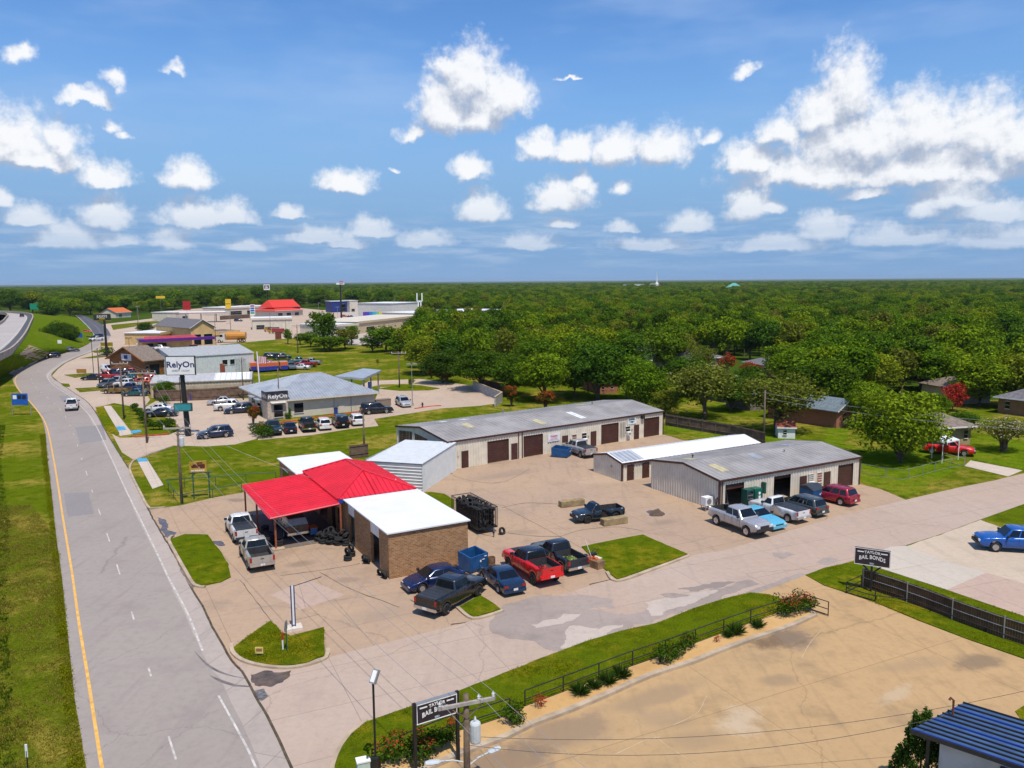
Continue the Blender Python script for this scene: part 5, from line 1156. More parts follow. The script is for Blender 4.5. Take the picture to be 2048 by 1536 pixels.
# ------------------------------------------------------------------ vehicles
KINDS = {
 # L, W, H, wheelbase, wheel radius, clearance, outline points (x as share of half length, top z), cab (rear0, rear1, front1, front0), belt, side panes, bed end
 'crew':    dict(L=5.85, W=2.02, H=1.93, wb=3.68, r=0.40, cl=0.40, top=[(-1,1.30),(-.30,1.32),(.34,1.24),(.44,1.22),(.90,1.12),(.97,1.02),(1,.84)], cab=(-.285,-.24,.20,.40), belt=1.26, panes=[(.05,.45),(.50,.90)], bed=-.29),
 'crew_lift':dict(L=5.90, W=2.08, H=2.12, wb=3.70, r=0.46, cl=0.58, top=[(-1,1.48),(-.30,1.50),(.34,1.42),(.44,1.40),(.90,1.31),(.97,1.20),(1,1.02)], cab=(-.285,-.24,.20,.40), belt=1.44, panes=[(.05,.45),(.50,.90)], bed=-.29),
 'ext':     dict(L=5.75, W=2.02, H=1.90, wb=3.64, r=0.40, cl=0.40, top=[(-1,1.28),(-.18,1.30),(.34,1.24),(.44,1.21),(.90,1.10),(.97,1.0),(1,.82)], cab=(-.17,-.12,.20,.40), belt=1.25, panes=[(.05,.33),(.38,.90)], bed=-.18),
 'regular': dict(L=5.70, W=2.00, H=1.85, wb=3.55, r=0.39, cl=0.38, top=[(-1,1.24),(-.02,1.26),(.36,1.20),(.46,1.17),(.90,1.06),(.97,.96),(1,.80)], cab=(-.01,.05,.22,.42), belt=1.21, panes=[(.10,.86)], bed=-.02),
 'mini':    dict(L=4.75, W=1.78, H=1.68, wb=2.85, r=0.36, cl=0.34, top=[(-1,1.12),(-.02,1.13),(.36,1.06),(.46,1.03),(.90,.93),(.97,.84),(1,.70)], cab=(-.01,.05,.22,.42), belt=1.07, panes=[(.10,.86)], bed=-.02),
 'sedan':   dict(L=4.80, W=1.82, H=1.46, wb=2.78, r=0.33, cl=0.20, top=[(-1,.86),(-.94,.98),(-.60,1.02),(-.2,.97),(.36,.96),(.46,.92),(.86,.76),(.96,.66),(1,.52)], cab=(-.66,-.36,.06,.42), belt=.97, panes=[(.14,.48),(.52,.88)], bed=None),
 'bigsedan':dict(L=5.35, W=1.98, H=1.45, wb=2.91, r=0.34, cl=0.20, top=[(-1,.84),(-.96,.98),(-.55,1.01),(-.2,.96),(.36,.95),(.46,.91),(.88,.80),(.97,.70),(1,.56)], cab=(-.52,-.36,.06,.38), belt=.96, panes=[(.10,.48),(.52,.90)], bed=None),
 'suv':     dict(L=4.75, W=1.90, H=1.70, wb=2.75, r=0.37, cl=0.25, top=[(-1,.95),(-.97,1.08),(-.2,1.06),(.40,1.04),(.50,1.01),(.86,.90),(.96,.78),(1,.60)], cab=(-.95,-.82,.10,.46), belt=1.05, panes=[(.08,.30),(.33,.60),(.63,.91)], bed=None),
 'bigsuv':  dict(L=5.30, W=2.03, H=1.88, wb=3.02, r=0.40, cl=0.30, top=[(-1,1.05),(-.97,1.18),(-.2,1.17),(.42,1.15),(.52,1.12),(.90,1.03),(.97,.9),(1,.7)], cab=(-.96,-.90,.16,.46), belt=1.16, panes=[(.05,.31),(.34,.62),(.65,.92)], bed=None),
 'hatch':   dict(L=4.40, W=1.80, H=1.47, wb=2.65, r=0.33, cl=0.20, top=[(-1,.80),(-.96,.98),(-.60,1.01),(-.2,.97),(.40,.95),(.50,.91),(.86,.75),(.96,.64),(1,.50)], cab=(-.86,-.52,.08,.48), belt=.97, panes=[(.18,.50),(.53,.90)], bed=None),
 'van':     dict(L=5.00, W=1.95, H=1.85, wb=3.05, r=0.35, cl=0.24, top=[(-1,1.0),(-.98,1.10),(.50,1.06),(.62,1.0),(.90,.86),(.97,.74),(1,.58)], cab=(-.96,-.93,.24,.62), belt=1.08, panes=[(.66,.92)], bed=None),
}
_vm = {}
def veh_meshes(kind):
 if kind in _vm: return _vm[kind]
 K = KINDS[kind]; hl = K['L'] / 2; W = K['W'] / 2; r = K['r']; cl = K['cl']; wb = K['wb'] / 2; out = {}
 xa = (-wb - 0.02 * hl, wb - 0.02 * hl); out['axles'] = xa
 def zt(x):
  u = x / hl; T = K['top']
  for (a, za), (b, zb) in zip(T[:-1], T[1:]):
   if u <= b: return za + (zb - za) * max(0, (u - a)) / (b - a)
  return T[-1][1]
 def hw(x):
  u = abs(x) / hl
  return W * (1 - 0.10 * max(0, u - 0.72) ** 1.5 / 0.28 ** 1.5 * (1.25 if x > 0 else 0.6))
 ra = r + 0.075
 S = [(u * hl, None) for u, _ in K['top']] + [(-hl * .5, None), (0, None), (hl * .25, None)]
 if K['bed'] is not None: S.append((K['bed'] * hl, None))
 st = []
 for x, _ in S:
  if all(abs(x - a) > ra + 0.02 for a in xa): st.append((x, cl + (0.10 if abs(x) > hl * .95 else 0)))
 for a in xa:
  st += [(a - ra - 0.012, cl), (a + ra + 0.012, cl)]
  for k in range(9):
   t = math.pi * k / 8; st.append((a - ra * math.cos(t), r + ra * math.sin(t) if 0 < k < 8 else r * 0.92))
 st.sort()
 mb = MB(); V = []; nring = 12
 for x, zb in st:
  t = zt(x); w = hw(x); zb = min(zb, t - 0.06); d = t - zb
  half = [(w * .93, zb), (w, zb + d * .22), (w * 1.0, zb + d * .55), (w * .985, zb + d * .82), (w * .94, zb + d * .95), (w * .80, t)]
  ring = [(x, -a, b) for a, b in half] + [(x, a, b) for a, b in reversed(half)]
  V += ring
 F = []; bedx = K['bed'] * hl if K['bed'] is not None else None
 for i in range(len(st) - 1):
  for j in range(nring):
   k = (j + 1) % nring
   if bedx is not None and j == 5 and st[i + 1][0] <= bedx + 1e-3 and st[i][0] >= -hl - 1e-3: continue   # open load bed
   F.append((i * nring + j, i * nring + k, (i + 1) * nring + k, (i + 1) * nring + j))
 F.append(tuple(range(nring))); F.append(tuple((len(st) - 1) * nring + j for j in range(nring - 1, -1, -1)))
 mb.add(V, F)
 out['body'] = mb.mesh('body', M_TRIM)
 out['body'].polygons.foreach_set('use_smooth', [True] * (len(F) - 2) + [False, False])
 # cab
 c0, c1, c2, c3 = [u * hl for u in K['cab']]; zb = K['belt']; zh = K['H']; w0 = W * .93; w1 = W * .73
 def lerp(a, b, t): return a + (b - a) * t
 mb = MB(); rings = []
 for t, ins in ((-.12, 0), (0, 0), (.86, 0), (.95, .03), (1.0, .14)):
  xs0, xs1, w = lerp(c0, c1, t) + ins, lerp(c3, c2, t) - ins, lerp(w0, w1, t) - ins * .8
  z = lerp(zb, zh, t if t < .9 else (.955 if t < .97 else 1.0)); ch = 0.10 if K['bed'] is not None else 0.17
  rings.append([(xs0, -w + ch, z), (xs0 + ch, -w, z), (xs1 - ch, -w, z), (xs1, -w + ch, z), (xs1, w - ch, z), (xs1 - ch, w, z), (xs0 + ch, w, z), (xs0, w - ch, z)])
 V = [p for rg in rings for p in rg]; F = []
 for i in range(4):
  for j in range(8): F.append((i * 8 + j, i * 8 + (j + 1) % 8, (i + 1) * 8 + (j + 1) % 8, (i + 1) * 8 + j))
 F.append(tuple(32 + j for j in range(8)))
 mb.add(V, F); out['cab'] = mb.mesh('cab', M_TRIM, True)
 def pane(A, B, C, D, u0, u1, v0, v1, off=0.014):
  A, B, C, D = map(Vector, (A, B, C, D)); n = (B - A).cross(D - A).normalized() * off
  P = lambda u, v: (A.lerp(B, u)).lerp(D.lerp(C, u), v) + n
  m = MB(); q = [P(u0, v0), P(u1, v0), P(u1, v1), P(u0, v1)]
  m.add(q + [p - n * 1.6 for p in q], [(0, 1, 2, 3), (0, 4, 5, 1), (1, 5, 6, 2), (2, 6, 7, 3), (3, 7, 4, 0)]); return m
 out['windshield'] = pane((c3, -w0, zb), (c3, w0, zb), (c2, w1, zh), (c2, -w1, zh), .07, .93, .05, .86).mesh('windshield', M_GLASS)
 out['rear_window'] = pane((c0, w0, zb), (c0, -w0, zb), (c1, -w1, zh), (c1, w1, zh), .08, .92, .10, .84).mesh('rear_window', M_GLASS)
 out['side'] = []
 for (u0, u1) in K['panes']:
  out['side'].append(pane((c0, -w0, zb), (c3, -w0, zb), (c2, -w1, zh), (c1, -w1, zh), u0, u1, .08, .82).mesh('side_window', M_GLASS))
  out['side'].append(pane((c3, w0, zb), (c0, w0, zb), (c1, w1, zh), (c2, w1, zh), 1 - u1, 1 - u0, .08, .82).mesh('side_window', M_GLASS))
 # lamps, bumpers, grille, plates, mirrors
 zf = zt(hl); zr = zt(-hl); wf = hw(hl); wr = hw(-hl); pick = bedx is not None
 zl = zt(hl * .95) - .14
 for s, nm in ((-1, 'hr'), (1, 'hl_')):
  m = MB(); m.box((hl - .07, s * wf * .78, zl - .06), (.22, wf * .36, .17)); out[nm] = m.mesh('headlight', M_HEAD)
 for s, nm in ((-1, 'tr'), (1, 'tl')):
  m = MB()
  if pick: m.box((-hl - .004, s * wr * .90, zr - .24), (.05, wr * .17, .36))
  else: m.box((-hl + .05, s * wr * .80, zr - (.02 if K['H'] > 1.6 else .12)), (.18, wr * .36, .20 if K['H'] > 1.6 else .16))
  out[nm] = m.mesh('taillight', M_TAIL)
 m = MB(); m.box((hl - .02, 0, zf - .08), (.10, wf * 1.05, .22 if not pick else .34)); out['grille'] = m.mesh('grille', M_TRIM)
 m = MB(); m.box((hl + .02, 0, cl + .17), (.16, wf * 1.96, .24)); out['front_bumper'] = m.mesh('front_bumper', M_TRIM)
 m = MB(); m.box((-hl - .03, 0, cl + (.22 if pick else .20)), (.16, wr * 1.94, .20)); out['rear_bumper'] = m.mesh('rear_bumper', M_CHROME if pick else M_TRIM)
 m = MB(); m.box((-hl - .12, 0, cl + (.24 if pick else .34)), (.02, .34, .16)); out['plate'] = m.mesh('number_plate', M_PLATE)
 for s, nm in ((-1, 'mr'), (1, 'ml')):
  m = MB(); m.box((c3 - .22, s * (W + .10), zb + .10), (.14, .24, .19)); out[nm] = m.mesh('mirror', M_TRIM)
 if pick:
  m = MB(); x0, x1 = -hl + .07, bedx - .02; wi = W * .80; zf_ = zr - .52
  m.add([(x0, -wi, zf_), (x1, -wi, zf_), (x1, wi, zf_), (x0, wi, zf_), (x0, -wi, zr + .005), (x1, -wi, zr + .005), (x1, wi, zr + .005), (x0, wi, zr + .005)], [(0, 1, 2, 3), (0, 4, 5, 1), (1, 5, 6, 2), (2, 6, 7, 3), (3, 7, 4, 0)])
  m.box(((x0 + -hl) / 2, 0, zr - .25), (.06, wi * 2, .5)); out['bed'] = m.mesh('load_bed', M_BEDLINER)
  m = MB(); m.box((-hl - .006, 0, zr - .22), (.012, .26, .06)); out['handle'] = m.mesh('tailgate_handle', M_TRIM)
  m = MB(); m.box(((x0 + x1) / 2, 0, zr + .025), (x1 - x0, wi * 2 + .05, .04))
  for k in range(1, 5): m.box((lerp(x0, x1, k / 5), 0, zr + .05), (.05, wi * 2, .014))
  out['tonneau'] = m.mesh('tonneau_cover', M_TONNEAU)
 pk = K['panes']; out['gaps'] = []                                              # door gaps
 for (u0, u1) in pk + [(1.0, 1.0)]:
  x = lerp(c0, c3, u0) - .04
  if x > c3 - .1: x = c3 - .12
  if any(abs(x - a) < ra for a in xa): continue
  for s in (-1, 1): out['gaps'].append(MB().box((x, s * (W - .001), (cl + zb) / 2 + .06), (.016, .014, zb - cl - .22)).mesh('door_gap', M_TRIM))
 # wheel: tyre with a rim inside
 tw = .24 if K['H'] > 1.6 else .21
 m = MB(); m.lathe([(r * .60, -tw / 2 + .02), (r * .86, -tw / 2), (r * .97, -tw / 2 + .03), (r, 0), (r * .97, tw / 2 - .03), (r * .86, tw / 2), (r * .60, tw / 2 - .02)], 20, axis='y')
 out['tyre'] = m.mesh('wheel', M_TYRE, True)
 m = MB(); m.lathe([(r * .62, -tw * .42), (r * .58, -tw * .30), (r * .14, -tw * .28), (.001, -tw * .34)], 16, axis='y'); m.lathe([(.001, tw * .34), (r * .14, tw * .28), (r * .58, tw * .30), (r * .62, tw * .42)], 16, axis='y')
 for k in range(5):
  a = 2 * math.pi * k / 5
  for s in (-1, 1): m.box((math.cos(a) * r * .36, s * tw * .36, math.sin(a) * r * .36), (r * .5, .03, r * .16), ax=(Vector((math.cos(a), 0, math.sin(a))), Vector((0, 1, 0)), Vector((-math.sin(a), 0, math.cos(a)))))
 out['rim'] = m.mesh('rim', M_RIM); out['tw'] = tw
 _vm[kind] = out; return out
def setmat(o, m, slot=0):
 o.material_slots[slot].link = 'OBJECT'; o.material_slots[slot].material = m
def vehicle(name, kind, col, label, cat, anchor, px, heading, group=None, rim=None, roof=None, hood=None, tonneau=False, bumper=None, load=None, z=0.0, far=False, metal=0.15):
 K = KINDS[kind]; Mh = veh_meshes(kind); hl = K['L'] / 2
 xa = Mh['axles']; wy = K['W'] / 2 - 0.02
 loc = {'RL': (xa[0], wy), 'RR': (xa[0], -wy), 'FL': (xa[1], wy), 'FR': (xa[1], -wy), 'C': (0, 0), 'REAR': (-hl, 0), 'FRONT': (hl, 0)}[anchor]
 h = RAD(heading); A = G(px[0], px[1], z)
 c = A - Vector((loc[0] * math.cos(h) - loc[1] * math.sin(h), loc[0] * math.sin(h) + loc[1] * math.cos(h), 0))
 root = thing(name, label, cat, (c.x, c.y, z + 0.03), h, group)
 pm = paint('paint_%d_%d_%d' % tuple(int(v * 1000) for v in col), col, metal)
 b = put('body', Mh['body'], root); setmat(b, pm)
 cb = put('cab', Mh['cab'], root); setmat(cb, paint('paint_%d_%d_%d' % tuple(int(v * 1000) for v in roof), roof) if roof else pm)
 put('windshield', Mh['windshield'], cb); put('rear_window', Mh['rear_window'], cb)
 for m in Mh['side']: put('side_window', m, cb)
 for s in (-1, 1):
  for x in xa:
   w = put('wheel', Mh['tyre'], root, (x, s * (K['W'] / 2 - Mh['tw'] / 2 + .015), K['r']))
   rm = put('rim', Mh['rim'], w)
   if rim: setmat(rm, rim)
 if far and 'bed' not in Mh: return root
 if 'bed' in Mh:
  put('load_bed', Mh['bed'], root)
  if tonneau: put('tonneau_cover', Mh['tonneau'], root)
 for k in ('tr', 'tl'): put('taillight', Mh[k], b)
 if far: return root
 for k in ('hr', 'hl_'): put('headlight', Mh[k], b)
 put('grille', Mh['grille'], b)
 fb = put('front_bumper', Mh['front_bumper'], root); rb = put('rear_bumper', Mh['rear_bumper'], root)
 if 'bed' not in Mh: setmat(fb, pm); setmat(rb, pm)
 if bumper: setmat(fb, bumper); setmat(rb, bumper)
 put('number_plate', Mh['plate'], rb)
 for k in ('mr', 'ml'): put('mirror', Mh[k], root)
 if 'handle' in Mh: put('tailgate_handle', Mh['handle'], b)
 for gm in Mh['gaps']: put('door_gap', gm, b)
 if hood:
  m = MB(); x0, x1 = K['cab'][3] * hl + .25, hl * .88; zz = lambda x: max(z_ for u, z_ in K['top'] if abs(u - x / hl) < .35) 
  T = K['top']; za = [z_ for u, z_ in T if abs(u - .44) < .03][0]; zb_ = [z_ for u, z_ in T if abs(u - .90) < .02][0]
  f = lambda x: za + (zb_ - za) * (x / hl - .44) / .46
  m.add([(x0, -.5, f(x0) + .012), (x1, -.36, f(x1) + .012), (x1, .36, f(x1) + .012), (x0, .5, f(x0) + .012)], [(0, 1, 2, 3)])
  m.add([(x0, -.5, f(x0) - .02), (x1, -.36, f(x1) - .02), (x1, .36, f(x1) - .02), (x0, .5, f(x0) - .02)], [(3, 2, 1, 0)])
  m.build('hood_stripe', M_TRIM, b)
 return root
WHITE = (0.72, 0.72, 0.71); BLACK = (0.010, 0.011, 0.013); SILVER = (0.50, 0.50, 0.51); NAVY = (0.010, 0.022, 0.065); RED = (0.60, 0.008, 0.010)
MAROON = (0.16, 0.012, 0.022); GREY = (0.10, 0.115, 0.12); BEIGE = (0.42, 0.39, 0.34); TEAL = (0.01, 0.06, 0.075)
V = vehicle
# beside the brick wing
v = V('pickup_truck', 'crew', BLACK, 'black crew cab pickup with covered bed by the small grass wedge', 'pickup truck', 'RR', (894,1231), 57, rim=M_BLACKRIM, tonneau=True, roof=(0.012, 0.018, 0.03))
v = V('pickup_truck', 'crew_lift', RED, 'bright red lifted pickup with a dark roof and hood stripe', 'pickup truck', 'RL', (1065,1171), 119, rim=M_BLACKRIM, roof=(0.008, 0.012, 0.025), hood=True, bumper=paint('paint_600_8_10', RED))
red_truck = v
v = V('pickup_truck', 'ext', (0.012, 0.020, 0.035), 'dark blue older pickup with chrome bumper beside the red truck', 'pickup truck', 'RL', (1121,1148), 119)
old_truck = v
V('sedan', 'sedan', (0.016, 0.045, 0.105), 'metallic blue sedan parked nose in by the blue dumpster', 'car', 'RL', (996,1188), 116, metal=0.4)
V('hatchback', 'hatch', (0.008, 0.020, 0.085), 'dark blue compact car parked along the brick wall', 'car', 'FL', (845,1187), 209, metal=0.3)
# left of the canopy
V('pickup_truck', 'ext', WHITE, 'white pickup with grey bed cover nearest the canopy', 'pickup truck', 'RL', (466,1086), 118, tonneau=True)
V('pickup_truck', 'ext', BEIGE, 'pale champagne pickup with open bed in front of the canopy', 'pickup truck', 'RL', (495,1141), 117, metal=0.3)
can_truck = V('pickup_truck', 'crew', (0.02, 0.02, 0.022), 'dark pickup with a camper shell under the red canopy', 'pickup truck', 'REAR', (597,1081), 119)
m = MB(); x0, x1 = -2.86, -.92
m.add([(x0, -.92, 1.30), (x1, -.92, 1.30), (x1, .92, 1.30), (x0, .92, 1.30), (x0 + .2, -.74, 1.86), (x1, -.74, 1.90), (x1, .74, 1.90), (x0 + .2, .74, 1.86)], [(0, 1, 5, 4), (1, 2, 6, 5), (2, 3, 7, 6), (3, 0, 4, 7), (4, 5, 6, 7)])
cs = m.build('camper_shell', paint('paint_shell', (0.20, 0.20, 0.20)), can_truck)
for k in range(6): MB().box((lerp_ := x0 + .35 + k * .28, 0, 1.895), (.04, 1.4, .03)).build('roof_rib', M_TRIM, cs)
# the yard
V('pickup_truck', 'mini', (0.010, 0.022, 0.036), 'small black pickup between the two concrete blocks', 'pickup truck', 'FL', (1176,1048), 200, rim=M_BLACKRIM)
V('pickup_truck', 'crew', (0.46, 0.45, 0.44), 'silver crew cab pickup backed beside the dumpster at the long metal building', 'pickup truck', 'RL', (1160,916), 119, tonneau=True, metal=0.4)
# in front of the metal shop
lift = V('pickup_truck', 'crew_lift', (0.44, 0.44, 0.455), 'lifted silver crew cab pickup facing the street by the metal shop', 'pickup truck', 'FR', (1491,1074), -62, rim=M_CHROME, metal=0.4)
V('sedan', 'bigsedan', (0.10, 0.44, 0.62), 'light blue sedan between the silver and white pickups', 'car', 'FR', (1521,1058), -60)
V('pickup_truck', 'regular', WHITE, 'white regular cab pickup with covered bed before the open garage', 'pickup truck', 'RL', (1574,1046), 121, tonneau=True)
V('suv', 'suv', (0.055, 0.068, 0.066), 'dark grey crossover between the white pickup and the dumpster', 'car', 'RL', (1614,1034), 121, metal=0.3)
V('suv', 'suv', (0.30, 0.010, 0.030), 'ruby red crossover at the far end of the metal shop', 'car', 'RL', (1680,1012), 126, metal=0.3)
V('pickup_truck', 'crew', (0.006, 0.085, 0.36), 'bright blue pickup on the gravel lot at the right edge', 'pickup truck', 'FL', (1991,1105), 167, metal=0.2)
V('pickup_truck', 'regular', RED, 'old red pickup under the white carport', 'pickup truck', 'FR', (1928,914), -28)
# credit union
rg = 'cars parked in the row by the credit union'
V('pickup_truck', 'crew', (0.012, 0.035, 0.05), 'dark teal pickup facing the lawn, first in the credit union row', 'pickup truck', 'FRONT', (551,873), -68, rg)
V('sedan', 'sedan', (0.008, 0.010, 0.022), 'black sedan, second from the hedge in the credit union row', 'car', 'REAR', (583,869), 112, rg)
V('pickup_truck', 'crew', BLACK, 'black pickup in the middle of the credit union row', 'pickup truck', 'REAR', (620,866), 112, rg)
V('suv', 'suv', (0.70, 0.69, 0.66), 'cream white crossover between two black vehicles in the credit union row', 'car', 'REAR', (652,862), 112, rg)
V('suv', 'bigsuv', BLACK, 'large black SUV in the credit union row', 'car', 'REAR', (687,858), 112, rg)
V('suv', 'suv', WHITE, 'white crossover at the end of the credit union row', 'car', 'REAR', (718,853), 112, rg)
V('suv', 'bigsuv', (0.008, 0.010, 0.018), 'long black SUV standing along the red kerb', 'car', 'RR', (738,830), 24)
V('suv', 'suv', (0.50, 0.51, 0.52), 'silver crossover parked by the light pole behind the credit union', 'car', 'FR', (801,815), -66, metal=0.4)
V('suv', 'suv', (0.010, 0.018, 0.055), 'dark blue crossover driving out past the tall sign', 'car', 'FL', (412,879), 206, metal=0.2)
V('sedan', 'bigsedan', (0.008, 0.012, 0.025), 'black sedan by the round hedge bushes', 'car', 'C', (321,833), 188)
V('sedan', 'sedan', (0.62, 0.63, 0.65), 'white sedan half hidden behind the black sedan', 'car', 'C', (316,824), 188)
V('sedan', 'sedan', (0.45, 0.45, 0.46), 'silver sedan by the wooden fence of the credit union', 'car', 'C', (443,809), 200, metal=0.4)
V('pickup_truck', 'crew', WHITE, 'white pickup parked before the credit union entrance', 'pickup truck', 'C', (464,820), 20)
V('suv', 'suv', (0.012, 0.02, 0.05), 'dark SUV in front of the white pickup at the credit union', 'car', 'C', (478,826), 205)
# on the road and in the car lot
V('pickup_truck', 'crew', WHITE, 'white pickup with a loaded bed driving up the frontage road', 'pickup truck', 'REAR', (143,823), 116)
V('suv', 'suv', (0.012, 0.012, 0.025), 'black SUV rounding the bend beside the slope paving', 'car', 'C', (103,716), -140)
V('suv', 'suv', (0.03, 0.04, 0.06), 'dark grey car farther up the bend', 'car', 'C', (143,704), 30)
V('pickup_truck', 'crew', WHITE, 'white truck coming down beside the yellow bakery sign', 'pickup truck', 'C', (193,682), -110)
V('suv', 'suv', (0.03, 0.025, 0.06), 'dark van behind the white truck at the crossing', 'car', 'C', (195,676), -110, far=True)
V('sedan', 'sedan', RED, 'red car waiting at the crossing beside the dark road', 'car', 'C', (173,666), 10, far=True)
V('suv', 'suv', (0.05, 0.015, 0.04), 'small dark car on the raised highway', 'car', 'C', (44,634), 120, z=HZ, far=True)
cl = 'vehicles for sale in the car lot'
for (k, kd, c, x, y, h, lb) in [
  ('sedan', 'sedan', (0.01, 0.016, 0.03), 186, 760, 185, 'black sedan at the front corner of the car lot'),
  ('pickup_truck', 'crew', (0.30, 0.015, 0.02), 214, 759, 5, 'dark red pickup behind the black sedan in the car lot'),
  ('van', 'van', WHITE, 217, 744, -35, 'white van facing the road in the car lot'),
  ('pickup_truck', 'crew', RED, 242, 739, 200, 'bright red pickup behind the white van in the car lot'),
  ('suv', 'suv', (0.012, 0.03, 0.09), 226, 752, 190, 'blue SUV just behind the white van'),
  ('suv', 'suv', (0.02, 0.02, 0.04), 240, 751, 190, 'black SUV in the middle of the car lot'),
  ('suv', 'suv', (0.30, 0.01, 0.02), 255, 750, 200, 'red SUV next to the wood shop porch'),
  ('suv', 'suv', TEAL, 264, 757, -70, 'teal car by the corner of the wood shop'),
  ('suv', 'suv', (0.08, 0.09, 0.10), 214, 774, -95, 'grey SUV facing away at the utility pole in the car lot'),
  ('suv', 'suv', (0.32, 0.34, 0.38), 236, 768, -95, 'pale silver SUV behind the brown pickup in the car lot'),
  ('pickup_truck', 'regular', (0.20, 0.13, 0.03), 234, 787, 175, 'brown and gold old pickup in the car lot'),
  ('pickup_truck', 'crew', WHITE, 256, 775, 170, 'white pickup in the back row of the car lot'),
  ('pickup_truck', 'crew', (0.015, 0.03, 0.10), 262, 784, 180, 'dark blue pickup behind the teal sedan'),
  ('sedan', 'sedan', (0.012, 0.075, 0.08), 271, 792, 182, 'teal sedan in the front row of the car lot'),
  ('suv', 'suv', (0.55, 0.10, 0.05), 281, 770, 190, 'orange SUV by the roof of the storage building'),
  ('suv', 'suv', (0.45, 0.06, 0.05), 292, 764, 190, 'faded red SUV at the back of the car lot'),
  ('suv', 'suv', (0.10, 0.012, 0.03), 250, 711, -90, 'maroon SUV alone on the lot beside the planter'),
  ('suv', 'suv', (0.02, 0.07, 0.12), 281, 706, -90, 'blue car just above the wood shop roof'),
  ('pickup_truck', 'crew', WHITE, 321, 701, 2, 'white crew cab pickup before the purple canopy building'),
  ('suv', 'suv', (0.55, 0.55, 0.55), 287, 692, 30, 'white SUV at the left end of the purple canopy'),
  ('suv', 'suv', (0.16, 0.012, 0.06), 305, 696, 10, 'dark magenta car under the purple canopy')]:
 V(k, kd, c, lb, 'pickup truck' if k == 'pickup_truck' else ('van' if k == 'van' else 'car'), 'C', (x, y), h, cl, far=(y < 720))
gf = 'vehicles parked on the field behind the metal warehouse'
for (k, kd, c, x, y, h, lb) in [
  ('suv', 'bigsuv', (0.012, 0.014, 0.03), 565, 719, 12, 'long black SUV on the field, nearer of two'),
  ('suv', 'suv', (0.015, 0.018, 0.04), 544, 717, 12, 'black SUV behind the longer one on the field'),
  ('pickup_truck', 'crew', (0.30, 0.34, 0.36), 622, 730, 175, 'silver pickup at the right end of the field row'),
  ('pickup_truck', 'crew', (0.30, 0.02, 0.02), 612, 734, 175, 'red pickup beside the silver one on the field'),
  ('pickup_truck', 'crew', (0.02, 0.08, 0.09), 598, 728, 20, 'teal pickup at the back of the field row'),
  ('sedan', 'sedan', (0.60, 0.61, 0.62), 601, 739, 178, 'white sedan in the front of the field row'),
  ('pickup_truck', 'crew', (0.10, 0.13, 0.15), 582, 739, -65, 'grey pickup next to the orange trailers'),
  ('pickup_truck', 'crew', (0.18, 0.012, 0.02), 522, 730, 10, 'maroon pickup by the flagpole')]:
 V(k, kd, c, lb, 'pickup truck' if k == 'pickup_truck' else 'car', 'C', (x, y), h, gf, far=True)
ff = 'cars on the far shop lots'
for (k, kd, c, x, y, h, lb) in [
  ('suv', 'suv', (0.02, 0.025, 0.06), 477, 643, 5, 'dark SUV on the lot behind the tan gable building'),
  ('sedan', 'sedan', (0.6, 0.6, 0.6), 511, 651, -80, 'white car by the row of thin poles'),
  ('sedan', 'sedan', (0.25, 0.02, 0.02), 663, 637, 40, 'small red car on the store lot'),
  ('suv', 'suv', (0.02, 0.04, 0.09), 676, 642, 10, 'dark blue car on the store lot by the lamp'),
  ('van', 'van', (0.06, 0.05, 0.30), 665, 648, -80, 'violet van at the corner of the store lot'),
  ('sedan', 'sedan', (0.30, 0.02, 0.03), 688, 634, 20, 'red car in the line at the store'),
  ('suv', 'suv', (0.03, 0.03, 0.05), 702, 636, 60, 'black SUV in the line at the store'),
  ('suv', 'suv', (0.6, 0.6, 0.58), 712, 638, 60, 'white SUV in the line at the store'),
  ('sedan', 'sedan', (0.45, 0.5, 0.56), 725, 640, 50, 'pale sedan in the line at the store'),
  ('sedan', 'sedan', (0.2, 0.35, 0.5), 738, 639, 15, 'light blue car before the rainbow trailer'),
  ('pickup_truck', 'crew', (0.6, 0.6, 0.6), 334, 642, 170, 'white pickup at the far filling station'),
  ('suv', 'suv', (0.55, 0.55, 0.55), 348, 644, 170, 'white car under the far filling station canopy'),
  ('suv', 'suv', (0.12, 0.015, 0.03), 357, 643, 170, 'maroon car at the far filling station')]:
 V(k, kd, c, lb, 'pickup truck' if k == 'pickup_truck' else ('van' if k == 'van' else 'car'), 'C', (x, y), h, ff, far=True)

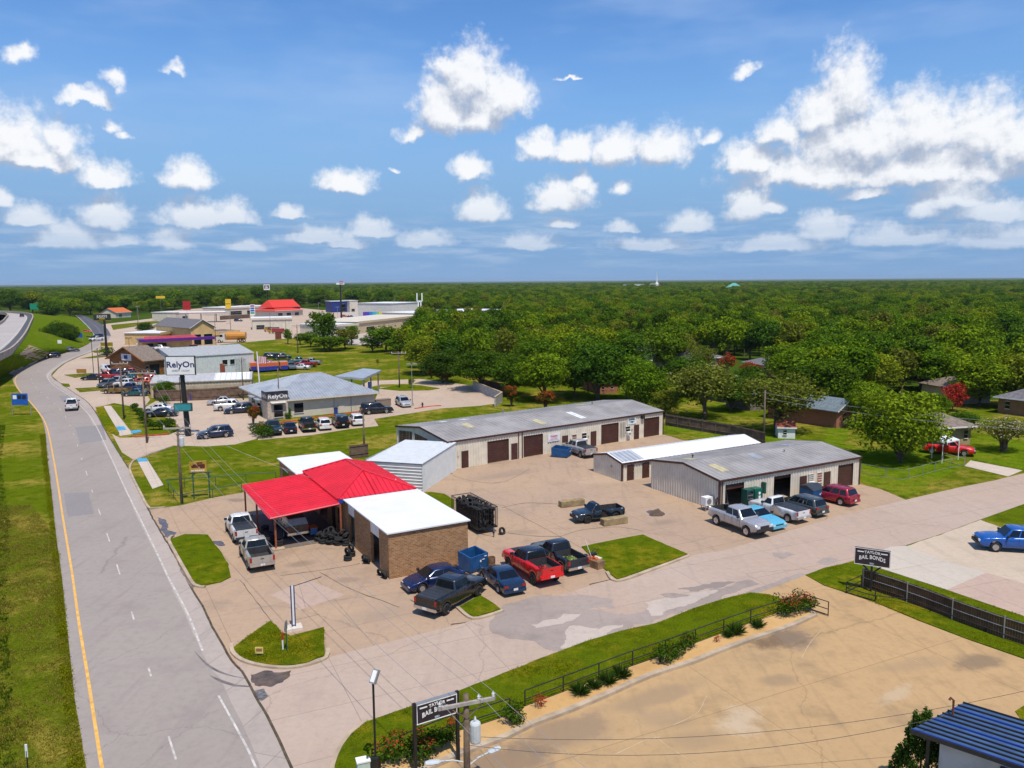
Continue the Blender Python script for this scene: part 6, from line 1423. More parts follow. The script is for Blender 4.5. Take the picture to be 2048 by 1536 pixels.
# ------------------------------------------------------------------ trees and plants
def leaf_mat(name, ramp, trans=0.28, isl=0.6):
 """leaves: tone varies from tree to tree and from leaf to leaf"""
 m = bpy.data.materials.new(name); m.use_nodes = True; nt = m.node_tree; nt.nodes.clear()
 oi = nt.nodes.new('ShaderNodeObjectInfo'); ge = nt.nodes.new('ShaderNodeNewGeometry')
 cr = nt.nodes.new('ShaderNodeValToRGB'); els = cr.color_ramp.elements
 for i, (t, c) in enumerate(ramp):
  e = els[i] if i < 2 else els.new(t)
  e.position = t; e.color = (*c, 1)
 nt.links.new(oi.outputs['Random'], cr.inputs[0])
 k = nt.nodes.new('ShaderNodeMapRange'); k.inputs['To Min'].default_value = 1 - isl; k.inputs['To Max'].default_value = 1 + isl; nt.links.new(ge.outputs['Random Per Island'], k.inputs['Value'])
 c = nt.nodes.new('ShaderNodeVectorMath'); c.operation = 'SCALE'; nt.links.new(cr.outputs[0], c.inputs[0]); nt.links.new(k.outputs[0], c.inputs['Scale'])
 d = nt.nodes.new('ShaderNodeBsdfDiffuse'); t = nt.nodes.new('ShaderNodeBsdfTranslucent'); mx = nt.nodes.new('ShaderNodeMixShader'); mx.inputs[0].default_value = trans
 nt.links.new(c.outputs[0], d.inputs[0])
 c2 = nt.nodes.new('ShaderNodeVectorMath'); c2.operation = 'MULTIPLY'; nt.links.new(c.outputs[0], c2.inputs[0]); c2.inputs[1].default_value = (1.25, 1.15, 0.5); nt.links.new(c2.outputs[0], t.inputs[0])
 nt.links.new(d.outputs[0], mx.inputs[1]); nt.links.new(t.outputs[0], mx.inputs[2])
 o = nt.nodes.new('ShaderNodeOutputMaterial'); nt.links.new(mx.outputs[0], o.inputs[0])
 return m
M_LEAF = leaf_mat('tree_leaves', [(0, (0.045, 0.092, 0.008)), (0.25, (0.100, 0.180, 0.008)), (0.45, (0.050, 0.110, 0.010)), (0.65, (0.140, 0.215, 0.009)), (0.85, (0.175, 0.225, 0.010)), (1, (0.130, 0.140, 0.022))])
M_LEAFBRIGHT = leaf_mat('bright_leaves', [(0, (0.145, 0.215, 0.010)), (1, (0.155, 0.22, 0.012))])
M_LEAFDULL = leaf_mat('olive_leaves', [(0, (0.120, 0.145, 0.018)), (1, (0.14, 0.155, 0.026))])
M_LEAFDARK = leaf_mat('dark_leaves', [(0, (0.040, 0.085, 0.008)), (1, (0.050, 0.095, 0.009))])
M_RED = leaf_mat('red_blossom', [(0, (0.34, 0.010, 0.018)), (1, (0.42, 0.016, 0.030))], 0.3)
M_PINKB = leaf_mat('pink_blossom', [(0, (0.50, 0.040, 0.130)), (1, (0.56, 0.055, 0.16))], 0.3)
M_RUSTB = leaf_mat('rusty_blossom', [(0, (0.30, 0.055, 0.020)), (1, (0.36, 0.06, 0.03))], 0.3)
M_PALEB = leaf_mat('pale_blossom', [(0, (0.46, 0.36, 0.26)), (1, (0.5, 0.4, 0.3))], 0.3)
M_NEEDLE = leaf_mat('juniper_needles', [(0, (0.040, 0.085, 0.012)), (1, (0.05, 0.095, 0.014))])
M_BARK = mat('bark', (0.115, 0.082, 0.058), 0.95, var=0.35, scale=3)
def leaves(mb, r, c, rad, n, size, flat=0.85, shell=0.55, mi=0, up=0.5):
 for _ in range(n):
  d = Vector((r.gauss(0, 1), r.gauss(0, 1), r.gauss(0, 1)))
  if d.length < 1e-3: continue
  d.normalize(); q = shell + (1 - shell) * r.random() ** 0.6
  p = Vector(c) + Vector((d.x * rad[0], d.y * rad[1], d.z * rad[2] * flat)) * q
  nrm = (d + Vector((r.gauss(0, .55), r.gauss(0, .55), r.gauss(0, .55) + up))).normalized()
  a = nrm.cross(Vector((r.gauss(0, 1), r.gauss(0, 1), r.gauss(0, 1)))).normalized(); b = nrm.cross(a)
  s = size * r.uniform(.6, 1.25); w = s * r.uniform(.45, .8)
  mb.add([p - a * s * .5, p + b * w * .5 - nrm * s * .06, p + a * s * .5, p - b * w * .5 - nrm * s * .06], [(0, 1, 2, 3)], mi)
def tree_proto(seed, H=10, R=4.6, base=2.3, ncl=26, per=115, leaf=.46, shape='round', mats=None, stems=1, blossom=0.0):
 r = random.Random(seed); mb = MB(); cl = []
 zc = (H + base) / 2; rz = (H - base) / 2
 for i in range(ncl):
  for _ in range(40):
   d = Vector((r.uniform(-1, 1), r.uniform(-1, 1), r.uniform(-1, 1)))
   if .25 < d.length < .92: break
  if shape == 'cone': k = 1 - (d.z + 1) / 2 * .85; d.x *= k; d.y *= k
  if shape == 'vase': k = .45 + .6 * (d.z + 1) / 2; d.x *= k; d.y *= k
  if shape == 'broad': d.z = d.z * .8 - (d.x * d.x + d.y * d.y) * .25
  c = Vector((d.x * R * .78, d.y * R * .78, zc + d.z * rz * .80)); k = r.uniform(.24, .40) * (R * .6 + rz * .4)
  cl.append((c, k))
  leaves(mb, r, c, (k, k, k * .8), per, leaf, up=.45)
  if blossom and (c.z > zc - rz * .3 or r.random() < .4): leaves(mb, r, c + Vector((0, 0, k * .15)), (k * 1.05, k * 1.05, k * .85), int(per * blossom), leaf, mi=1, shell=.85)
 leaves(mb, r, (0, 0, zc), (R * .72, R * .72, rz * .8), int(per * ncl * .22), leaf * 1.15, shell=.1)
 crown = mb.mesh('crown', mats or M_LEAF)
 tk = MB(); tr = H * .024
 for s in range(stems):
  a = 2 * math.pi * s / max(1, stems); off = Vector((math.cos(a), math.sin(a), 0)) * (0 if stems == 1 else .12 * R)
  top = Vector((r.uniform(-.3, .3), r.uniform(-.3, .3), zc)) + off * 2.2
  tk.tube([off * .2 + Vector((0, 0, -.2)), off * .6 + Vector((r.uniform(-.1, .1), r.uniform(-.1, .1), base * .5)), off + Vector((r.uniform(-.2, .2), r.uniform(-.2, .2), base)), top], [tr * 1.25, tr, tr * .8, tr * .25], 7)
  for c, k in r.sample(cl, min(7, len(cl))):
   p0 = off * .8 + Vector((0, 0, base * r.uniform(.75, 1.25))); mid = p0.lerp(c, .5) + Vector((0, 0, .35))
   tk.tube([p0, mid, c], [tr * .5, tr * .33, tr * .08], 5)
 return crown, tk.mesh('trunk', M_BARK)
PROTO = [tree_proto(1, 10, 5.2, 2.2, 28, 105, .50, 'broad'), tree_proto(2, 10, 4.2, 1.8, 24, 115, .48), tree_proto(3, 10, 3.9, 2.6, 22, 110, .48, 'vase'), tree_proto(4, 10, 4.8, 2.0, 32, 95, .46, 'broad'),
   tree_proto(5, 10, 4.5, 1.5, 20, 130, .5), tree_proto(6, 10, 3.4, 1.2, 24, 100, .44, 'cone'), tree_proto(7, 10, 5.0, 2.8, 22, 120, .5, 'vase')]
HERO = [tree_proto(21, 10, 5.4, .3, 54, 190, .34, 'round', M_LEAFBRIGHT), tree_proto(22, 10, 5.0, 1.0, 44, 170, .36, 'broad'), tree_proto(23, 10, 5.6, 1.8, 38, 110, .36, 'vase', M_LEAFDULL), tree_proto(24, 10, 4.6, 1.0, 40, 180, .36), tree_proto(25, 10, 5.0, .8, 44, 170, .36, 'round', M_LEAFDARK)]
MYRTLE = {'pink': tree_proto(31, 10, 4.6, 2.6, 26, 60, .5, 'vase', [M_LEAFDARK, M_PINKB], 4, 1.8), 'red': tree_proto(32, 10, 5.2, 3.2, 26, 70, .5, 'vase', [M_LEAFDULL, M_RED], 5, 1.0), 'rust': tree_proto(33, 10, 4.8, 1.6, 26, 90, .55, 'vase', [M_LEAFDARK, M_RUSTB], 4, .8), 'pale': tree_proto(34, 10, 6.0, 2.6, 30, 80, .42, 'broad', [M_LEAFDULL, M_PALEB], 4, .35), 'darkred': tree_proto(35, 10, 4.8, 1.0, 26, 90, .5, 'round', [M_RUSTB, M_RED], 1, .6)}
def plant_tree(name, proto, loc, h, w, label, group, rz=None, cat='tree'):
 r = thing(name, label, cat, (loc.x, loc.y, 0), rnd.uniform(0, 6.28) if rz is None else rz, group)
 r.scale = (w, w, h / 10.0)
 put('trunk', proto[1], r); put('crown', proto[0], r)
 return r
def tree_at(px, py, top, wpx, proto, label, name='tree', group=None, pr=5.0):
 b = G(px, py); h = HT((px, py), top) * 1.02
 d = (b - CPOS).dot(FWD); wr = wpx / 2 * d / FOC
 return plant_tree(name, proto, b, h, wr / pr, label, group)
NB = 'trees on the house lots behind the yard'
tree_at(1800,925,756,205,HERO[0],'huge bright green pecan towering beside the carport','pecan_tree')
tree_at(2006,903,828,118,MYRTLE['pale'],'low spreading tree with pale blossoms on the right lawn','crepe_myrtle', None, 5.6)
tree_at(1925,872,818,80,HERO[3],'rounded green tree behind the carport house','leafy_tree')
tree_at(1553,864,742,190,HERO[2],'airy olive green tree over the brick house','mesquite_tree', None, 4.4)
tree_at(1408,838,722,160,HERO[2],'airy tree by the board fence behind the low metal building','mesquite_tree', None, 4.4)
tree_at(1292,824,718,130,HERO[3],'dense green tree right behind the end of the long metal building','leafy_tree')
tree_at(1330,832,775,80,HERO[3],'smaller green tree at the corner of the board fence','leafy_tree')
tree_at(1090,803,690,150,HERO[1],'broad green tree behind the middle of the long metal building','oak_tree')
tree_at(1195,800,668,165,HERO[1],'tall broad tree behind the right half of the long metal building','oak_tree')
tree_at(1030,792,700,120,HERO[3],'green tree above the orange crepe myrtles','leafy_tree')
tree_at(965,780,688,150,HERO[1],'broad tree at the corner of the credit union drive','oak_tree')
tree_at(885,766,690,120,HERO[4],'dark tree at the edge of the field by the lamp post','dark_oak_tree')
tree_at(850,750,662,110,HERO[1],'green tree at the near end of the field hedge','oak_tree')
tree_at(1020,752,680,120,HERO[1],'tree standing behind the credit union drive wall','oak_tree')
FR = 'trees and bushes along the far side of the field'
for k, (x, y, t, w, p, lb) in enumerate([(648,700,612,78,1,'tall loose tree in the field hedge above the shop lots'),(690,698,652,66,4,'rounded bush in the middle of the field hedge'),(622,694,660,56,4,'dark bush left in the field hedge'),(576,688,652,40,5,'pointed cedar at the left end of the field hedge'),(660,703,668,90,4,'wide dense bush low in the field hedge'),(703,690,648,52,2,'small tree in front of the white store gap'),(772,704,640,84,0,'broad tree beside the tan flat store'),(822,708,642,96,3,'broad tree right of the tan flat store'),(745,705,670,70,4,'low bush between the field hedge trees'),(800,708,672,70,4,'low bush under the broad hedge trees'),(600,690,662,50,5,'cedar next to the utility pole in the field hedge')]):
 tree_at(x, y, t, w, PROTO[p], lb, 'hedge_tree', FR, 4.5)
tree_at(113,690,637,66,HERO[4],'left of the two dark round trees on the highway bank','live_oak_tree'); tree_at(141,692,640,58,HERO[4],'right of the two dark round trees on the highway bank','live_oak_tree')
tree_at(292,668,641,44,HERO[4],'dark round tree beside the purple canopy store','live_oak_tree'); tree_at(331,797,758,56,HERO[3],'leafy tree in front of the storage building wall','leafy_tree'); tree_at(577,836,813,16,HERO[3],'young sapling on the credit union lawn','sapling')
tree_at(823,776,752,18,PROTO[1],'small round tree on the drive island','small_tree', None, 4.2); tree_at(755,731,715,9,PROTO[5],'tiny cedar alone in the field','cedar_tree', None, 3.4); tree_at(894,768,738,26,MYRTLE['rust'],'small rusty tree at the field edge','crepe_myrtle', None, 4.8); tree_at(863,757,735,22,MYRTLE['rust'],'small russet bush under the dark field tree','crepe_myrtle', None, 4.8)
tree_at(1252,714,668,40,MYRTLE['pink'],'bright pink crepe myrtle before the slate roofed houses','crepe_myrtle', None, 4.6); tree_at(1266,734,704,14,MYRTLE['rust'],'thin young tree on the bright lawn','sapling', None, 4.8); tree_at(1452,764,706,46,MYRTLE['red'],'red crepe myrtle left of the pair by the street','crepe_myrtle', None, 5.2); tree_at(1497,764,722,56,MYRTLE['red'],'red crepe myrtle right of the pair by the street','crepe_myrtle', None, 5.2)
tree_at(1400,752,690,90,HERO[2],'olive tree with bare branches left of the red crepe myrtles','olive_tree', None, 5.4); tree_at(1023,813,767,36,MYRTLE['rust'],'rusty red crepe myrtle beside the block wall','crepe_myrtle', None, 4.8); tree_at(1091,822,779,50,MYRTLE['rust'],'wide rusty crepe myrtle behind the long metal building','crepe_myrtle', None, 4.8)
tree_at(507,850,809,30,MYRTLE['rust'],'small red flowering tree before the credit union entrance','crepe_myrtle', None, 4.8); tree_at(1905,822,764,58,MYRTLE['darkred'],'dark red tree beside the shaded house','red_tree', None, 4.8)
for x, y, t, w, p, lb in ((1660,812,700,150,1,'large tree right of the brick house'),(1740,800,690,150,3,'spreading tree behind the huge pecan'),(1960,812,700,160,0,'broad tree over the shaded house'),(2035,815,690,150,3,'tall tree above the corner house'),(1860,790,680,150,2,'tree behind the dark red tree'),(1590,780,690,130,0,'wide tree behind the airy olive tree'),(1330,740,640,130,0,'large dark tree beside the white house'),(1350,735,652,110,3,'tree just right of the white house'),(1462,822,738,115,1,'green tree beside the tan roofed house'),(1622,806,712,140,3,'dense tree above the brick house roof'),(1372,792,704,130,0,'green tree between the fence and the street'),(1255,800,694,130,1,'rounded tree behind the vent pipe of the long building'),(1728,856,748,96,3,'small tree left of the huge pecan'),(1150,792,664,140,0,'tall green tree in the middle of the row behind the long building'),(1640,764,680,150,1,'wide green tree in the second row right'),(1505,792,726,100,0,'tree in front of the myrtle house'),(1865,850,775,80,3,'green tree behind the carport roof'),(1075,770,662,140,3,'tree in the second row behind the oaks'),(1240,760,650,150,1,'big tree left of the bright lawn')):
 tree_at(x, y, t, w, HERO[1] if p % 2 else HERO[3], lb, 'oak_tree', NB)

FW = 'tall trees behind the far shops'
for k, (x, y, t, w, lb) in enumerate([(22,627,563,64,'behind the raised highway at the left edge'),(66,625,574,50,'above the green highway sign'),(104,640,598,64,'above the two dark bank trees'),(140,634,590,54,'at the start of the dark far road'),(182,629,578,60,'beside the far road'),(236,627,584,56,'behind the orange roofed house'),(300,622,578,60,'above the far lamp posts'),(350,619,574,56,'left of the red filling station sign'),(412,616,574,60,'between the red and yellow signs'),(470,617,572,56,'right of the tall yellow sign'),(520,617,568,56,'around the white framed pole sign'),(590,615,566,60,'above the red roof'),(640,613,570,56,'right of the red roof'),(715,615,572,60,'above the blue fronted store'),(770,618,574,56,'above the long white store, left'),(815,622,578,50,'above the long white store, right')]): tree_at(x, y, t, w, (HERO[1], PROTO[0], HERO[3], PROTO[3])[k % 4], 'tall far tree ' + lb, 'far_tree', FW)
# the wood: nearest trees one by one, the rest as one mass
def ynear(px):
 T = [(-200,622),(60,626),(160,633),(225,631),(270,629),(330,624),(400,617),(480,618),(560,619),(640,613),(720,617),(790,622),(850,625),(860,630),(1010,630),(1012,780),(1240,770),(1250,698),(1330,700),(1335,730),(1560,733),(1575,820),(1700,826),(1760,800),(1890,795),(1980,792),(2250,792)]
 for (a, ya), (b, yb) in zip(T[:-1], T[1:]):
  if px <= b: return ya + (yb - ya) * (px - a) / (b - a)
 return 792
HOLES = [(1195,1315,690,722),(1225,1320,704,748),(1160,1300,684,700),(1655,1730,835,865),(1360,1450,722,746),(1880,2090,795,835),(1440,1545,795,830),(1195,1240,770,800),(1485,1556,730,760)]
def prx(p):
 q = Vector(p) - CPOS; w = q.dot(FWD)
 return 1024 + FOC * q.dot(RGT) / w, 768 - FOC * q.dot(UPV) / w
wood = []; wr = random.Random(5); D = 150.0
while D < 3600:
 sp = 7.6 if D < 420 else (9.5 if D < 800 else (13 if D < 1500 else 22))
 n = int(RAD(77) * D / sp)
 for i in range(n):
  az = RAD(-38.5) + RAD(77) * (i + wr.random()) / n; d = D + wr.uniform(0, sp)
  p = Vector((math.sin(az) * d, math.cos(az) * d, 0)); x, y = prx(p)
  ok = y < ynear(x) or (835 < x < 1012 and 655 < y < 752)
  if not ok or any(a < x < b and c < y < e for a, b, c, e in HOLES): continue
  if mnoise.noise(p * 0.011) < -0.42 and D > 250: continue
  wood.append((d, p, sp / 7.6))
 D += sp
wood.sort(key=lambda t: t[0])
NEARN = 235
vis = [(d, p, s) for d, p, s in wood if -60 < prx(p)[0] < 2110][:NEARN]; vis_ids = {id(t[1]) for t in vis}
ZN = [(905, 'beyond the far end of the field'), (960, 'above the drive island of the credit union'), (1012, 'above the block wall'), (1080, 'behind the left oaks of the long building'), (1150, 'behind the middle of the long building'), (1240, 'behind the right end of the long building'), (1340, 'around the pink crepe myrtle house'), (1440, 'behind the long grey roofed house'), (1560, 'behind the red crepe myrtles'), (1650, 'behind the brick house'), (1740, 'above the huge pecan, left side'), (1830, 'above the huge pecan, right side'), (1910, 'above the dark red tree'), (1980, 'above the shaded house'), (2300, 'above the corner house')]
def wood_label(x, y):
 z = next(t for e, t in ZN if x < e)
 return 'green tree in the wood %s, %s' % (z, 'nearest row' if y > 700 else ('second row' if y > 672 else ('third row' if y > 650 else 'back row')))
for d, p, s in vis:
 x, y = prx(p); k = 0 if x > 1340 else (1 if x > 1010 else 2)
 pr = PROTO[wr.randrange(5) if wr.random() < .85 else wr.choice((5, 6))]
 plant_tree('wood_tree', pr, p, wr.uniform(8.0, 14.0), wr.uniform(.9, 1.4), wood_label(x, y), ['trees of the wood on the right', 'trees of the wood in the middle', 'trees of the wood on the left'][k])
def scatter(name, pts, protos, label, kind='stuff'):
 """one object: copies of the crowns on points, by geometry nodes"""
 me = bpy.data.meshes.new(name); me.from_pydata([p for p, _, _, _ in pts], [], [])
 for nm, typ, vals in (('scl', 'FLOAT_VECTOR', [c for _, s, _, _ in pts for c in s]), ('rotz', 'FLOAT', [r for _, _, r, _ in pts]), ('kind', 'INT', [k for _, _, _, k in pts])):
  a = me.attributes.new(nm, typ, 'POINT'); a.data.foreach_set('vector' if typ == 'FLOAT_VECTOR' else 'value', vals)
 o = put(name, me); tag(o, label, None, None, kind)
 ng = bpy.data.node_groups.new(name + '_nodes', 'GeometryNodeTree')
 ng.interface.new_socket('Geometry', in_out='INPUT', socket_type='NodeSocketGeometry'); ng.interface.new_socket('Geometry', in_out='OUTPUT', socket_type='NodeSocketGeometry')
 N = ng.nodes.new; L = ng.links.new; gi, go = N('NodeGroupInput'), N('NodeGroupOutput'); jn = N('GeometryNodeJoinGeometry')
 def attr(nm, t): n = N('GeometryNodeInputNamedAttribute'); n.data_type = t; n.inputs['Name'].default_value = nm; return n.outputs['Attribute']
 s_, r_, k_ = attr('scl', 'FLOAT_VECTOR'), attr('rotz', 'FLOAT'), attr('kind', 'INT')
 cx = N('ShaderNodeCombineXYZ'); L(r_, cx.inputs[2])
 for i, src in enumerate(protos):
  oi = N('GeometryNodeObjectInfo'); oi.inputs['Object'].default_value = src; oi.inputs['As Instance'].default_value = True
  cmp_ = N('FunctionNodeCompare'); cmp_.data_type = 'INT'; cmp_.operation = 'EQUAL'; L(k_, cmp_.inputs[2]); cmp_.inputs[3].default_value = i
  ip = N('GeometryNodeInstanceOnPoints'); L(gi.outputs[0], ip.inputs['Points']); L(cmp_.outputs[0], ip.inputs['Selection']); L(oi.outputs['Geometry'], ip.inputs['Instance'])
  L(cx.outputs[0], ip.inputs['Rotation']); L(s_, ip.inputs['Scale']); L(ip.outputs[0], jn.inputs[0])
 L(jn.outputs[0], go.inputs[0])
 md = o.modifiers.new('scatter', 'NODES'); md.node_group = ng
 return o
def crown_of(proto):
 for o in bpy.data.objects:
  if o.data is proto[0]: return o
srcs = [c for c in (crown_of(p) for p in PROTO[:5]) if c]
pts = []
for d, p, s in wood:
 if id(p) in vis_ids: continue
 h = wr.uniform(.70, 1.32) * (1 + (s - 1) * .10); w = wr.uniform(.75, 1.35) * (1 + (s - 1) * .55)
 pts.append(((p.x, p.y, 0), (w, w, h), wr.uniform(0, 6.28), wr.randrange(len(srcs))))
scatter('far_woods', pts, srcs, 'wide green wood stretching from behind the houses to the horizon')

# ------------------------------------------------------------------ beds, hedges and grass
def shrub_mesh(seed, mats, R=.6, H=.9, n=420, leaf=.14, blossom=0, spiky=False):
 r = random.Random(seed); mb = MB()
 if spiky:
  for _ in range(n):
   a = r.uniform(0, 6.28); t = r.uniform(.15, 1.0); L_ = H * r.uniform(.7, 1.1); d = Vector((math.cos(a) * t, math.sin(a) * t, 1.25 - t * .8)).normalized(); s = Vector((-math.sin(a), math.cos(a), 0)) * .018
   p0 = Vector((math.cos(a) * .06, math.sin(a) * .06, 0)); mb.add([p0 - s, p0 + s, p0 + d * L_ * .6 + s * .8, p0 + d * L_ - Vector((0, 0, .08 * t)), p0 + d * L_ * .6 - s * .8], [(0, 1, 2, 3, 4)])
 else:
  for k in range(7):
   c = Vector((r.uniform(-.5, .5) * R, r.uniform(-.5, .5) * R, H * r.uniform(.35, .68))); leaves(mb, r, c, (R * .55, R * .55, H * .36), n // 7, leaf, shell=.5)
  if blossom:
   for k in range(5): leaves(mb, r, (r.uniform(-.5, .5) * R, r.uniform(-.5, .5) * R, H * r.uniform(.6, .85)), (R * .4, R * .4, H * .25), blossom // 5, leaf * .7, shell=.8, mi=1)
  mb.tube([(0, 0, -.05), (0, 0, H * .5)], [.04, .02], 5, mi=0)
 return mb.mesh('foliage', mats)
SH = {'rose': shrub_mesh(1, [M_LEAFDARK, M_RED], .75, 1.0, 620, .13, 16), 'rose2': shrub_mesh(2, [M_LEAFDARK, M_RUSTB], .85, 1.15, 700, .13, 190), 'yucca': shrub_mesh(3, [M_NEEDLE], .5, .62, 170, .1, 0, True), 'dead': shrub_mesh(4, [M_RUSTB], .5, .8, 130, .12), 'ball': shrub_mesh(5, [M_LEAFDARK], .72, 1.05, 700, .14), 'hedge': shrub_mesh(6, [leaf_mat('hedge_leaves', [(0, (0.04, 0.09, 0.008)), (1, (0.05, 0.10, 0.01))])], .9, 1.1, 700, .15)}
def shrub(kind, px, s, label, group=None, name='shrub', z=0.10):
 b = G(*px); o = put(name, SH[kind], None, (b.x, b.y, z), rnd.uniform(0, 6)); o.scale = (s, s, s * rnd.uniform(.9, 1.1)); return tag(o, label, 'shrub', group)
BG = 'shrubs in the gravel planting bed'
for (k, x, y, s, lb) in [('rose2',1572,1232,1.15,'bushy rose at the rail corner, left half'),('rose2',1597,1226,1.2,'bushy rose at the rail corner, middle'),('rose2',1614,1222,1.0,'bushy rose at the rail corner, nearest the gap'),('rose',1382,1301,1.05,'dark rose bush, rightmost of the group of three'),('rose',1350,1314,1.05,'dark rose bush in the middle of the group of three'),('rose',1320,1328,1.1,'dark rose bush with a red bloom, leftmost of three'),('yucca',1516,1258,1.1,'spiky yucca nearest the rail corner roses'),('yucca',1473,1272,1.35,'large spiky yucca right of the small rust plant'),('yucca',1456,1277,.9,'small spiky yucca beside the large one'),('dead',1433,1288,.6,'small rust coloured dry plant in the gravel'),('yucca',1243,1358,1.25,'spiky yucca below the second rail post'),('yucca',1217,1370,1.35,'large spiky yucca in a close pair'),('yucca',1188,1380,1.0,'small spiky yucca beside the large pair'),('yucca',1160,1392,1.3,'leftmost spiky yucca of the bed'),('dead',1082,1418,1.0,'half dry bush by the gap in the railing'),('rose',1020,1446,1.15,'round green rose right of the utility pole'),('rose',905,1488,.8,'rose bush behind the black sign post'),('rose',860,1510,1.35,'rose bush with red bloom left of the sign'),('rose2',838,1524,1.1,'rose bush beside the left sign post'),('rose2',785,1532,1.35,'large rose bush by the lamp post'),('dead',903,1462,.8,'reddish dry shrub behind the sign')]:
 shrub(k, (x, y), s, lb, BG, {'rose': 'rose_bush', 'rose2': 'rose_bush', 'yucca': 'yucca', 'dead': 'dry_shrub'}[k], .13)
HG = 'clipped round bushes round the credit union lawn'
for i, (x, y) in enumerate([(272,822),(277,830),(282,838),(289,846),(298,853),(307,860),(319,859),(331,857),(340,855)]): shrub('ball', (x, y), 1.35, 'clipped round bush, number %s from the fence end of the hedge row' % ['one', 'two', 'three', 'four', 'five', 'six', 'seven', 'eight', 'nine'][i], HG, 'round_bush')
for i, (x, y) in enumerate([(514,868),(522,873),(530,876)]): shrub('hedge', (x, y), 1.6, ['dense hedge bush at the corner of the parking row, far one', 'dense hedge bush at the corner of the parking row, middle one', 'dense hedge bush at the corner of the parking row, near one'][i], 'hedge at the parking row corner', 'hedge_bush')
for i, (x, y, s) in enumerate([(327,808,1.6),(500,826,1.3),(516,830,1.2),(576,838,.9)]): shrub('hedge', (x, y), s, ['bush at the foot of the board fence', 'green bush left of the credit union door', 'green bush beside the credit union tower', 'low bush under the credit union window'][i], None, 'garden_bush')
pl = thing('planter', 'round planter of yucca leaves under the yellow bakery sign', 'planter', G(214, 712)); MB().lathe([(2.6, 0), (2.7, .5), (2.4, .5), (2.3, .35)], 16).build('ring', M_KERB, pl); pf = MB(); rr2 = random.Random(3)
for k in range(9): leaves(pf, rr2, (rr2.uniform(-1.6, 1.6), rr2.uniform(-1.6, 1.6), rr2.uniform(1.2, 3.2)), (1.1, 1.1, 1.2), 110, .42)
pf.build('foliage', M_LEAFBRIGHT, pl)
# juniper by the blue roofed office
j = thing('juniper_tree', 'young pointed juniper in front of the blue roofed office', 'tree', G(1838, 1585)); jm = MB(); jr = random.Random(8); jh = 3.6
for k in range(120):
 t = jr.random() ** 1.2; a = jr.uniform(0, 6.28); rad = (1 - t) * 1.35 + .12; c = Vector((math.cos(a) * rad * .75, math.sin(a) * rad * .75, .25 + t * (jh - .5)))
 for q in range(3):
  up_ = Vector((math.cos(a) * .35, math.sin(a) * .35, 1)).normalized(); leaves(jm, jr, c + up_ * .22 * q, (.20 - .05 * q, .20 - .05 * q, .26), 40, .11, shell=.2)
jm.build('crown', M_NEEDLE, j); MB().tube([(0, 0, -.05), (0, 0, jh * .8)], [.07, .02], 6).build('trunk', M_BARK, j)
# grass blades where the lawns are near enough to read, weeds along the left verge
def blades(name, px, n, h, m, label, seed, w=.035, zz=0.09, tuft=5):
 r = random.Random(seed); poly = gp(px); xs = [p.x for p in poly]; ys = [p.y for p in poly]; mb = MB()
 def inside(x, y):
  c = False; k = len(poly)
  for i in range(k):
   a, b = poly[i], poly[i - 1]
   if (a.y > y) != (b.y > y) and x < (b.x - a.x) * (y - a.y) / (b.y - a.y) + a.x: c = not c
  return c
 cnt = 0
 while cnt < n:
  x, y = r.uniform(min(xs), max(xs)), r.uniform(min(ys), max(ys))
  if not inside(x, y): continue
  cnt += 1; s0 = .55 + mnoise.noise(Vector((x * .5, y * .5, seed))) * .9
  for _ in range(tuft):
   a = r.uniform(0, 6.28); hh = h * max(.25, s0) * r.uniform(.5, 1.2); dx, dy = math.cos(a), math.sin(a); lean = r.uniform(.1, .7) * hh; bx, by = x + r.gauss(0, .07), y + r.gauss(0, .07)
   mb.add([(bx - dy * w, by + dx * w, zz), (bx + dy * w, by - dx * w, zz), (bx + dx * lean, by + dy * lean, zz + hh)], [(0, 1, 2)])
 o = mb.build(name, m); return tag(o, label, None, None, 'stuff')
M_BLADE = leaf_mat('grass_blades', [(0, (0.20, 0.215, 0.006)), (1, (0.20, 0.215, 0.006))], .45, .6); M_DRYBLADE = leaf_mat('dry_blades', [(0, (0.24, 0.20, 0.035)), (1, (0.24, 0.20, 0.035))], .45, .6)
M_WEED = leaf_mat('weed_leaves', [(0, (0.06, 0.10, 0.008)), (1, (0.07, 0.11, 0.009))], .4, .5)
blades('lawn_grass', STREET_EDGE + RAIL_A + RAIL_B, 9000, .055, M_BLADE, 'short grass on the lawn before the gravel bed', 1)
blades('island_grass', [(465,1299),(500,1272),(540,1244),(562,1266),(580,1274),(647,1257),(650,1312),(575,1333),(525,1329),(487,1319)], 2600, .07, M_BLADE, 'thick grass on the corner island', 2)
blades('verge_grass', [(-30,1600),(172,1545),(150,1402),(132,1234),(112,1067),(60,1010),(-30,1010)], 14000, .10, M_DRYBLADE, 'rough dry grass on the highway verge', 3, .03, 0.0)
blades('verge_weeds', [(-60,1600),(30,1560),(22,1400),(14,1200),(20,1050),(2,930),(10,850),(-40,850)], 5000, .22, M_WEED, 'tall dark weeds along the left edge of the verge', 4, .025, 0.0, 6)
blades('verge_edge_grass', [(140,1560),(172,1540),(150,1402),(140,1307),(132,1234),(124,1155),(112,1067),(102,972),(91,868),(80,870),(92,980),(105,1100),(118,1300)], 6500, .10, M_BLADE, 'green grass along the road edge', 5, .035, 0.0)
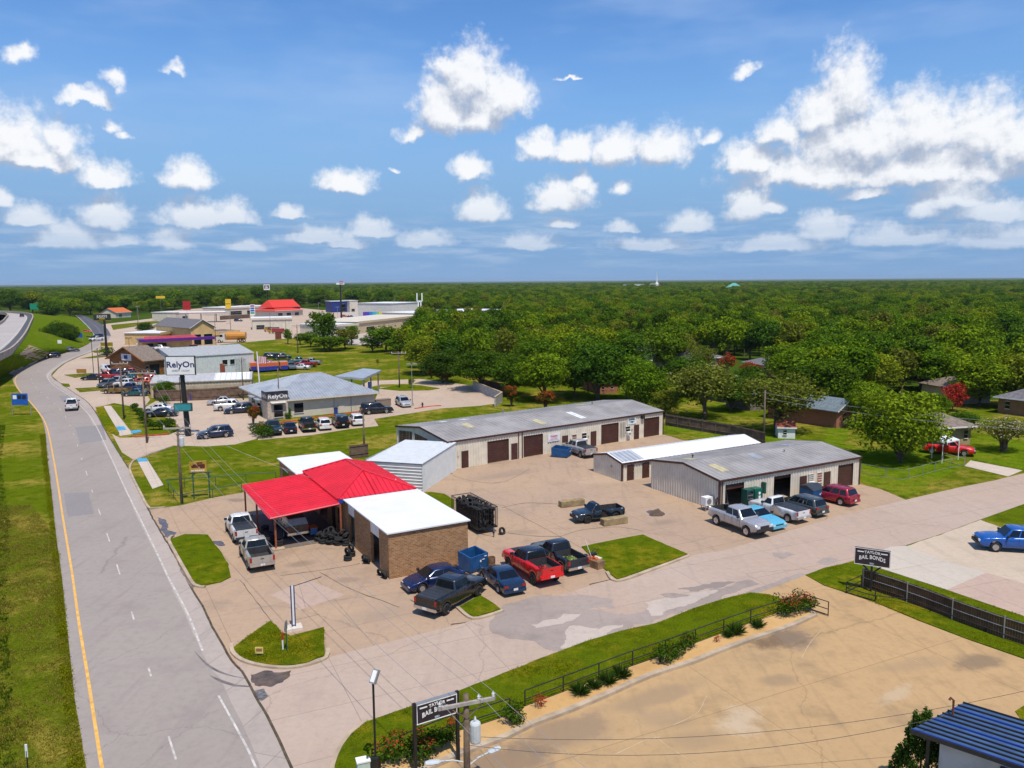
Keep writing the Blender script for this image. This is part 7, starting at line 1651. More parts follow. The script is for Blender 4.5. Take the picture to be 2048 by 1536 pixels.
for i, px in enumerate(([(1163,1095),(1285,1071),(1376,1110),(1235,1160),(1212,1143)], [(340,1080),(370,1070),(415,1071),(462,1155),(410,1172),(392,1170)], [(1611,1151),(1675,1131),(1760,1139),(1893,1181),(2048,1234),(2048,1318),(1836,1241),(1688,1184)])): blades('plot_grass', px, (3200, 2200, 4200)[i], .055, M_BLADE, ['grass on the lawn plot behind the dark blue pickup', 'grass on the kidney shaped island by the road', 'grass along the dark board fence'][i], 10 + i, .035, .05)

# ------------------------------------------------------------------ street furniture, signs, fences and small things
M_POLE = mat('weathered_pole', (0.145, 0.105, 0.075), 0.95, var=0.3, scale=3)
M_ARM = mat('grey_crossarm', (0.34, 0.31, 0.28), 0.9, var=0.2, scale=3)
M_INS = mat('porcelain', (0.62, 0.62, 0.62), 0.3, var=0.05)
M_WIRE = mat('wire', (0.30, 0.30, 0.30), 0.5, 0.3, var=0.1)
M_TRANSF = mat('transformer_grey', (0.46, 0.50, 0.52), 0.5, var=0.1)
M_DUMP = mat('blue_dumpster', (0.010, 0.075, 0.21), 0.5, var=0.25, scale=2.5)
M_SIGNBLACK = mat('sign_black', (0.022, 0.017, 0.028), 0.4, var=0.15)
M_SIGNWHITE = mat('sign_white', (0.74, 0.74, 0.73), 0.5, var=0.05)
M_NAVYTXT = mat('navy_letters', (0.02, 0.025, 0.12), 0.5)
def util_pole(base, top, label, arm=2.4, armrot=None, transformer=False, r=.15, ins=(-1, .45, 1), h=None, group='wooden utility poles'):
 b = G(*base); H = h or HT(base, top)
 p = thing('utility_pole', label, 'utility pole', b, armrot if armrot is not None else RAD(28), group)
 MB().tube([(0, 0, -.1), (0, 0, H * .5), (0, 0, H)], [r, r * .85, r * .68], 10).build('pole', M_POLE, p, True)
 tips = []
 if arm:
  ca = MB().bx(-arm / 2, arm / 2, -.20, -.08, H - .42, H - .28).build('crossarm', M_ARM, p)
  for s in (-1, 1): MB().tube([(s * arm * .30, -.14, H - .42), (0, -.12, H - 1.05)], .025, 5).build('brace', M_POLE, ca)
  for t in ins:
   x = t * (arm / 2 - .08); MB().lathe([(.05, 0), (.075, .05), (.05, .10), (.08, .14), (.05, .2), (.03, .26)], 8, (x, -.14, H - .28)).build('insulator', M_INS, ca); tips.append(p.matrix_basis @ Vector((x, -.14, H - .02)))
 if transformer:
  t = MB().lathe([(.001, 0), (.22, .02), (.24, .1), (.24, .85), (.20, .92), (.001, .96)], 12, (.36, -.1, H - 2.2)).build('transformer', M_TRANSF, p)
  MB().lathe([(.05, 0), (.06, .1), (.03, .25)], 8, (.36, -.1, H - 1.26)).build('bushing', M_INS, t); MB().bx(.1, .2, -.15, -.02, H - 1.9, H - 1.7).build('bracket', M_STEELPOST, p)
 return p, tips, H
def sag_wire(a, b, sag, r=.012, name='power_line', label=None, n=14, group='overhead wires', m=None):
 pts = [a.lerp(b, i / n) - Vector((0, 0, sag * 4 * (i / n) * (1 - i / n))) for i in range(n + 1)]
 o = MB().tube(pts, r, 4).build(name, m or M_WIRE); return tag(o, label, 'wire', group)
POLES = {}
p0 = util_pole((935,1598), 1388, 'near utility pole with grey transformer and two street lamps', 2.5, RAD(20), True, .17); POLES['near'] = p0
pr_, tips0, H0 = p0
for s, az, z, lb in ((-1, RAD(172), H0 - 3.1, 'street_lamp'), (1, RAD(18), H0 - 3.3, 'street_lamp')):
 d = Vector((math.cos(az), math.sin(az), 0)); a = Vector((0, 0, z)); e = a + d * 1.15 + Vector((0, 0, .22))
 ar = MB().tube([a, a + d * .6 + Vector((0, 0, .2)), e], .03, 6).build('lamp_arm', M_TRANSF, pr_)
 MB().lathe([(.05, -.05), (.14, .05), (.17, .35), (.12, .60), (.001, .66)], 10).build('lamp_head', M_TRANSF, ar); lh = bpy.data.objects[ar.children[0].name]; lh.location = e; lh.rotation_euler = d.to_track_quat('Z', 'Y').to_euler(); lh.scale = (1, .55, 1)
POLES['mid'] = util_pole((364,1007), 849, 'utility pole with transformer by the green pipe fence', 2.6, RAD(8), True)
POLES['rely'] = util_pole((294,886), 741, 'utility pole with wide crossarm by the credit union hedge', 3.6, RAD(5))
POLES['walk'] = util_pole((248,838), 723, 'utility pole beside the sidewalk ramp', 2.6, RAD(5))
POLES['lot'] = util_pole((200,775), 696, 'utility pole in the middle of the car lot', 0)
POLES['lawn'] = util_pole((729,912), 827, 'plain pole behind the tyre shop', 0)
POLES['shed'] = util_pole((799,776), 703, 'utility pole at the credit union drive island', 3.0, RAD(5))
POLES['field'] = util_pole((596,706), 649, 'utility pole among the field hedge cedars', 3.4, RAD(5))
POLES['house'] = util_pole((1176,785), 722, 'leaning utility pole in the trees behind the long metal building', 0, transformer=True)
POLES['right'] = util_pole((1527,886), 780, 'utility pole at the end of the board fence', 0)
for i, (x, y, t) in enumerate([(487,800,715),(560,838,737),(541,660,625),(572,664,640),(432,690,628),(555,655,618),(462,668,622),(276,652,604),(1008,656,604)]): util_pole((x, y), t, 'slim service pole, ' + ['in front of the storage building', 'before the credit union tower', 'by the white car on the far lot', 'beside the beige corner store', 'beside the gabled arcade', 'left of the price sign', 'over the tan annex', 'near the orange roofed house', 'at the end of the long white roofs'][i], 1.6 if i == 0 else 0, RAD(5), False, .11, (-1, 1))
def tip(k, i=0):
 p, t, H = POLES[k]
 return t[i] if t else Vector((p.location.x, p.location.y, H - .2))
WL = 'overhead power line from the near pole %s'
for i, (nm) in enumerate(('left strand', 'middle strand', 'right strand')):
 sag_wire(tips0[i], tip('mid', i), .9, label='overhead line, %s between the near pole and the pipe fence pole' % nm)
 sag_wire(tips0[i], G(1130 + 95 * i, 1640, H0 - .6), .2, label='overhead line, %s leaving the near pole towards the camera' % nm)
 sag_wire(tip('mid', i), tip('rely', i), .6, label='overhead line, %s between the pipe fence pole and the hedge pole' % nm); sag_wire(tip('rely', i), tip('walk', i), .4, label='overhead line, %s between the hedge pole and the sidewalk pole' % nm)
sag_wire(pr_.location + Vector((0, 0, H0 - 1.9)), G(2200, 1345, 4.4), 1.2, .012, m=M_TRIM, label='dark service wire sagging across the tan lot, upper one'); sag_wire(pr_.location + Vector((0, 0, H0 - 2.3)), G(1890, 1432, 4.2), 1.0, .012, m=M_TRIM, label='dark service wire to the blue roofed office')
for k, zz in ((0, .2), (1, .9)): sag_wire(tip('right') - Vector((0, 0, zz)), G(2100, 850 + 12 * k, 7), .5, .02, label='service wire crossing the huge pecan, %s' % ('upper' if k == 0 else 'lower'))
sag_wire(tip('walk', 0), tip('lot'), .4, label='wire from the sidewalk pole into the car lot'); sag_wire(tip('mid', 1), G(620, 955, 3.6), .3, label='service wire from the pipe fence pole to the tyre shop')
# lamp posts
def lamp(base, top, label, heads=1, m=None, group='parking lot lamps', rz=0.3, r=.08):
 b = G(*base); H = HT(base, top); l = thing('lamp_post', label, 'lamp post', b, rz, group); m = m or M_STEELPOST
 MB().lathe([(.22, 0), (.22, .6), (.001, .6)], 10).build('base', M_KERB, l); MB().tube([(0, 0, .5), (0, 0, H)], [r, r * .7], 8).build('pole', m, l)
 for s in ([1] if heads == 1 else [-1, 1]): h = MB().bx(s * .1, s * .95, -.2, .2, H - .08, H + .10).build('lamp_head', m, l); MB().bx(s * .2, s * .85, -.15, .15, H - .1, H - .08).build('lens', M_SIGNWHITE, h)
lamp((825,812), 728, 'lamp post beside the silver crossover behind the credit union', 2); lamp((188,755), 673, 'dark lamp post with box heads in the car lot', 2, M_BLACKSTEEL); lamp((260,716), 676, 'lamp post with T head above the wood shop', 2, M_BLACKSTEEL); lamp((278,657), 613, 'pale lamp post by the far crossing', 2); lamp((638,640), 606, 'lamp post near the red roofed restaurant'); lamp((676,650), 614, 'lamp post on the store lot', 2); lamp((750,632), 602, 'twin lamp behind the rainbow trailer', 2); lamp((789,640), 598, 'tall lamp by the long white store'); lamp((362,812), 754, 'slender lamp beside the tall credit union sign', 1, M_BLACKSTEEL)
b = G(752, 1552); H = HT((752,1552), 1366); l = thing('flood_lamp', 'black flood lamp on a thin pole beside the lawn', 'lamp post', b, RAD(60)); MB().bx(-.16, .16, -.16, .16, 0, .9).build('pedestal', M_BLACKSTEEL, l); MB().tube([(0, 0, .9), (0, 0, H)], .05, 8).build('pole', M_BLACKSTEEL, l)
hd = MB().box((0, 0, 0), (.62, .30, .16)).build('lamp_head', M_STEELPOST, l); hd.location = (.12, 0, H + .25); hd.rotation_euler = (0, -1.0, 0); MB().box((0, 0, .085), (.5, .22, .02)).build('lens', M_SIGNWHITE, hd)
# bail bonds signs
def bail_sign(name, label, w, h, z0, loc, rz, posts):
 s = thing(name, label, 'sign', loc, rz); bd = MB().bx(-w / 2, w / 2, -.10, .10, z0, z0 + h).build('board', M_SIGNBLACK, s)
 for (x0, x1, a, c) in ((-w / 2, w / 2, 0, .03), (-w / 2, w / 2, h - .03, h)): MB().bx(x0, x1, -.125, -.10, z0 + a, z0 + c).build('border', M_SIGNWHITE, bd)
 for x in (-w / 2, w / 2 - .05): MB().bx(x + .01, x + .04, -.125, -.10, z0 + .03, z0 + h - .03).build('border', M_SIGNWHITE, bd)
 lettering('lettering', 'TAYLOR', h * .23, bd, (0, -.115, z0 + h * .76), (0, 0, 0), M_SIGNWHITE, .004, h * .05); lettering('lettering', 'BAIL BONDS', h * .33, bd, (0, -.115, z0 + h * .38), (0, 0, 0), M_SIGNWHITE, .006, h * .13, w / (h * 2.5))
 for s_ in (-1, 1): MB().bx(s_ * w * .33 - w * .09, s_ * w * .33 + w * .09, -.12, -.10, z0 + h * .76, z0 + h * .82).build('stripe', M_SIGNWHITE, bd)
 lettering('lettering', '2001', h * .13, bd, (0, -.115, z0 + h * .13), (0, 0, 0), mat('pale_blue_print', (0.4, 0.55, 0.62), .6), .004)
 for x, y, zt_ in posts: MB().bx(x - .07, x + .07, y - .07, y + .07, 0, zt_).build('post', M_BLACKSTEEL, s)
 return s, bd
a, c = G(832, 1553), G(916, 1524); mid = (a + c) / 2; d = c - a; w = d.length - .1; zt_ = HT((832,1553), 1412)
s1, bd = bail_sign('roadside_sign', 'black bail bonds sign on two posts by the near utility pole', w, w * .46, zt_ - w * .46 + .05, mid, math.atan2(d.y, d.x), ((-w / 2 - .06, 0, zt_ + .12), (w / 2 + .06, 0, zt_ + .12)))
MB().bx(-w / 2, w / 2, -.11, .11, zt_ + .052, zt_ + .08).build('cap', M_STEELPOST, bd)
b = G(1741, 1184); H = HT((1741,1184), 1098); lw = 2.3; s2, bd2 = bail_sign('pedestal_sign', 'black bail bonds sign on a single post at the board fence', lw, 1.2, H - 1.2, b, RAD(-28), ((0, .0, H - 1.1),))
for s in (-1, 1): MB().tube([(0, 0, H - 1.8), (s * .6, 0, H - 1.2)], .06, 6).build('brace', M_BLACKSTEEL, s2)
# credit union pylon
b = G(377, 872); p_ = thing('pylon_sign', 'tall credit union sign with white panel above a teal reader board', 'sign', b, RAD(4)); zt1, zb1 = HT((377,872), 712), HT((377,872), 748); wp = 54 * (b - CPOS).dot(FWD) / FOC
MB().tube([(0, 0, 0), (-.45, 0, zt1 - 1.5)], [.42, .30], 10).build('pole', M_BLACKSTEEL, p_); bd = MB().bx(-wp / 2 - .3, wp / 2 - .3, -.75, -.35, zb1, zt1).build('panel', M_SIGNWHITE, p_); hh = zt1 - zb1
for x0, x1, z0, z1 in ((-wp / 2 - .37, wp / 2 - .23, zb1 - .07, zb1), (-wp / 2 - .37, wp / 2 - .23, zt1, zt1 + .07), (-wp / 2 - .37, -wp / 2 - .3, zb1, zt1), (wp / 2 - .3, wp / 2 - .23, zb1, zt1)): MB().bx(x0, x1, -.78, -.33, z0, z1).build('frame', M_BLACKSTEEL, bd)
lettering('lettering', 'RelyOn', hh * .46, bd, (-.3, -.77, zb1 + hh * .55), (0, 0, 0), M_NAVYTXT, .02, 0, 1.08); lettering('lettering', 'CREDIT  UNION', hh * .13, bd, (-.3, -.77, zb1 + hh * .22), (0, 0, 0), mat('grey_letters', (.35, .36, .42), .6), .004)
zr1, zr0 = HT((377,872), 805), HT((377,872), 821); rb = MB().bx(-1.55, .95, -.80, -.40, zr0, zr1).build('reader_board', mat('reader_frame', (0.03, 0.07, 0.07), .5), p_); MB().bx(-1.42, .82, -.83, -.80, zr0 + .14, zr1 - .14).build('face', mat('teal_face', (0.03, 0.24, 0.27), .4), rb)
def board_sign(name, label, posts, x0, x1, y0, y1, m, texts=(), cat='sign', th=.08, postm=None, rz=None, r=.06, z=0.0, frame_m=None):
 """sign board given by its outline in the photo, standing above the feet of its posts"""
 fs_ = [G(*q) for q in posts]; b = sum(fs_, Vector()) / len(fs_); d = (b - CPOS).dot(FWD); k = d / FOC; bx = sum(q[0] for q in posts) / len(posts); by = sum(q[1] for q in posts) / len(posts)
 H1, H0_ = HT((bx, by), y0), HT((bx, by), y1); s = thing(name, label, cat, b, rz if rz is not None else 0.0); cx = ((x0 + x1) / 2 - bx) * k; w = (x1 - x0) * k
 bd = MB().bx(cx - w / 2, cx + w / 2, -th, th, H0_, H1).build('board', m, s)
 for f_ in fs_: q = f_ - b; MB().tube([(q.x, q.y * .2 + th * .0, 0), (q.x, q.y * .2, H0_ + .05 if len(fs_) > 1 else H0_ + .05)], r, 8).build('post', postm or M_STEELPOST, s)
 for (t, fx, fz, sz, tm) in texts: lettering('lettering', t, (H1 - H0_) * sz, bd, (cx + fx * w, -th - .012, H0_ + fz * (H1 - H0_)), (0, 0, 0), tm, .01)
 if frame_m:
  for (a0, a1, c0, c1) in ((cx - w / 2 - .06, cx + w / 2 + .06, H0_ - .08, H0_), (cx - w / 2 - .06, cx + w / 2 + .06, H1, H1 + .08)): MB().bx(a0, a1, -th - .02, th + .02, c0, c1).build('frame', frame_m, bd)
 return s, bd, (cx, w, H0_, H1)
M_HWBLUE = mat('highway_blue', (0.012, 0.10, 0.42), .5); M_HWGREEN = mat('highway_green', (0.01, 0.24, 0.13), .5); M_YELL = mat('sign_yellow', (0.70, 0.46, 0.02), .5)
s, bd, q = board_sign('services_sign', 'blue highway services sign on two posts left of the road', [(33,828),(55,833)], 27, 58, 787, 810, M_HWBLUE)
for i in range(3): MB().bx(q[0] - q[1] * .42 + i * q[1] * .3, q[0] - q[1] * .42 + i * q[1] * .3 + q[1] * .24, -.10, -.08, q[2] + (q[3] - q[2]) * .52, q[2] + (q[3] - q[2]) * .86).build('logo_panel', M_SIGNWHITE if i == 0 else M_SIGNBLACK, bd)
s, bd, q = board_sign('auto_sign', 'yellow sign with dark car pictures on the green pipe frame', [(384,1001),(424,993)], 384, 416, 922, 944, mat('faded_yellow', (0.40, 0.25, 0.03), .6), (), postm=M_GREENSTEEL, rz=RAD(12))
for i, (fx, fz, w_, h_) in enumerate(((-.18, .52, .42, .20), (.18, .62, .46, .22), (.10, .84, .34, .12), (-.20, .66, .20, .14), (.26, .44, .3, .14))): MB().box((q[0] + fx * q[1], -.088, q[2] + fz * (q[3] - q[2])), (w_ * q[1], .014, h_ * (q[3] - q[2]))).build('car_picture', mat('dark_red_print', (0.09, 0.018, 0.012), .6), bd)
for i in range(7): MB().box((q[0] + (-.36 + i * .115) * q[1], -.088, q[2] + .16 * (q[3] - q[2])), (q[1] * .07, .014, (q[3] - q[2]) * .13)).build('print_mark', M_SIGNWHITE, bd)
MB().tube([(-1.05, 0, q[2] - .05), (1.1, 0, q[2] - .05)], .07, 6).build('top_rail', M_GREENSTEEL, s)
for t in (-1, 1): MB().tube([(t * 1.0, 0, q[2] - .55), (t * .5, 0, q[2] - .06)], .05, 6).build('brace', M_GREENSTEEL, s)
s, bd, q = board_sign('bakery_sign', 'dark oval bakery sign with orange rim on a tall pole', [(214,714)], 193, 227, 628, 641, mat('sign_dark_green', (0.02, 0.03, 0.015), .5), (("JULIO'S", 0, .62, .5, M_SIGNWHITE), ('BAKERY', 0, .26, .26, M_YELL)), postm=M_BLACKSTEEL, r=.35, frame_m=mat('orange_rim', (0.5, 0.22, 0.05), .5))
board_sign('yellow_banner', 'yellow banner board in front of the planter', [(204,712),(226,712)], 203, 227, 685, 693, M_YELL)
board_sign('red_orange_sign', 'red and orange filling station sign on a pole', [(375,648)], 368, 383, 602, 620, mat('sign_red', (0.34, 0.015, 0.02), .5)); s, bd, q = board_sign('tall_yellow_sign', 'tall yellow sign above the gabled arcade', [(459,648)], 453, 464, 598, 617, M_YELL); MB().bx(q[0] - q[1] * .4, q[0] + q[1] * .4, -.11, -.08, q[2] + (q[3] - q[2]) * .46, q[2] + (q[3] - q[2]) * .52).build('print_line', M_TRIM, bd)
s, bd, q = board_sign('price_sign', 'white price sign with blue and green panels', [(501,640),(511,640)], 501, 511, 609, 630, M_SIGNWHITE)
for i, c in enumerate(((.35, .1, .2), (.02, .12, .4), (.02, .1, .35), (.02, .3, .12))): MB().bx(q[0] - q[1] * .4, q[0] + q[1] * .4, -.11, -.08, q[2] + (q[3] - q[2]) * (.78 - .22 * i), q[2] + (q[3] - q[2]) * (.94 - .22 * i)).build('panel', mat('price_panel_%d' % i, c, .5), bd)
s, bd, q = board_sign('pole_sign', 'tall white framed sign with dark panel rising over the wood', [(537,632)], 530, 542, 569, 580, M_SIGNWHITE, postm=M_BLACKSTEEL, r=.4); MB().bx(q[0] - q[1] * .4, q[0] + q[1] * .4, -.12, -.08, q[2] + .8, q[3] - .5).build('panel', mat('plum_panel', (.05, .02, .06), .5), bd); lettering('lettering', 'jk', (q[3] - q[2]) * .8, bd, (q[0], -.15, (q[2] + q[3]) / 2), (0, 0, 0), M_SIGNWHITE, .03)
s, bd, q = board_sign('tall_billboard', 'tall white billboard on a dark pole over the wood', [(683,640)], 675, 691, 561.5, 569, M_SIGNWHITE, postm=M_BLACKSTEEL, r=.5)
for i in range(2): MB().bx(q[0] - q[1] * .1, q[0] + q[1] * .38, -.12, -.08, q[2] + .5 + i * 1.1, q[2] + .9 + i * 1.1).build('print_line', mat('red_print', (.45, .04, .06), .5), bd)
board_sign('yellow_white_sign', 'small yellow and white sign in the trees at left', [(323,632)], 314, 332, 592, 597, M_YELL); board_sign('highway_sign', 'green highway exit sign beside the raised highway', [(64,640),(76,640)], 62, 79, 607, 619, M_HWGREEN); board_sign('blue_info_sign', 'blue sign under the dark round trees', [(155,688),(165,688)], 153, 166, 666, 675, M_HWBLUE)
board_sign('wooden_board_sign', 'blank mustard board on two legs at the car lot edge', [(156,752),(172,751)], 154, 173, 738, 746, mat('mustard_board', (0.32, 0.17, 0.03), .8)); board_sign('fence_sign', 'blue and red board hung on the credit union fence', [(362,802),(382,801)], 360, 383, 787, 800, mat('violet_blue', (0.05, 0.04, 0.25), .5), (('Stripes', 0, .55, .4, M_SIGNWHITE),) if False else ()); board_sign('small_white_sign', 'small white sign on the highway bank', [(121,706)], 117, 125, 680, 687, M_SIGNWHITE); board_sign('yellow_store_sign', 'yellow lettered band on the beige corner store', [(518,656),(532,656)], 516, 534, 638, 643, M_YELL)
s, bd, q = board_sign('yard_sign', 'small yellow yard sign on the corner island', [(512,1316),(525,1314)], 511, 527, 1294, 1307, mat('pale_yellow_board', (.62, .5, .16), .6), r=.012, th=.012)
for i in range(2): MB().box((q[0], -.02, q[2] + (q[3] - q[2]) * (.45 + .25 * i)), (q[1] * .75, .008, (q[3] - q[2]) * .14)).build('print_line', mat('maroon_print', (.2, .03, .02), .6), bd)
g = thing('white_frame_sign', 'white H shaped frame rising from the long white store', 'sign', G(840, 640)); zt2 = HT((840,640), 586); k = (g.location - CPOS).dot(FWD) / FOC
for t in (-1, 1): MB().bx(t * 5 * k - .25, t * 5 * k + .25, -.25, .25, zt2 * .7, zt2).build('upright', M_SIGNWHITE, g); MB().bx(t * 2.5 * k - .25, t * 2.5 * k + .25, -.25, .25, 0, zt2 * .7).build('leg', M_SIGNWHITE, g)
MB().bx(-5 * k, 5 * k, -.25, .25, zt2 * .67, zt2 * .72).build('crossbar', M_SIGNWHITE, g)
# sign frame, marker and stop sign on the corner island
f = thing('sign_frame', 'empty blue and white sign posts with a long arm on the corner island', 'sign frame', G(588, 1258), RAD(24)); H = HT((588,1258), 1171); MB().bx(-.5, .5, -.4, .4, 0, .18).build('footing', mat('white_footing', (.62, .56, .48), .8), f)
for x in (-.10, .10): MB().bx(x - .035, x + .035, -.035, .035, .18, H).build('post', mat('navy_post', (.05, .06, .14), .5), f)
MB().bx(-.06, .06, -.015, .015, .3, H - .02).build('infill', M_SIGNWHITE, f); MB().tube([(.1, 0, H - .05), (1.9, .15, H + .22)], .025, 6).build('arm', M_BLACKSTEEL, f)
f = thing('traffic_sign', 'traffic sign seen edge on at the corner island', 'sign', G(574, 1304)); H = HT((574,1304), 1244); MB().tube([(0, 0, 0), (0, 0, H)], .035, 6).build('post', M_GREENSTEEL, f); MB().lathe([(.001, -.012), (.36, -.012), (.36, .012), (.001, .012)], 8, (0, 0, H - .25), 'x').build('plate', M_STEELPOST, f)
f = thing('marker_post', 'red and white pipeline marker post beside the traffic sign', 'marker', G(566, 1302)); MB().tube([(0, 0, 0), (0, 0, .72)], .05, 8).build('lower_tube', M_SIGNWHITE, f); MB().tube([(0, 0, .72), (0, 0, 1.15)], .055, 8).build('upper_tube', mat('marker_red', (.45, .02, .02), .5), f)
f = thing('delineator', 'thin white delineator post at the bottom left of the verge', 'marker', G(58, 1560)); MB().tube([(0, 0, 0), (0, 0, 1.4)], .03, 6).build('stake', M_BLACKSTEEL, f); MB().bx(-.05, .05, -.02, .02, 1.1, 1.7).build('reflector', M_SIGNWHITE, f)
f = thing('utility_cabinet', 'pale green utility cabinet on the lawn by the flood lamp', 'utility box', G(727, 1552), RAD(20)); MB().bx(-.28, .28, -.2, .2, 0, .75).build('cabinet', mat('pale_green', (.40, .52, .45), .6), f); MB().bx(-.31, .31, -.23, .23, .75, .82).build('lid', M_SIGNWHITE, f)
f = thing('fire_hydrant', 'small dark hydrant at the end of the credit union kerb', 'hydrant', G(845, 814)); MB().lathe([(.18, 0), (.18, .08), (.12, .1), (.12, .6), (.16, .65), (.1, .8), (.001, .85)], 10).build('barrel', M_TRIM, f); MB().tube([(-.25, 0, .5), (.25, 0, .5)], .06, 8).build('outlets', M_TRIM, f)
# railings and fences
def railing(name, label, path, h=1.0, step=2.6, rails=(1.0, .5, .12), m=None, r=.03, cat='railing', group=None, pr=.035):
 pts = [G(*q) for q in path]; b = pts[0].copy(); f = thing(name, label, cat, b, 0, group); m = m or M_BLACKSTEEL
 L = [p - b for p in pts]
 for k in rails: MB().tube([p + Vector((0, 0, h * k)) for p in L], r, 6).build('rail', m, f)
 tot = sum((L[i + 1] - L[i]).length for i in range(len(L) - 1)); n = max(1, round(tot / step)); S = resample(L, n + 1)
 pm_ = None
 for p in S:
  if pm_ is None: pm_ = MB().tube([(0, 0, 0), (0, 0, h)], pr, 6).mesh('post', m)
  put('post', pm_, f, (p.x, p.y, 0))
 return f
railing('pipe_railing', 'long black pipe railing above the gravel bed', [(1050,1417),(1150,1379),(1245,1342),(1340,1309),(1425,1277),(1510,1246),(1608,1216)]); railing('pipe_railing', 'short black railing returning at the lot entrance', [(1608,1217),(1656,1233)], step=1.5); railing('pipe_railing', 'black pipe railing behind the near bail bonds sign', [(1020,1434),(960,1454),(890,1474),(800,1512),(745,1542)])
railing('pipe_railing', 'black bent railing at the foot of the pedestal sign', [(1722,1173),(1692,1187),(1750,1204)], .85, 2.2); railing('low_rail', 'low black rail along the foot of the dark board fence', [(1752,1201),(1807,1207),(1900,1240),(2030,1288),(2090,1312)], .35, 3.5, (1.0,)); railing('green_pipe_fence', 'dark green pipe fence round the corner lawn', [(552,962),(480,966),(420,972),(333,978),(358,1010),(425,997),(484,985)], 1.0, 3.2, (1.0,), M_GREENSTEEL, .045, 'fence')
railing('chain_link_fence', 'thin chain link fence crossing the right lawn', [(1722,946),(1768,955),(1807,960),(1845,950),(1880,940),(1930,931)], 1.1, 3.0, (1.0, .06), M_STEELPOST, .018, 'fence'); railing('pipe_gate', 'short pipe fence in front of the old red pickup', [(1886,922),(1928,934)], 1.0, 1.8, (1.0, .1), mat('tan_pipe', (.4, .3, .16), .7), .03, 'fence')
# dark board fence with single pickets
fa = [G(*q) for q in ((1723,1175),(1793,1198),(1853,1220),(1918,1246),(1986,1271),(2048,1292),(2120,1318))]; b = fa[0].copy(); L = [p - b for p in fa]; hf = HT((1793,1198), 1158); bf = thing('board_fence', 'dark stained board fence with galvanised posts beside the tan lot', 'fence', b)
tot = sum((L[i + 1] - L[i]).length for i in range(len(L) - 1)); n = int(tot / .155); S = resample(L, n + 1); pk = [MB().bx(-.07, .07, -.011, .011, .04, hf + dz_).mesh('picket', M_DKFENCE) for dz_ in (0, .03, -.03)]
for i in range(n): d = S[i + 1] - S[i]; m_ = (S[i] + S[i + 1]) / 2; put('picket', pk[i % 3 if rnd.random() < .5 else 0], bf, (m_.x, m_.y, 0), math.atan2(d.y, d.x))
for z in (.35, hf * .55, hf * .95): MB().tube([p + Vector((.04, -.06, z)) for p in L], .03, 6).build('rail', M_STEELPOST if z > .5 else M_DKFENCE, bf)
pm_ = MB().tube([(0, 0, 0), (0, 0, hf + .05)], .045, 8).mesh('post', M_STEELPOST)
for p in resample(L, max(2, round(tot / 2.9)) + 1): put('post', pm_, bf, (p.x + .05, p.y - .10, 0))
def panel_fence(label, path, h, m, name='board_fence', per=.15):
 pts = [G(*q) for q in path]; b = pts[0].copy(); f = thing(name, label, 'fence', b); L = [p - b for p in pts]; tot = sum((L[i + 1] - L[i]).length for i in range(len(L) - 1)); n = max(1, round(tot / 2.4)); S = resample(L, n + 1); pm2 = MB().bx(-.05, .05, -.05, .05, 0, h + .04).mesh('post', M_FENCE)
 for i in range(n):
  hh_ = h + rnd.uniform(-.05, .05); o_ = corr((S[i].x, S[i].y), (S[i + 1].x, S[i + 1].y), .03, hh_, per, .02, .8).build('panel', m, f); put('post', pm2, f, (S[i].x, S[i].y, 0))
 MB().tube([p + Vector((0, -.06, h * .9)) for p in S], .03, 4).build('rail', m, f); MB().tube([p + Vector((0, -.06, h * .3)) for p in S], .03, 4).build('rail', m, f)
panel_fence('weathered grey board fence between the low metal building and the houses', [(1331,851),(1400,863),(1460,873),(1530,890)], 1.8, M_FENCE); panel_fence('brown board fence between the credit union and the storage building', [(296,786),(317,804),(420,800),(513,793)], 2.2, mat('brown_boards', (.15, .095, .065), .9, var=.3)); panel_fence('short dark board fence behind the tyre shop', [(700,918),(737,913)], 1.7, M_FENCE); panel_fence('brown fence piece behind the orange crepe myrtle', [(960,772),(1012,785)], 1.6, mat('brown_boards', (.15, .095, .065))); panel_fence('rust red fence piece at the shop lots', [(551,679),(563,678)], 3.0, mat('rust_boards', (.2, .06, .03), .9)); panel_fence('dark fence behind the far filling station lot', [(440,640),(500,636)], 2.4, M_FENCE)
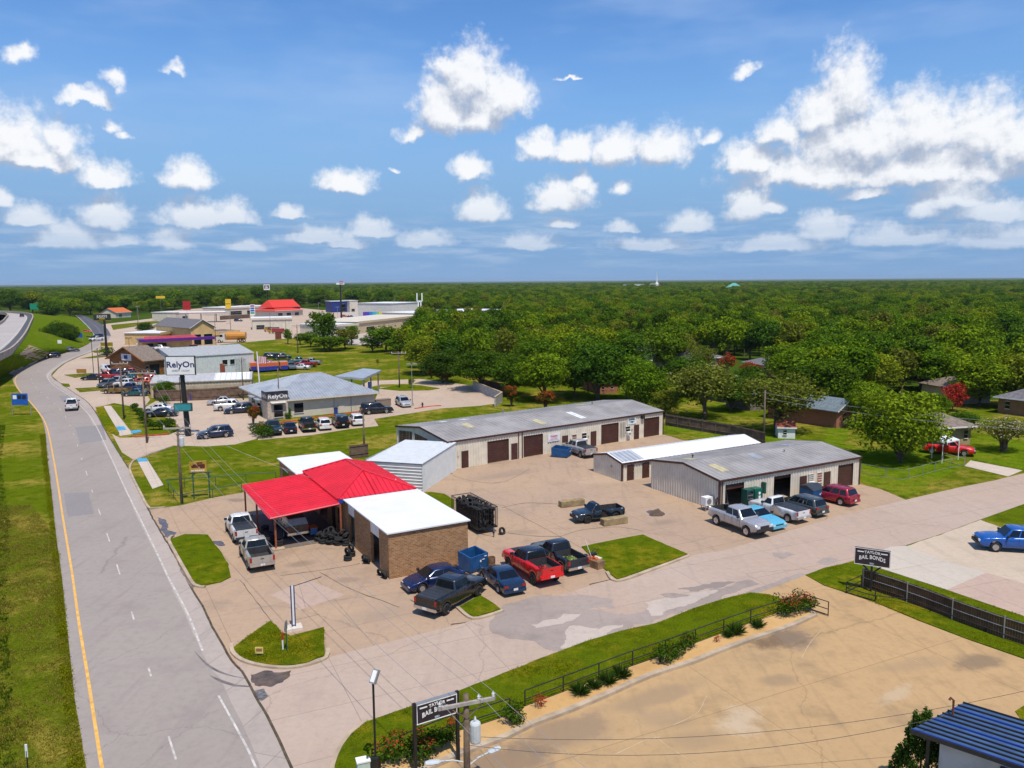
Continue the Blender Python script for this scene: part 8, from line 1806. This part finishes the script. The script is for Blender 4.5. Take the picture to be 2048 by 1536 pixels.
# dumpsters
def dumpster(label, near, right, left, h, lid=False):
 o = G(*near); u = G(*right) - o; v = G(*left) - o; w, dpt = u.length, max(1.4, v.length); dm = thing('dumpster', label, 'dumpster', o, math.atan2(u.y, u.x)); t = .06
 bd = MB()
 bd.add([(0, 0, .12), (w, 0, .12), (w, dpt, .12), (0, dpt, .12), (-.05, -.05, h * .86), (w + .05, -.05, h * .86), (w + .05, dpt, h), (-.05, dpt, h), (t, t, h * .86), (w - t, t, h * .86), (w - t, dpt - t, h), (t, dpt - t, h), (t, t, .2), (w - t, t, .2), (w - t, dpt - t, .2), (t, dpt - t, .2)], [(3, 2, 1, 0), (0, 1, 5, 4), (1, 2, 6, 5), (2, 3, 7, 6), (3, 0, 4, 7), (4, 5, 9, 8), (5, 6, 10, 9), (6, 7, 11, 10), (7, 4, 8, 11), (8, 9, 13, 12), (9, 10, 14, 13), (10, 11, 15, 14), (11, 8, 12, 15), (12, 13, 14, 15)])
 b_ = bd.build('bin', M_DUMP, dm)
 for x in (-.02, w + .02 - .12): MB().bx(x, x + .12, dpt * .25, dpt * .75, h * .5, h * .62).build('lift_pocket', M_DUMP, b_)
 for x in (.1, w * .5, w - .16): MB().bx(x, x + .06, -.06, .0, .15, h * .82).build('rib', M_DUMP, b_)
 MB().box((w * .55, -.075, h * .55), (.16, .012, .16)).build('emblem', M_SIGNWHITE, b_); MB().box((w * .72, -.075, h * .60), (.26, .012, .06)).build('print_mark', M_SIGNWHITE, b_); MB().box((w * .85, -.075, h * .74), (.22, .012, .08)).build('print_mark', M_SIGNWHITE, b_)
 if lid: MB().add([(-.05, -.08, h * .86), (w + .05, -.08, h * .86), (w + .05, dpt * .5, h + .22), (-.05, dpt * .5, h + .22), (-.05, dpt + .05, h + .1), (w + .05, dpt + .05, h + .1), (-.05, dpt, h * .9), (w + .05, dpt, h * .9)], [(0, 1, 2, 3), (3, 2, 5, 4), (0, 3, 4, 6), (1, 7, 5, 2)]).build('lid', mat('black_lid', (.03, .04, .05), .5), dm)
 return dm
dumpster('open blue dumpster at the corner of the brick wall', (942,1149), (975,1137), (924,1141), 1.5); dumpster('small blue dumpster in front of the long metal building', (1134,917), (1143,911), (1115,911), 1.25, False); dumpster('blue dumpster with a dark lid beside the ruby red crossover', (1626,1007), (1648,1001), (1608,999), 1.45, True)
f = thing('barrel', 'rusty burn barrel behind the blue sedan', 'barrel', G(983, 1136)); MB().lathe([(.30, 0), (.31, .3), (.29, .45), (.31, .6), (.30, .88), (.26, .88), (.26, .2)], 14).build('drum', mat('rusty_drum', (.16, .09, .05), .9, var=.4, scale=4), f); MB().lathe([(.26, .6), (.001, .62)], 12).build('ash', M_DARKIN, f)
# concrete blocks
for lb, a, c, h in (('weathered concrete block behind the small black pickup', (1123,1017), (1170,1011), .62), ('weathered concrete block in front of the small black pickup', (1208,1054), (1256,1047), .62)):
 o = G(*a); d = G(*c) - o; f = MB(); f.bx(0, d.length, 0, .75, 0, h); o_ = put('concrete_block', f.mesh('concrete_block', mat('mossy_concrete', (.27, .20, .105), .9, var=.3, scale=1.6)), None, (o.x, o.y, .02), math.atan2(d.y, d.x)); md = o_.modifiers.new('edge', 'BEVEL'); md.width = .05; md.segments = 2; tag(o_, lb, 'concrete block')
o = G(1196, 1141); d = G(1205, 1138) - o; pb_ = thing('planter_block', 'wooden block box heaped with orange scraps by the lawn plot', 'box', o, math.atan2(d.y, d.x)); MB().bx(0, .75, 0, 1.5, 0, .62).build('box', mat('rough_timber', (.25, .15, .08), .9, var=.3), pb_); q = MB(); leaves(q, random.Random(4), (.38, .8, .70), (.3, .5, .14), 90, .2, shell=.2); q.build('scraps', mat('orange_scrap', (.62, .16, .06), .7), pb_); MB().tube([(.35, 1.0, .6), (.0, 1.4, 2.1)], .025, 6).build('pole', M_SIGNWHITE, pb_); MB().bx(.78, 1.2, .7, 1.4, .5, .54).build('board', mat('pale_board', (.55, .55, .4), .8), pb_)
mw = thing('lawn_mower', 'red push mower with black bag at the edge of the lawn plot', 'mower', G(1171, 1121), RAD(20)); MB().bx(-.4, .4, -.28, .28, .14, .32).build('deck', mat('mower_red', (.5, .05, .06), .5), mw); MB().lathe([(.17, .32), (.17, .5), (.001, .52)], 10).build('engine', M_TRIM, mw); wm_ = MB().lathe([(.001, -.03), (.13, -.03), (.13, .03), (.001, .03)], 12, axis='y').mesh('wheel', M_TYRE)
for x in (-.32, .32):
 for y in (-.31, .31): put('wheel', wm_, mw, (x, y, .13))
MB().tube([(.38, -.2, .3), (1.1, -.2, .95), (1.1, .2, .95), (.38, .2, .3)], .02, 6).build('handle', M_BLACKSTEEL, mw); MB().bx(.42, .9, -.2, .2, .15, .55).build('bag', M_TRIM, mw)
# vending machines and a condenser at the shop
b3o = bpy.data.objects['metal_shop']; fr3 = lambda u, v: b3o.location + Vector((u * math.cos(b3o.rotation_euler.z) - v * math.sin(b3o.rotation_euler.z), u * math.sin(b3o.rotation_euler.z) + v * math.cos(b3o.rotation_euler.z), 0)); rz3 = b3o.rotation_euler.z
vm = thing('vending_machine', 'green drinks vending machine against the metal shop wall', 'vending machine', fr3(4.15, -.55), rz3); bb = MB().bx(-.48, .48, -.42, .42, .03, 1.9).build('cabinet', mat('vend_green', (.006, .11, .075), .4), vm); MB().lathe([(.001, -.01), (.14, -.01), (.14, .01), (.001, .01)], 12, (.12, -.43, 1.45), 'y').build('emblem', M_SIGNWHITE, bb); MB().bx(.0, .26, -.44, -.42, .95, 1.2).build('panel', M_SIGNWHITE, bb); MB().bx(-.42, -.3, -.44, -.42, .4, 1.6).build('coin_panel', M_TRIM, bb)
vm = thing('display_fridge', 'dark glass display fridge left of the vending machine', 'fridge', fr3(3.15, -.5), rz3); bb = MB().bx(-.42, .42, -.38, .38, .03, 1.9).build('cabinet', M_GREENSTEEL, vm); MB().bx(-.34, .34, -.40, -.38, .3, 1.75).build('glass_door', M_GLASS, bb)
for k in range(3): MB().bx(-.34, .34, -.415, -.40, .62 + .36 * k, .66 + .36 * k).build('shelf_edge', M_STEELPOST, bb)
ac = thing('condenser_unit', 'white condenser box on a stand at the corner of the metal shop', 'air conditioner', fr3(-.75, .9), rz3); bb = MB().bx(-.45, .45, -.35, .35, .55, 1.35).build('case', M_SIGNWHITE, ac); MB().lathe([(.001, 0), (.28, 0), (.28, .02), (.001, .02)], 14, (0, -.37, .95), 'y').build('fan_grille', M_STEELPOST, bb)
for x in (-.4, .4):
 for y in (-.3, .3): MB().bx(x - .03, x + .03, y - .03, y + .03, 0, .55).build('leg', M_STEELPOST, ac)
eh = thing('engine_hoist', 'black engine hoist behind the lifted silver pickup', 'hoist', fr3(-1.0, -.6), rz3); MB().tube([(0, 0, .1), (0, 0, 1.5)], .06, 6).build('mast', M_BLACKSTEEL, eh); MB().tube([(0, 0, 1.45), (.5, .1, 1.7)], .05, 6).build('boom', M_BLACKSTEEL, eh); MB().tube([(0, 0, .6), (.3, .06, 1.55)], .04, 6).build('ram', M_BLACKSTEEL, eh)
for y in (-.3, .3): MB().tube([(-.1, y, .1), (.9, y * 1.4, .08)], .04, 6).build('foot', M_BLACKSTEEL, eh)
# tyres
tm = MB(); tm.lathe([(.20, -.09), (.29, -.105), (.325, -.07), (.335, 0), (.325, .07), (.29, .105), (.20, .09), (.185, 0), (.20, -.09)], 18); TYRE = tm.mesh('tyre', M_TYRE, True)
def tyre(p, rot=(0, 0, 0), s=1.0, label='', group='loose tyres at the tyre shop'):
 o = put('tyre', TYRE, None, p); o.rotation_euler = rot; o.scale = (s, s, s); return tag(o, label, 'tyre', group)
TG = 'black tyre in the heap at the brick corner under the canopy edge'
for (u, v, n_, top) in [(-.5, 9.2, 3, 1), (-1.05, 9.6, 3, 0), (-1.55, 10.1, 2, 1), (-.55, 10.0, 3, 1), (-1.1, 10.4, 3, 1), (-2.0, 10.7, 2, 1), (-1.7, 10.9, 3, 1), (-.6, 10.7, 3, 0), (-1.2, 11.2, 3, 1), (-2.2, 11.4, 2, 1), (-1.8, 11.8, 2, 0)]:
 p = TS(u, v)
 for k in range(n_): tyre(p + Vector((rnd.uniform(-.06, .06), rnd.uniform(-.06, .06), .13 + .205 * k)), (rnd.uniform(-.05, .05), rnd.uniform(-.05, .05), 0), label=TG)
 if top: tyre(p + Vector((.05, 0, .13 + .205 * n_ + .16)), (rnd.uniform(.5, 1.3), rnd.uniform(-.3, .3), rnd.uniform(0, 6)), label=TG)
for (u, v, n_, lb) in [(-1.45, 5.55, 2, 'tyre in the short stack before the right garage bay, outer stack'), (-.9, 6.35, 2, 'tyre in the short stack before the right garage bay, inner stack')]:
 for k in range(n_): tyre(TS(u, v, .13 + .205 * k), label=lb)
 tyre(TS(u, v, .13 + .205 * n_ + .22), (1.45, 0, ANG + 1.9), label='tyre standing upright on the %s' % lb[12:])
for (u, v, rz_, lb) in [(-.35, 4.55, .6, 'tyre leaning on the pier between the garage bays'), (-.45, 3.95, .9, 'tyre lying against another before the left garage bay'), (-.35, .95, .5, 'tyre leaning at the front corner of the brick wing, left one'), (-.30, .30, .2, 'tyre leaning at the front corner of the brick wing, right one')]: tyre(TS(u, v, .32), (1.25, 0, ANG + math.pi / 2 + rz_), label=lb)
for (u, v, n_) in [(-5.45, 11.5, 3), (-5.9, 12.6, 4), (-5.9, 13.5, 4), (-5.9, 14.5, 3), (-5.8, 15.4, 4)]:
 for k in range(n_): tyre(TS(u, v, .17 + .205 * k), label='tyre in the stacks along the open side of the canopy')
ct = thing('tool_cart', 'blue and orange tool cart under the canopy', 'cart', TS(-2.2, 13.2), ANG); MB().bx(-.3, .3, -.45, .45, .25, .8).build('cabinet', mat('tool_blue', (.08, .2, .42), .5), ct); MB().bx(-.34, .34, -.5, .5, .8, .86).build('tray', mat('tool_orange', (.5, .15, .03), .5), ct)
for x in (-.25, .25):
 for y in (-.38, .38): MB().lathe([(.001, -.03), (.1, -.03), (.1, .03), (.001, .03)], 10, (x, y, .15), 'y').build('caster', M_TRIM, ct)
# cage trailer full of tyres
tr_ = thing('cage_trailer', 'black cage trailer heaped with old tyres behind the brick wing', 'trailer', TS(11.3, 8.7), ANG); hw2, hl2, zt3 = .98, 2.7, 2.3
MB().bx(-hw2, hw2, -hl2, hl2, .45, .58).build('bed', M_BLACKSTEEL, tr_)
for (x0, y0, x1, y1) in ((-hw2, -hl2, hw2, -hl2), (-hw2, hl2, hw2, hl2), (-hw2, -hl2, -hw2, hl2), (hw2, -hl2, hw2, hl2)): MB().tube([(x0, y0, zt3), (x1, y1, zt3)], .035, 6).build('top_rail', M_BLACKSTEEL, tr_)
bar = MB().bx(-.018, .018, -.018, .018, .58, zt3).mesh('bar', M_BLACKSTEEL)
for i in range(23):
 for x in (-hw2, hw2): put('bar', bar, tr_, (x, -hl2 + i * hl2 * 2 / 22, 0))
for i in range(1, 9): put('bar', bar, tr_, (-hw2 + i * hw2 * 2 / 9, -hl2, 0))
for x in (-hw2 - .12, hw2 + .12):
 for y in (-.45, .45): put('wheel', veh_meshes('suv')['tyre'], tr_, (x, y, .36)).rotation_euler = (0, 0, math.pi / 2)
MB().tube([(-.6, -hl2, .5), (0, -hl2 - 1.3, .48), (.6, -hl2, .5)], .05, 6).build('tongue', M_BLACKSTEEL, tr_); MB().tube([(0, -hl2 - 1.2, .1), (0, -hl2 - 1.2, .9)], .04, 6).build('jack', M_STEELPOST, tr_)
TT = 'old tyre piled inside the black cage trailer'; rt_ = random.Random(12)
for iy in range(8):
 for ix in range(3):
  for iz in range(5):
   if iz < 4 and ix == 1 and 0 < iy < 7: continue
   zz = .8 + iz * .33 + rt_.uniform(-.05, .05); q = TS(11.3 + (-.62 + ix * .62), 8.7 - 2.3 + iy * .62 + rt_.uniform(-.05, .05), zz)
   tyre(q, ((rt_.uniform(1.2, 1.7), 0, ANG + (math.pi / 2 if ix != 1 else rt_.uniform(0, 3))) if iz < 4 else (rt_.uniform(-.9, .9), rt_.uniform(-.9, .9), rt_.uniform(0, 6))), .92, TT, 'tyres in the cage trailer')
sp = tyre(TS(12.3, 5.2, .30), (1.2, 0, ANG + .4), 1.1, 'tyre propped against the trailer tongue', 'loose tyres at the tyre shop')
# larger vehicles and trailers far off
def box_trailer(label, px, hd, L_, col, col2=None, h=2.2, w=1.9, name='box_trailer', group='orange rental trailers on the field'):
 t = thing(name, label, 'trailer', G(*px), RAD(hd), group); MB().bx(-L_ / 2, L_ / 2, -w / 2, w / 2, .5, h).build('box', paint('box_%d_%d' % (col[0] * 1000, col[1] * 1000), col), t)
 if col2: MB().bx(L_ / 2, L_ / 2 + .9, -w / 2 + .1, w / 2 - .1, .4, h * .62).build('front', paint('boxf_%d_%d' % (col2[0] * 1000, col2[2] * 1000), col2), t)
 for s in (-1, 1):
  for x in (-L_ * .3, L_ * .3): put('wheel', veh_meshes('suv')['tyre'], t, (x, s * (w / 2), .37))
 return t
ORG = (.62, .13, .03); UB = (.02, .04, .28)
for i, (x, y) in enumerate([(508,742),(521,743),(535,742),(549,741),(567,740)]): box_trailer(['orange rental trailer nearest the warehouse', 'orange rental trailer second from the warehouse', 'orange rental trailer in the middle of the row', 'orange rental trailer fourth from the warehouse', 'orange rental trailer next to the grey pickup'][i], (x, y), -68, 3.4, ORG, UB)
rb_ = box_trailer('long semi trailer striped violet, blue, green and yellow', (749,638), 4, 1.0, (.2, .03, .4), None, 4.2, 2.6, 'semi_trailer', None); Lr = 44 * (rb_.location - CPOS).dot(FWD) / FOC
for i, c in enumerate(((.12, .02, .35), (.03, .05, .40), (.02, .18, .50), (.05, .35, .45), (.12, .45, .3), (.62, .5, .05), (.5, .5, .48))): MB().bx(-Lr / 2 + i * Lr / 7, -Lr / 2 + (i + 1) * Lr / 7, -1.35, 1.35, 1.1, 4.3).build('colour_panel', paint('stripe_%d' % i, c), rb_)
def heavy_truck(label, px, hd, cabc, bodyc, tank=False, flat=False, k=1.0):
 t = thing('heavy_truck', label, 'truck', G(*px), RAD(hd)); c = MB().bx(1.6 * k, 3.0 * k, -1.1 * k, 1.1 * k, .7 * k, 2.6 * k).build('cab', paint('tc_%d_%d' % (cabc[0] * 1000, cabc[2] * 1000), cabc), t); MB().bx(3.0 * k, 4.3 * k, -.9 * k, .9 * k, .7 * k, 1.7 * k).build('hood', paint('tc_%d_%d' % (cabc[0] * 1000, cabc[2] * 1000), cabc), t); MB().bx(2.2 * k, 3.02 * k, -1.12 * k, 1.12 * k, 1.75 * k, 2.4 * k).build('window', M_GLASS, c)
 bm = paint('tb_%d_%d' % (bodyc[0] * 1000, bodyc[2] * 1000), bodyc)
 if tank: MB().lathe([(.001, -4.4 * k), (1.15 * k, -4.3 * k), (1.2 * k, -2 * k), (1.15 * k, 1.3 * k), (.001, 1.4 * k)], 14, (0, 0, 2.0 * k), 'x').build('tank', bm, t)
 else: MB().bx(-4.4 * k, 1.4 * k, -1.15 * k, 1.15 * k, .9 * k, (1.2 if flat else 2.5) * k).build('body', bm, t)
 for x in (-3.4, -2.3, 3.2):
  for s in (-1, 1): w_ = put('wheel', veh_meshes('crew')['tyre'], t, (x * k, s * 1.05 * k, .48 * k)); w_.scale = (1.2 * k, 1.2 * k, 1.2 * k)
 return t
heavy_truck('white cab truck with a yellow tank by the shop lots', (463,685), 184, (.6, .6, .6), (.55, .24, .03), True, False, 1.25); heavy_truck('yellow tow truck near the field cedars', (552,667), 150, (.5, .25, .03), (.30, .02, .03), False, False, .9); heavy_truck('second tow truck with dark bed beside the yellow one', (543,664), 150, (.5, .3, .03), (.05, .05, .08), False, False, .9); heavy_truck('maroon flatbed truck behind the warehouse roof', (404,707), 178, (.10, .012, .03), (.16, .015, .03), False, True, 1.1); box_trailer('yellow box container beside the maroon flatbed', (430,707), 5, 3.0, (.62, .40, .01), None, 2.6, 2.2, 'container', None)
fp = thing('flagpole', 'white flagpole with a striped flag beside the storage building', 'flagpole', G(521, 792)); H = HT((521,792), 703); MB().tube([(0, 0, 0), (-.3, 0, H)], [.16, .10], 8).build('pole', M_SIGNWHITE, fp); k = (fp.location - CPOS).dot(FWD) / FOC
fl_ = MB(); nx = 10
for i in range(nx + 1): y_ = math.sin(i * .9) * .12; fl_.v += [(-.25 + i * .17, y_, H * .80 + .95 - i * .03), (-.25 + i * .17, y_, H * .80 - .2 - i * .05)]
fl_.f = [(2 * i, 2 * i + 1, 2 * i + 3, 2 * i + 2) for i in range(nx)]; fl_.m = [0 if i % 2 else 1 for i in range(nx)]; fl_.build('flag', [mat('flag_red', (.45, .03, .05), .7), M_SIGNWHITE], fp)
# loads in the two parked beds
for tr2, lb, c in ((red_truck, 'scrap and a red fuel can in the bed of the red pickup', (.35, .03, .03)), (old_truck, 'green cuttings in the bed of the dark blue pickup', (.18, .24, .06))):
 q = MB(); leaves(q, random.Random(6), (-1.75, 0, 1.02 if tr2 is red_truck else .95), (.75, .55, .16), 160, .22, shell=.1); o_ = q.build('cargo', mat('cargo_%d' % (c[0] * 100), c, .8, var=.5, scale=6)); m4 = tr2.matrix_basis; o_.matrix_basis = m4; tag(o_, lb, 'cargo')
# haze: the air between here and the horizon
hb = MB().bx(-17000, 17000, -900, 31000, -1.5, 62).build('haze', None)
hm = bpy.data.materials.new('haze_air'); hm.use_nodes = True; hn = hm.node_tree; hn.nodes.clear()
pv_ = hn.nodes.new('ShaderNodeVolumePrincipled'); pv_.inputs['Color'].default_value = (0.62, 0.78, 0.95, 1); pv_.inputs['Density'].default_value = 0.00004; pv_.inputs['Anisotropy'].default_value = 0.1
ho = hn.nodes.new('ShaderNodeOutputMaterial'); hn.links.new(pv_.outputs[0], ho.inputs['Volume'])
hb.data.materials.clear(); hb.data.materials.append(hm); hb['kind'] = 'stuff'; hb['label'] = 'thin blue haze over the distant wood'
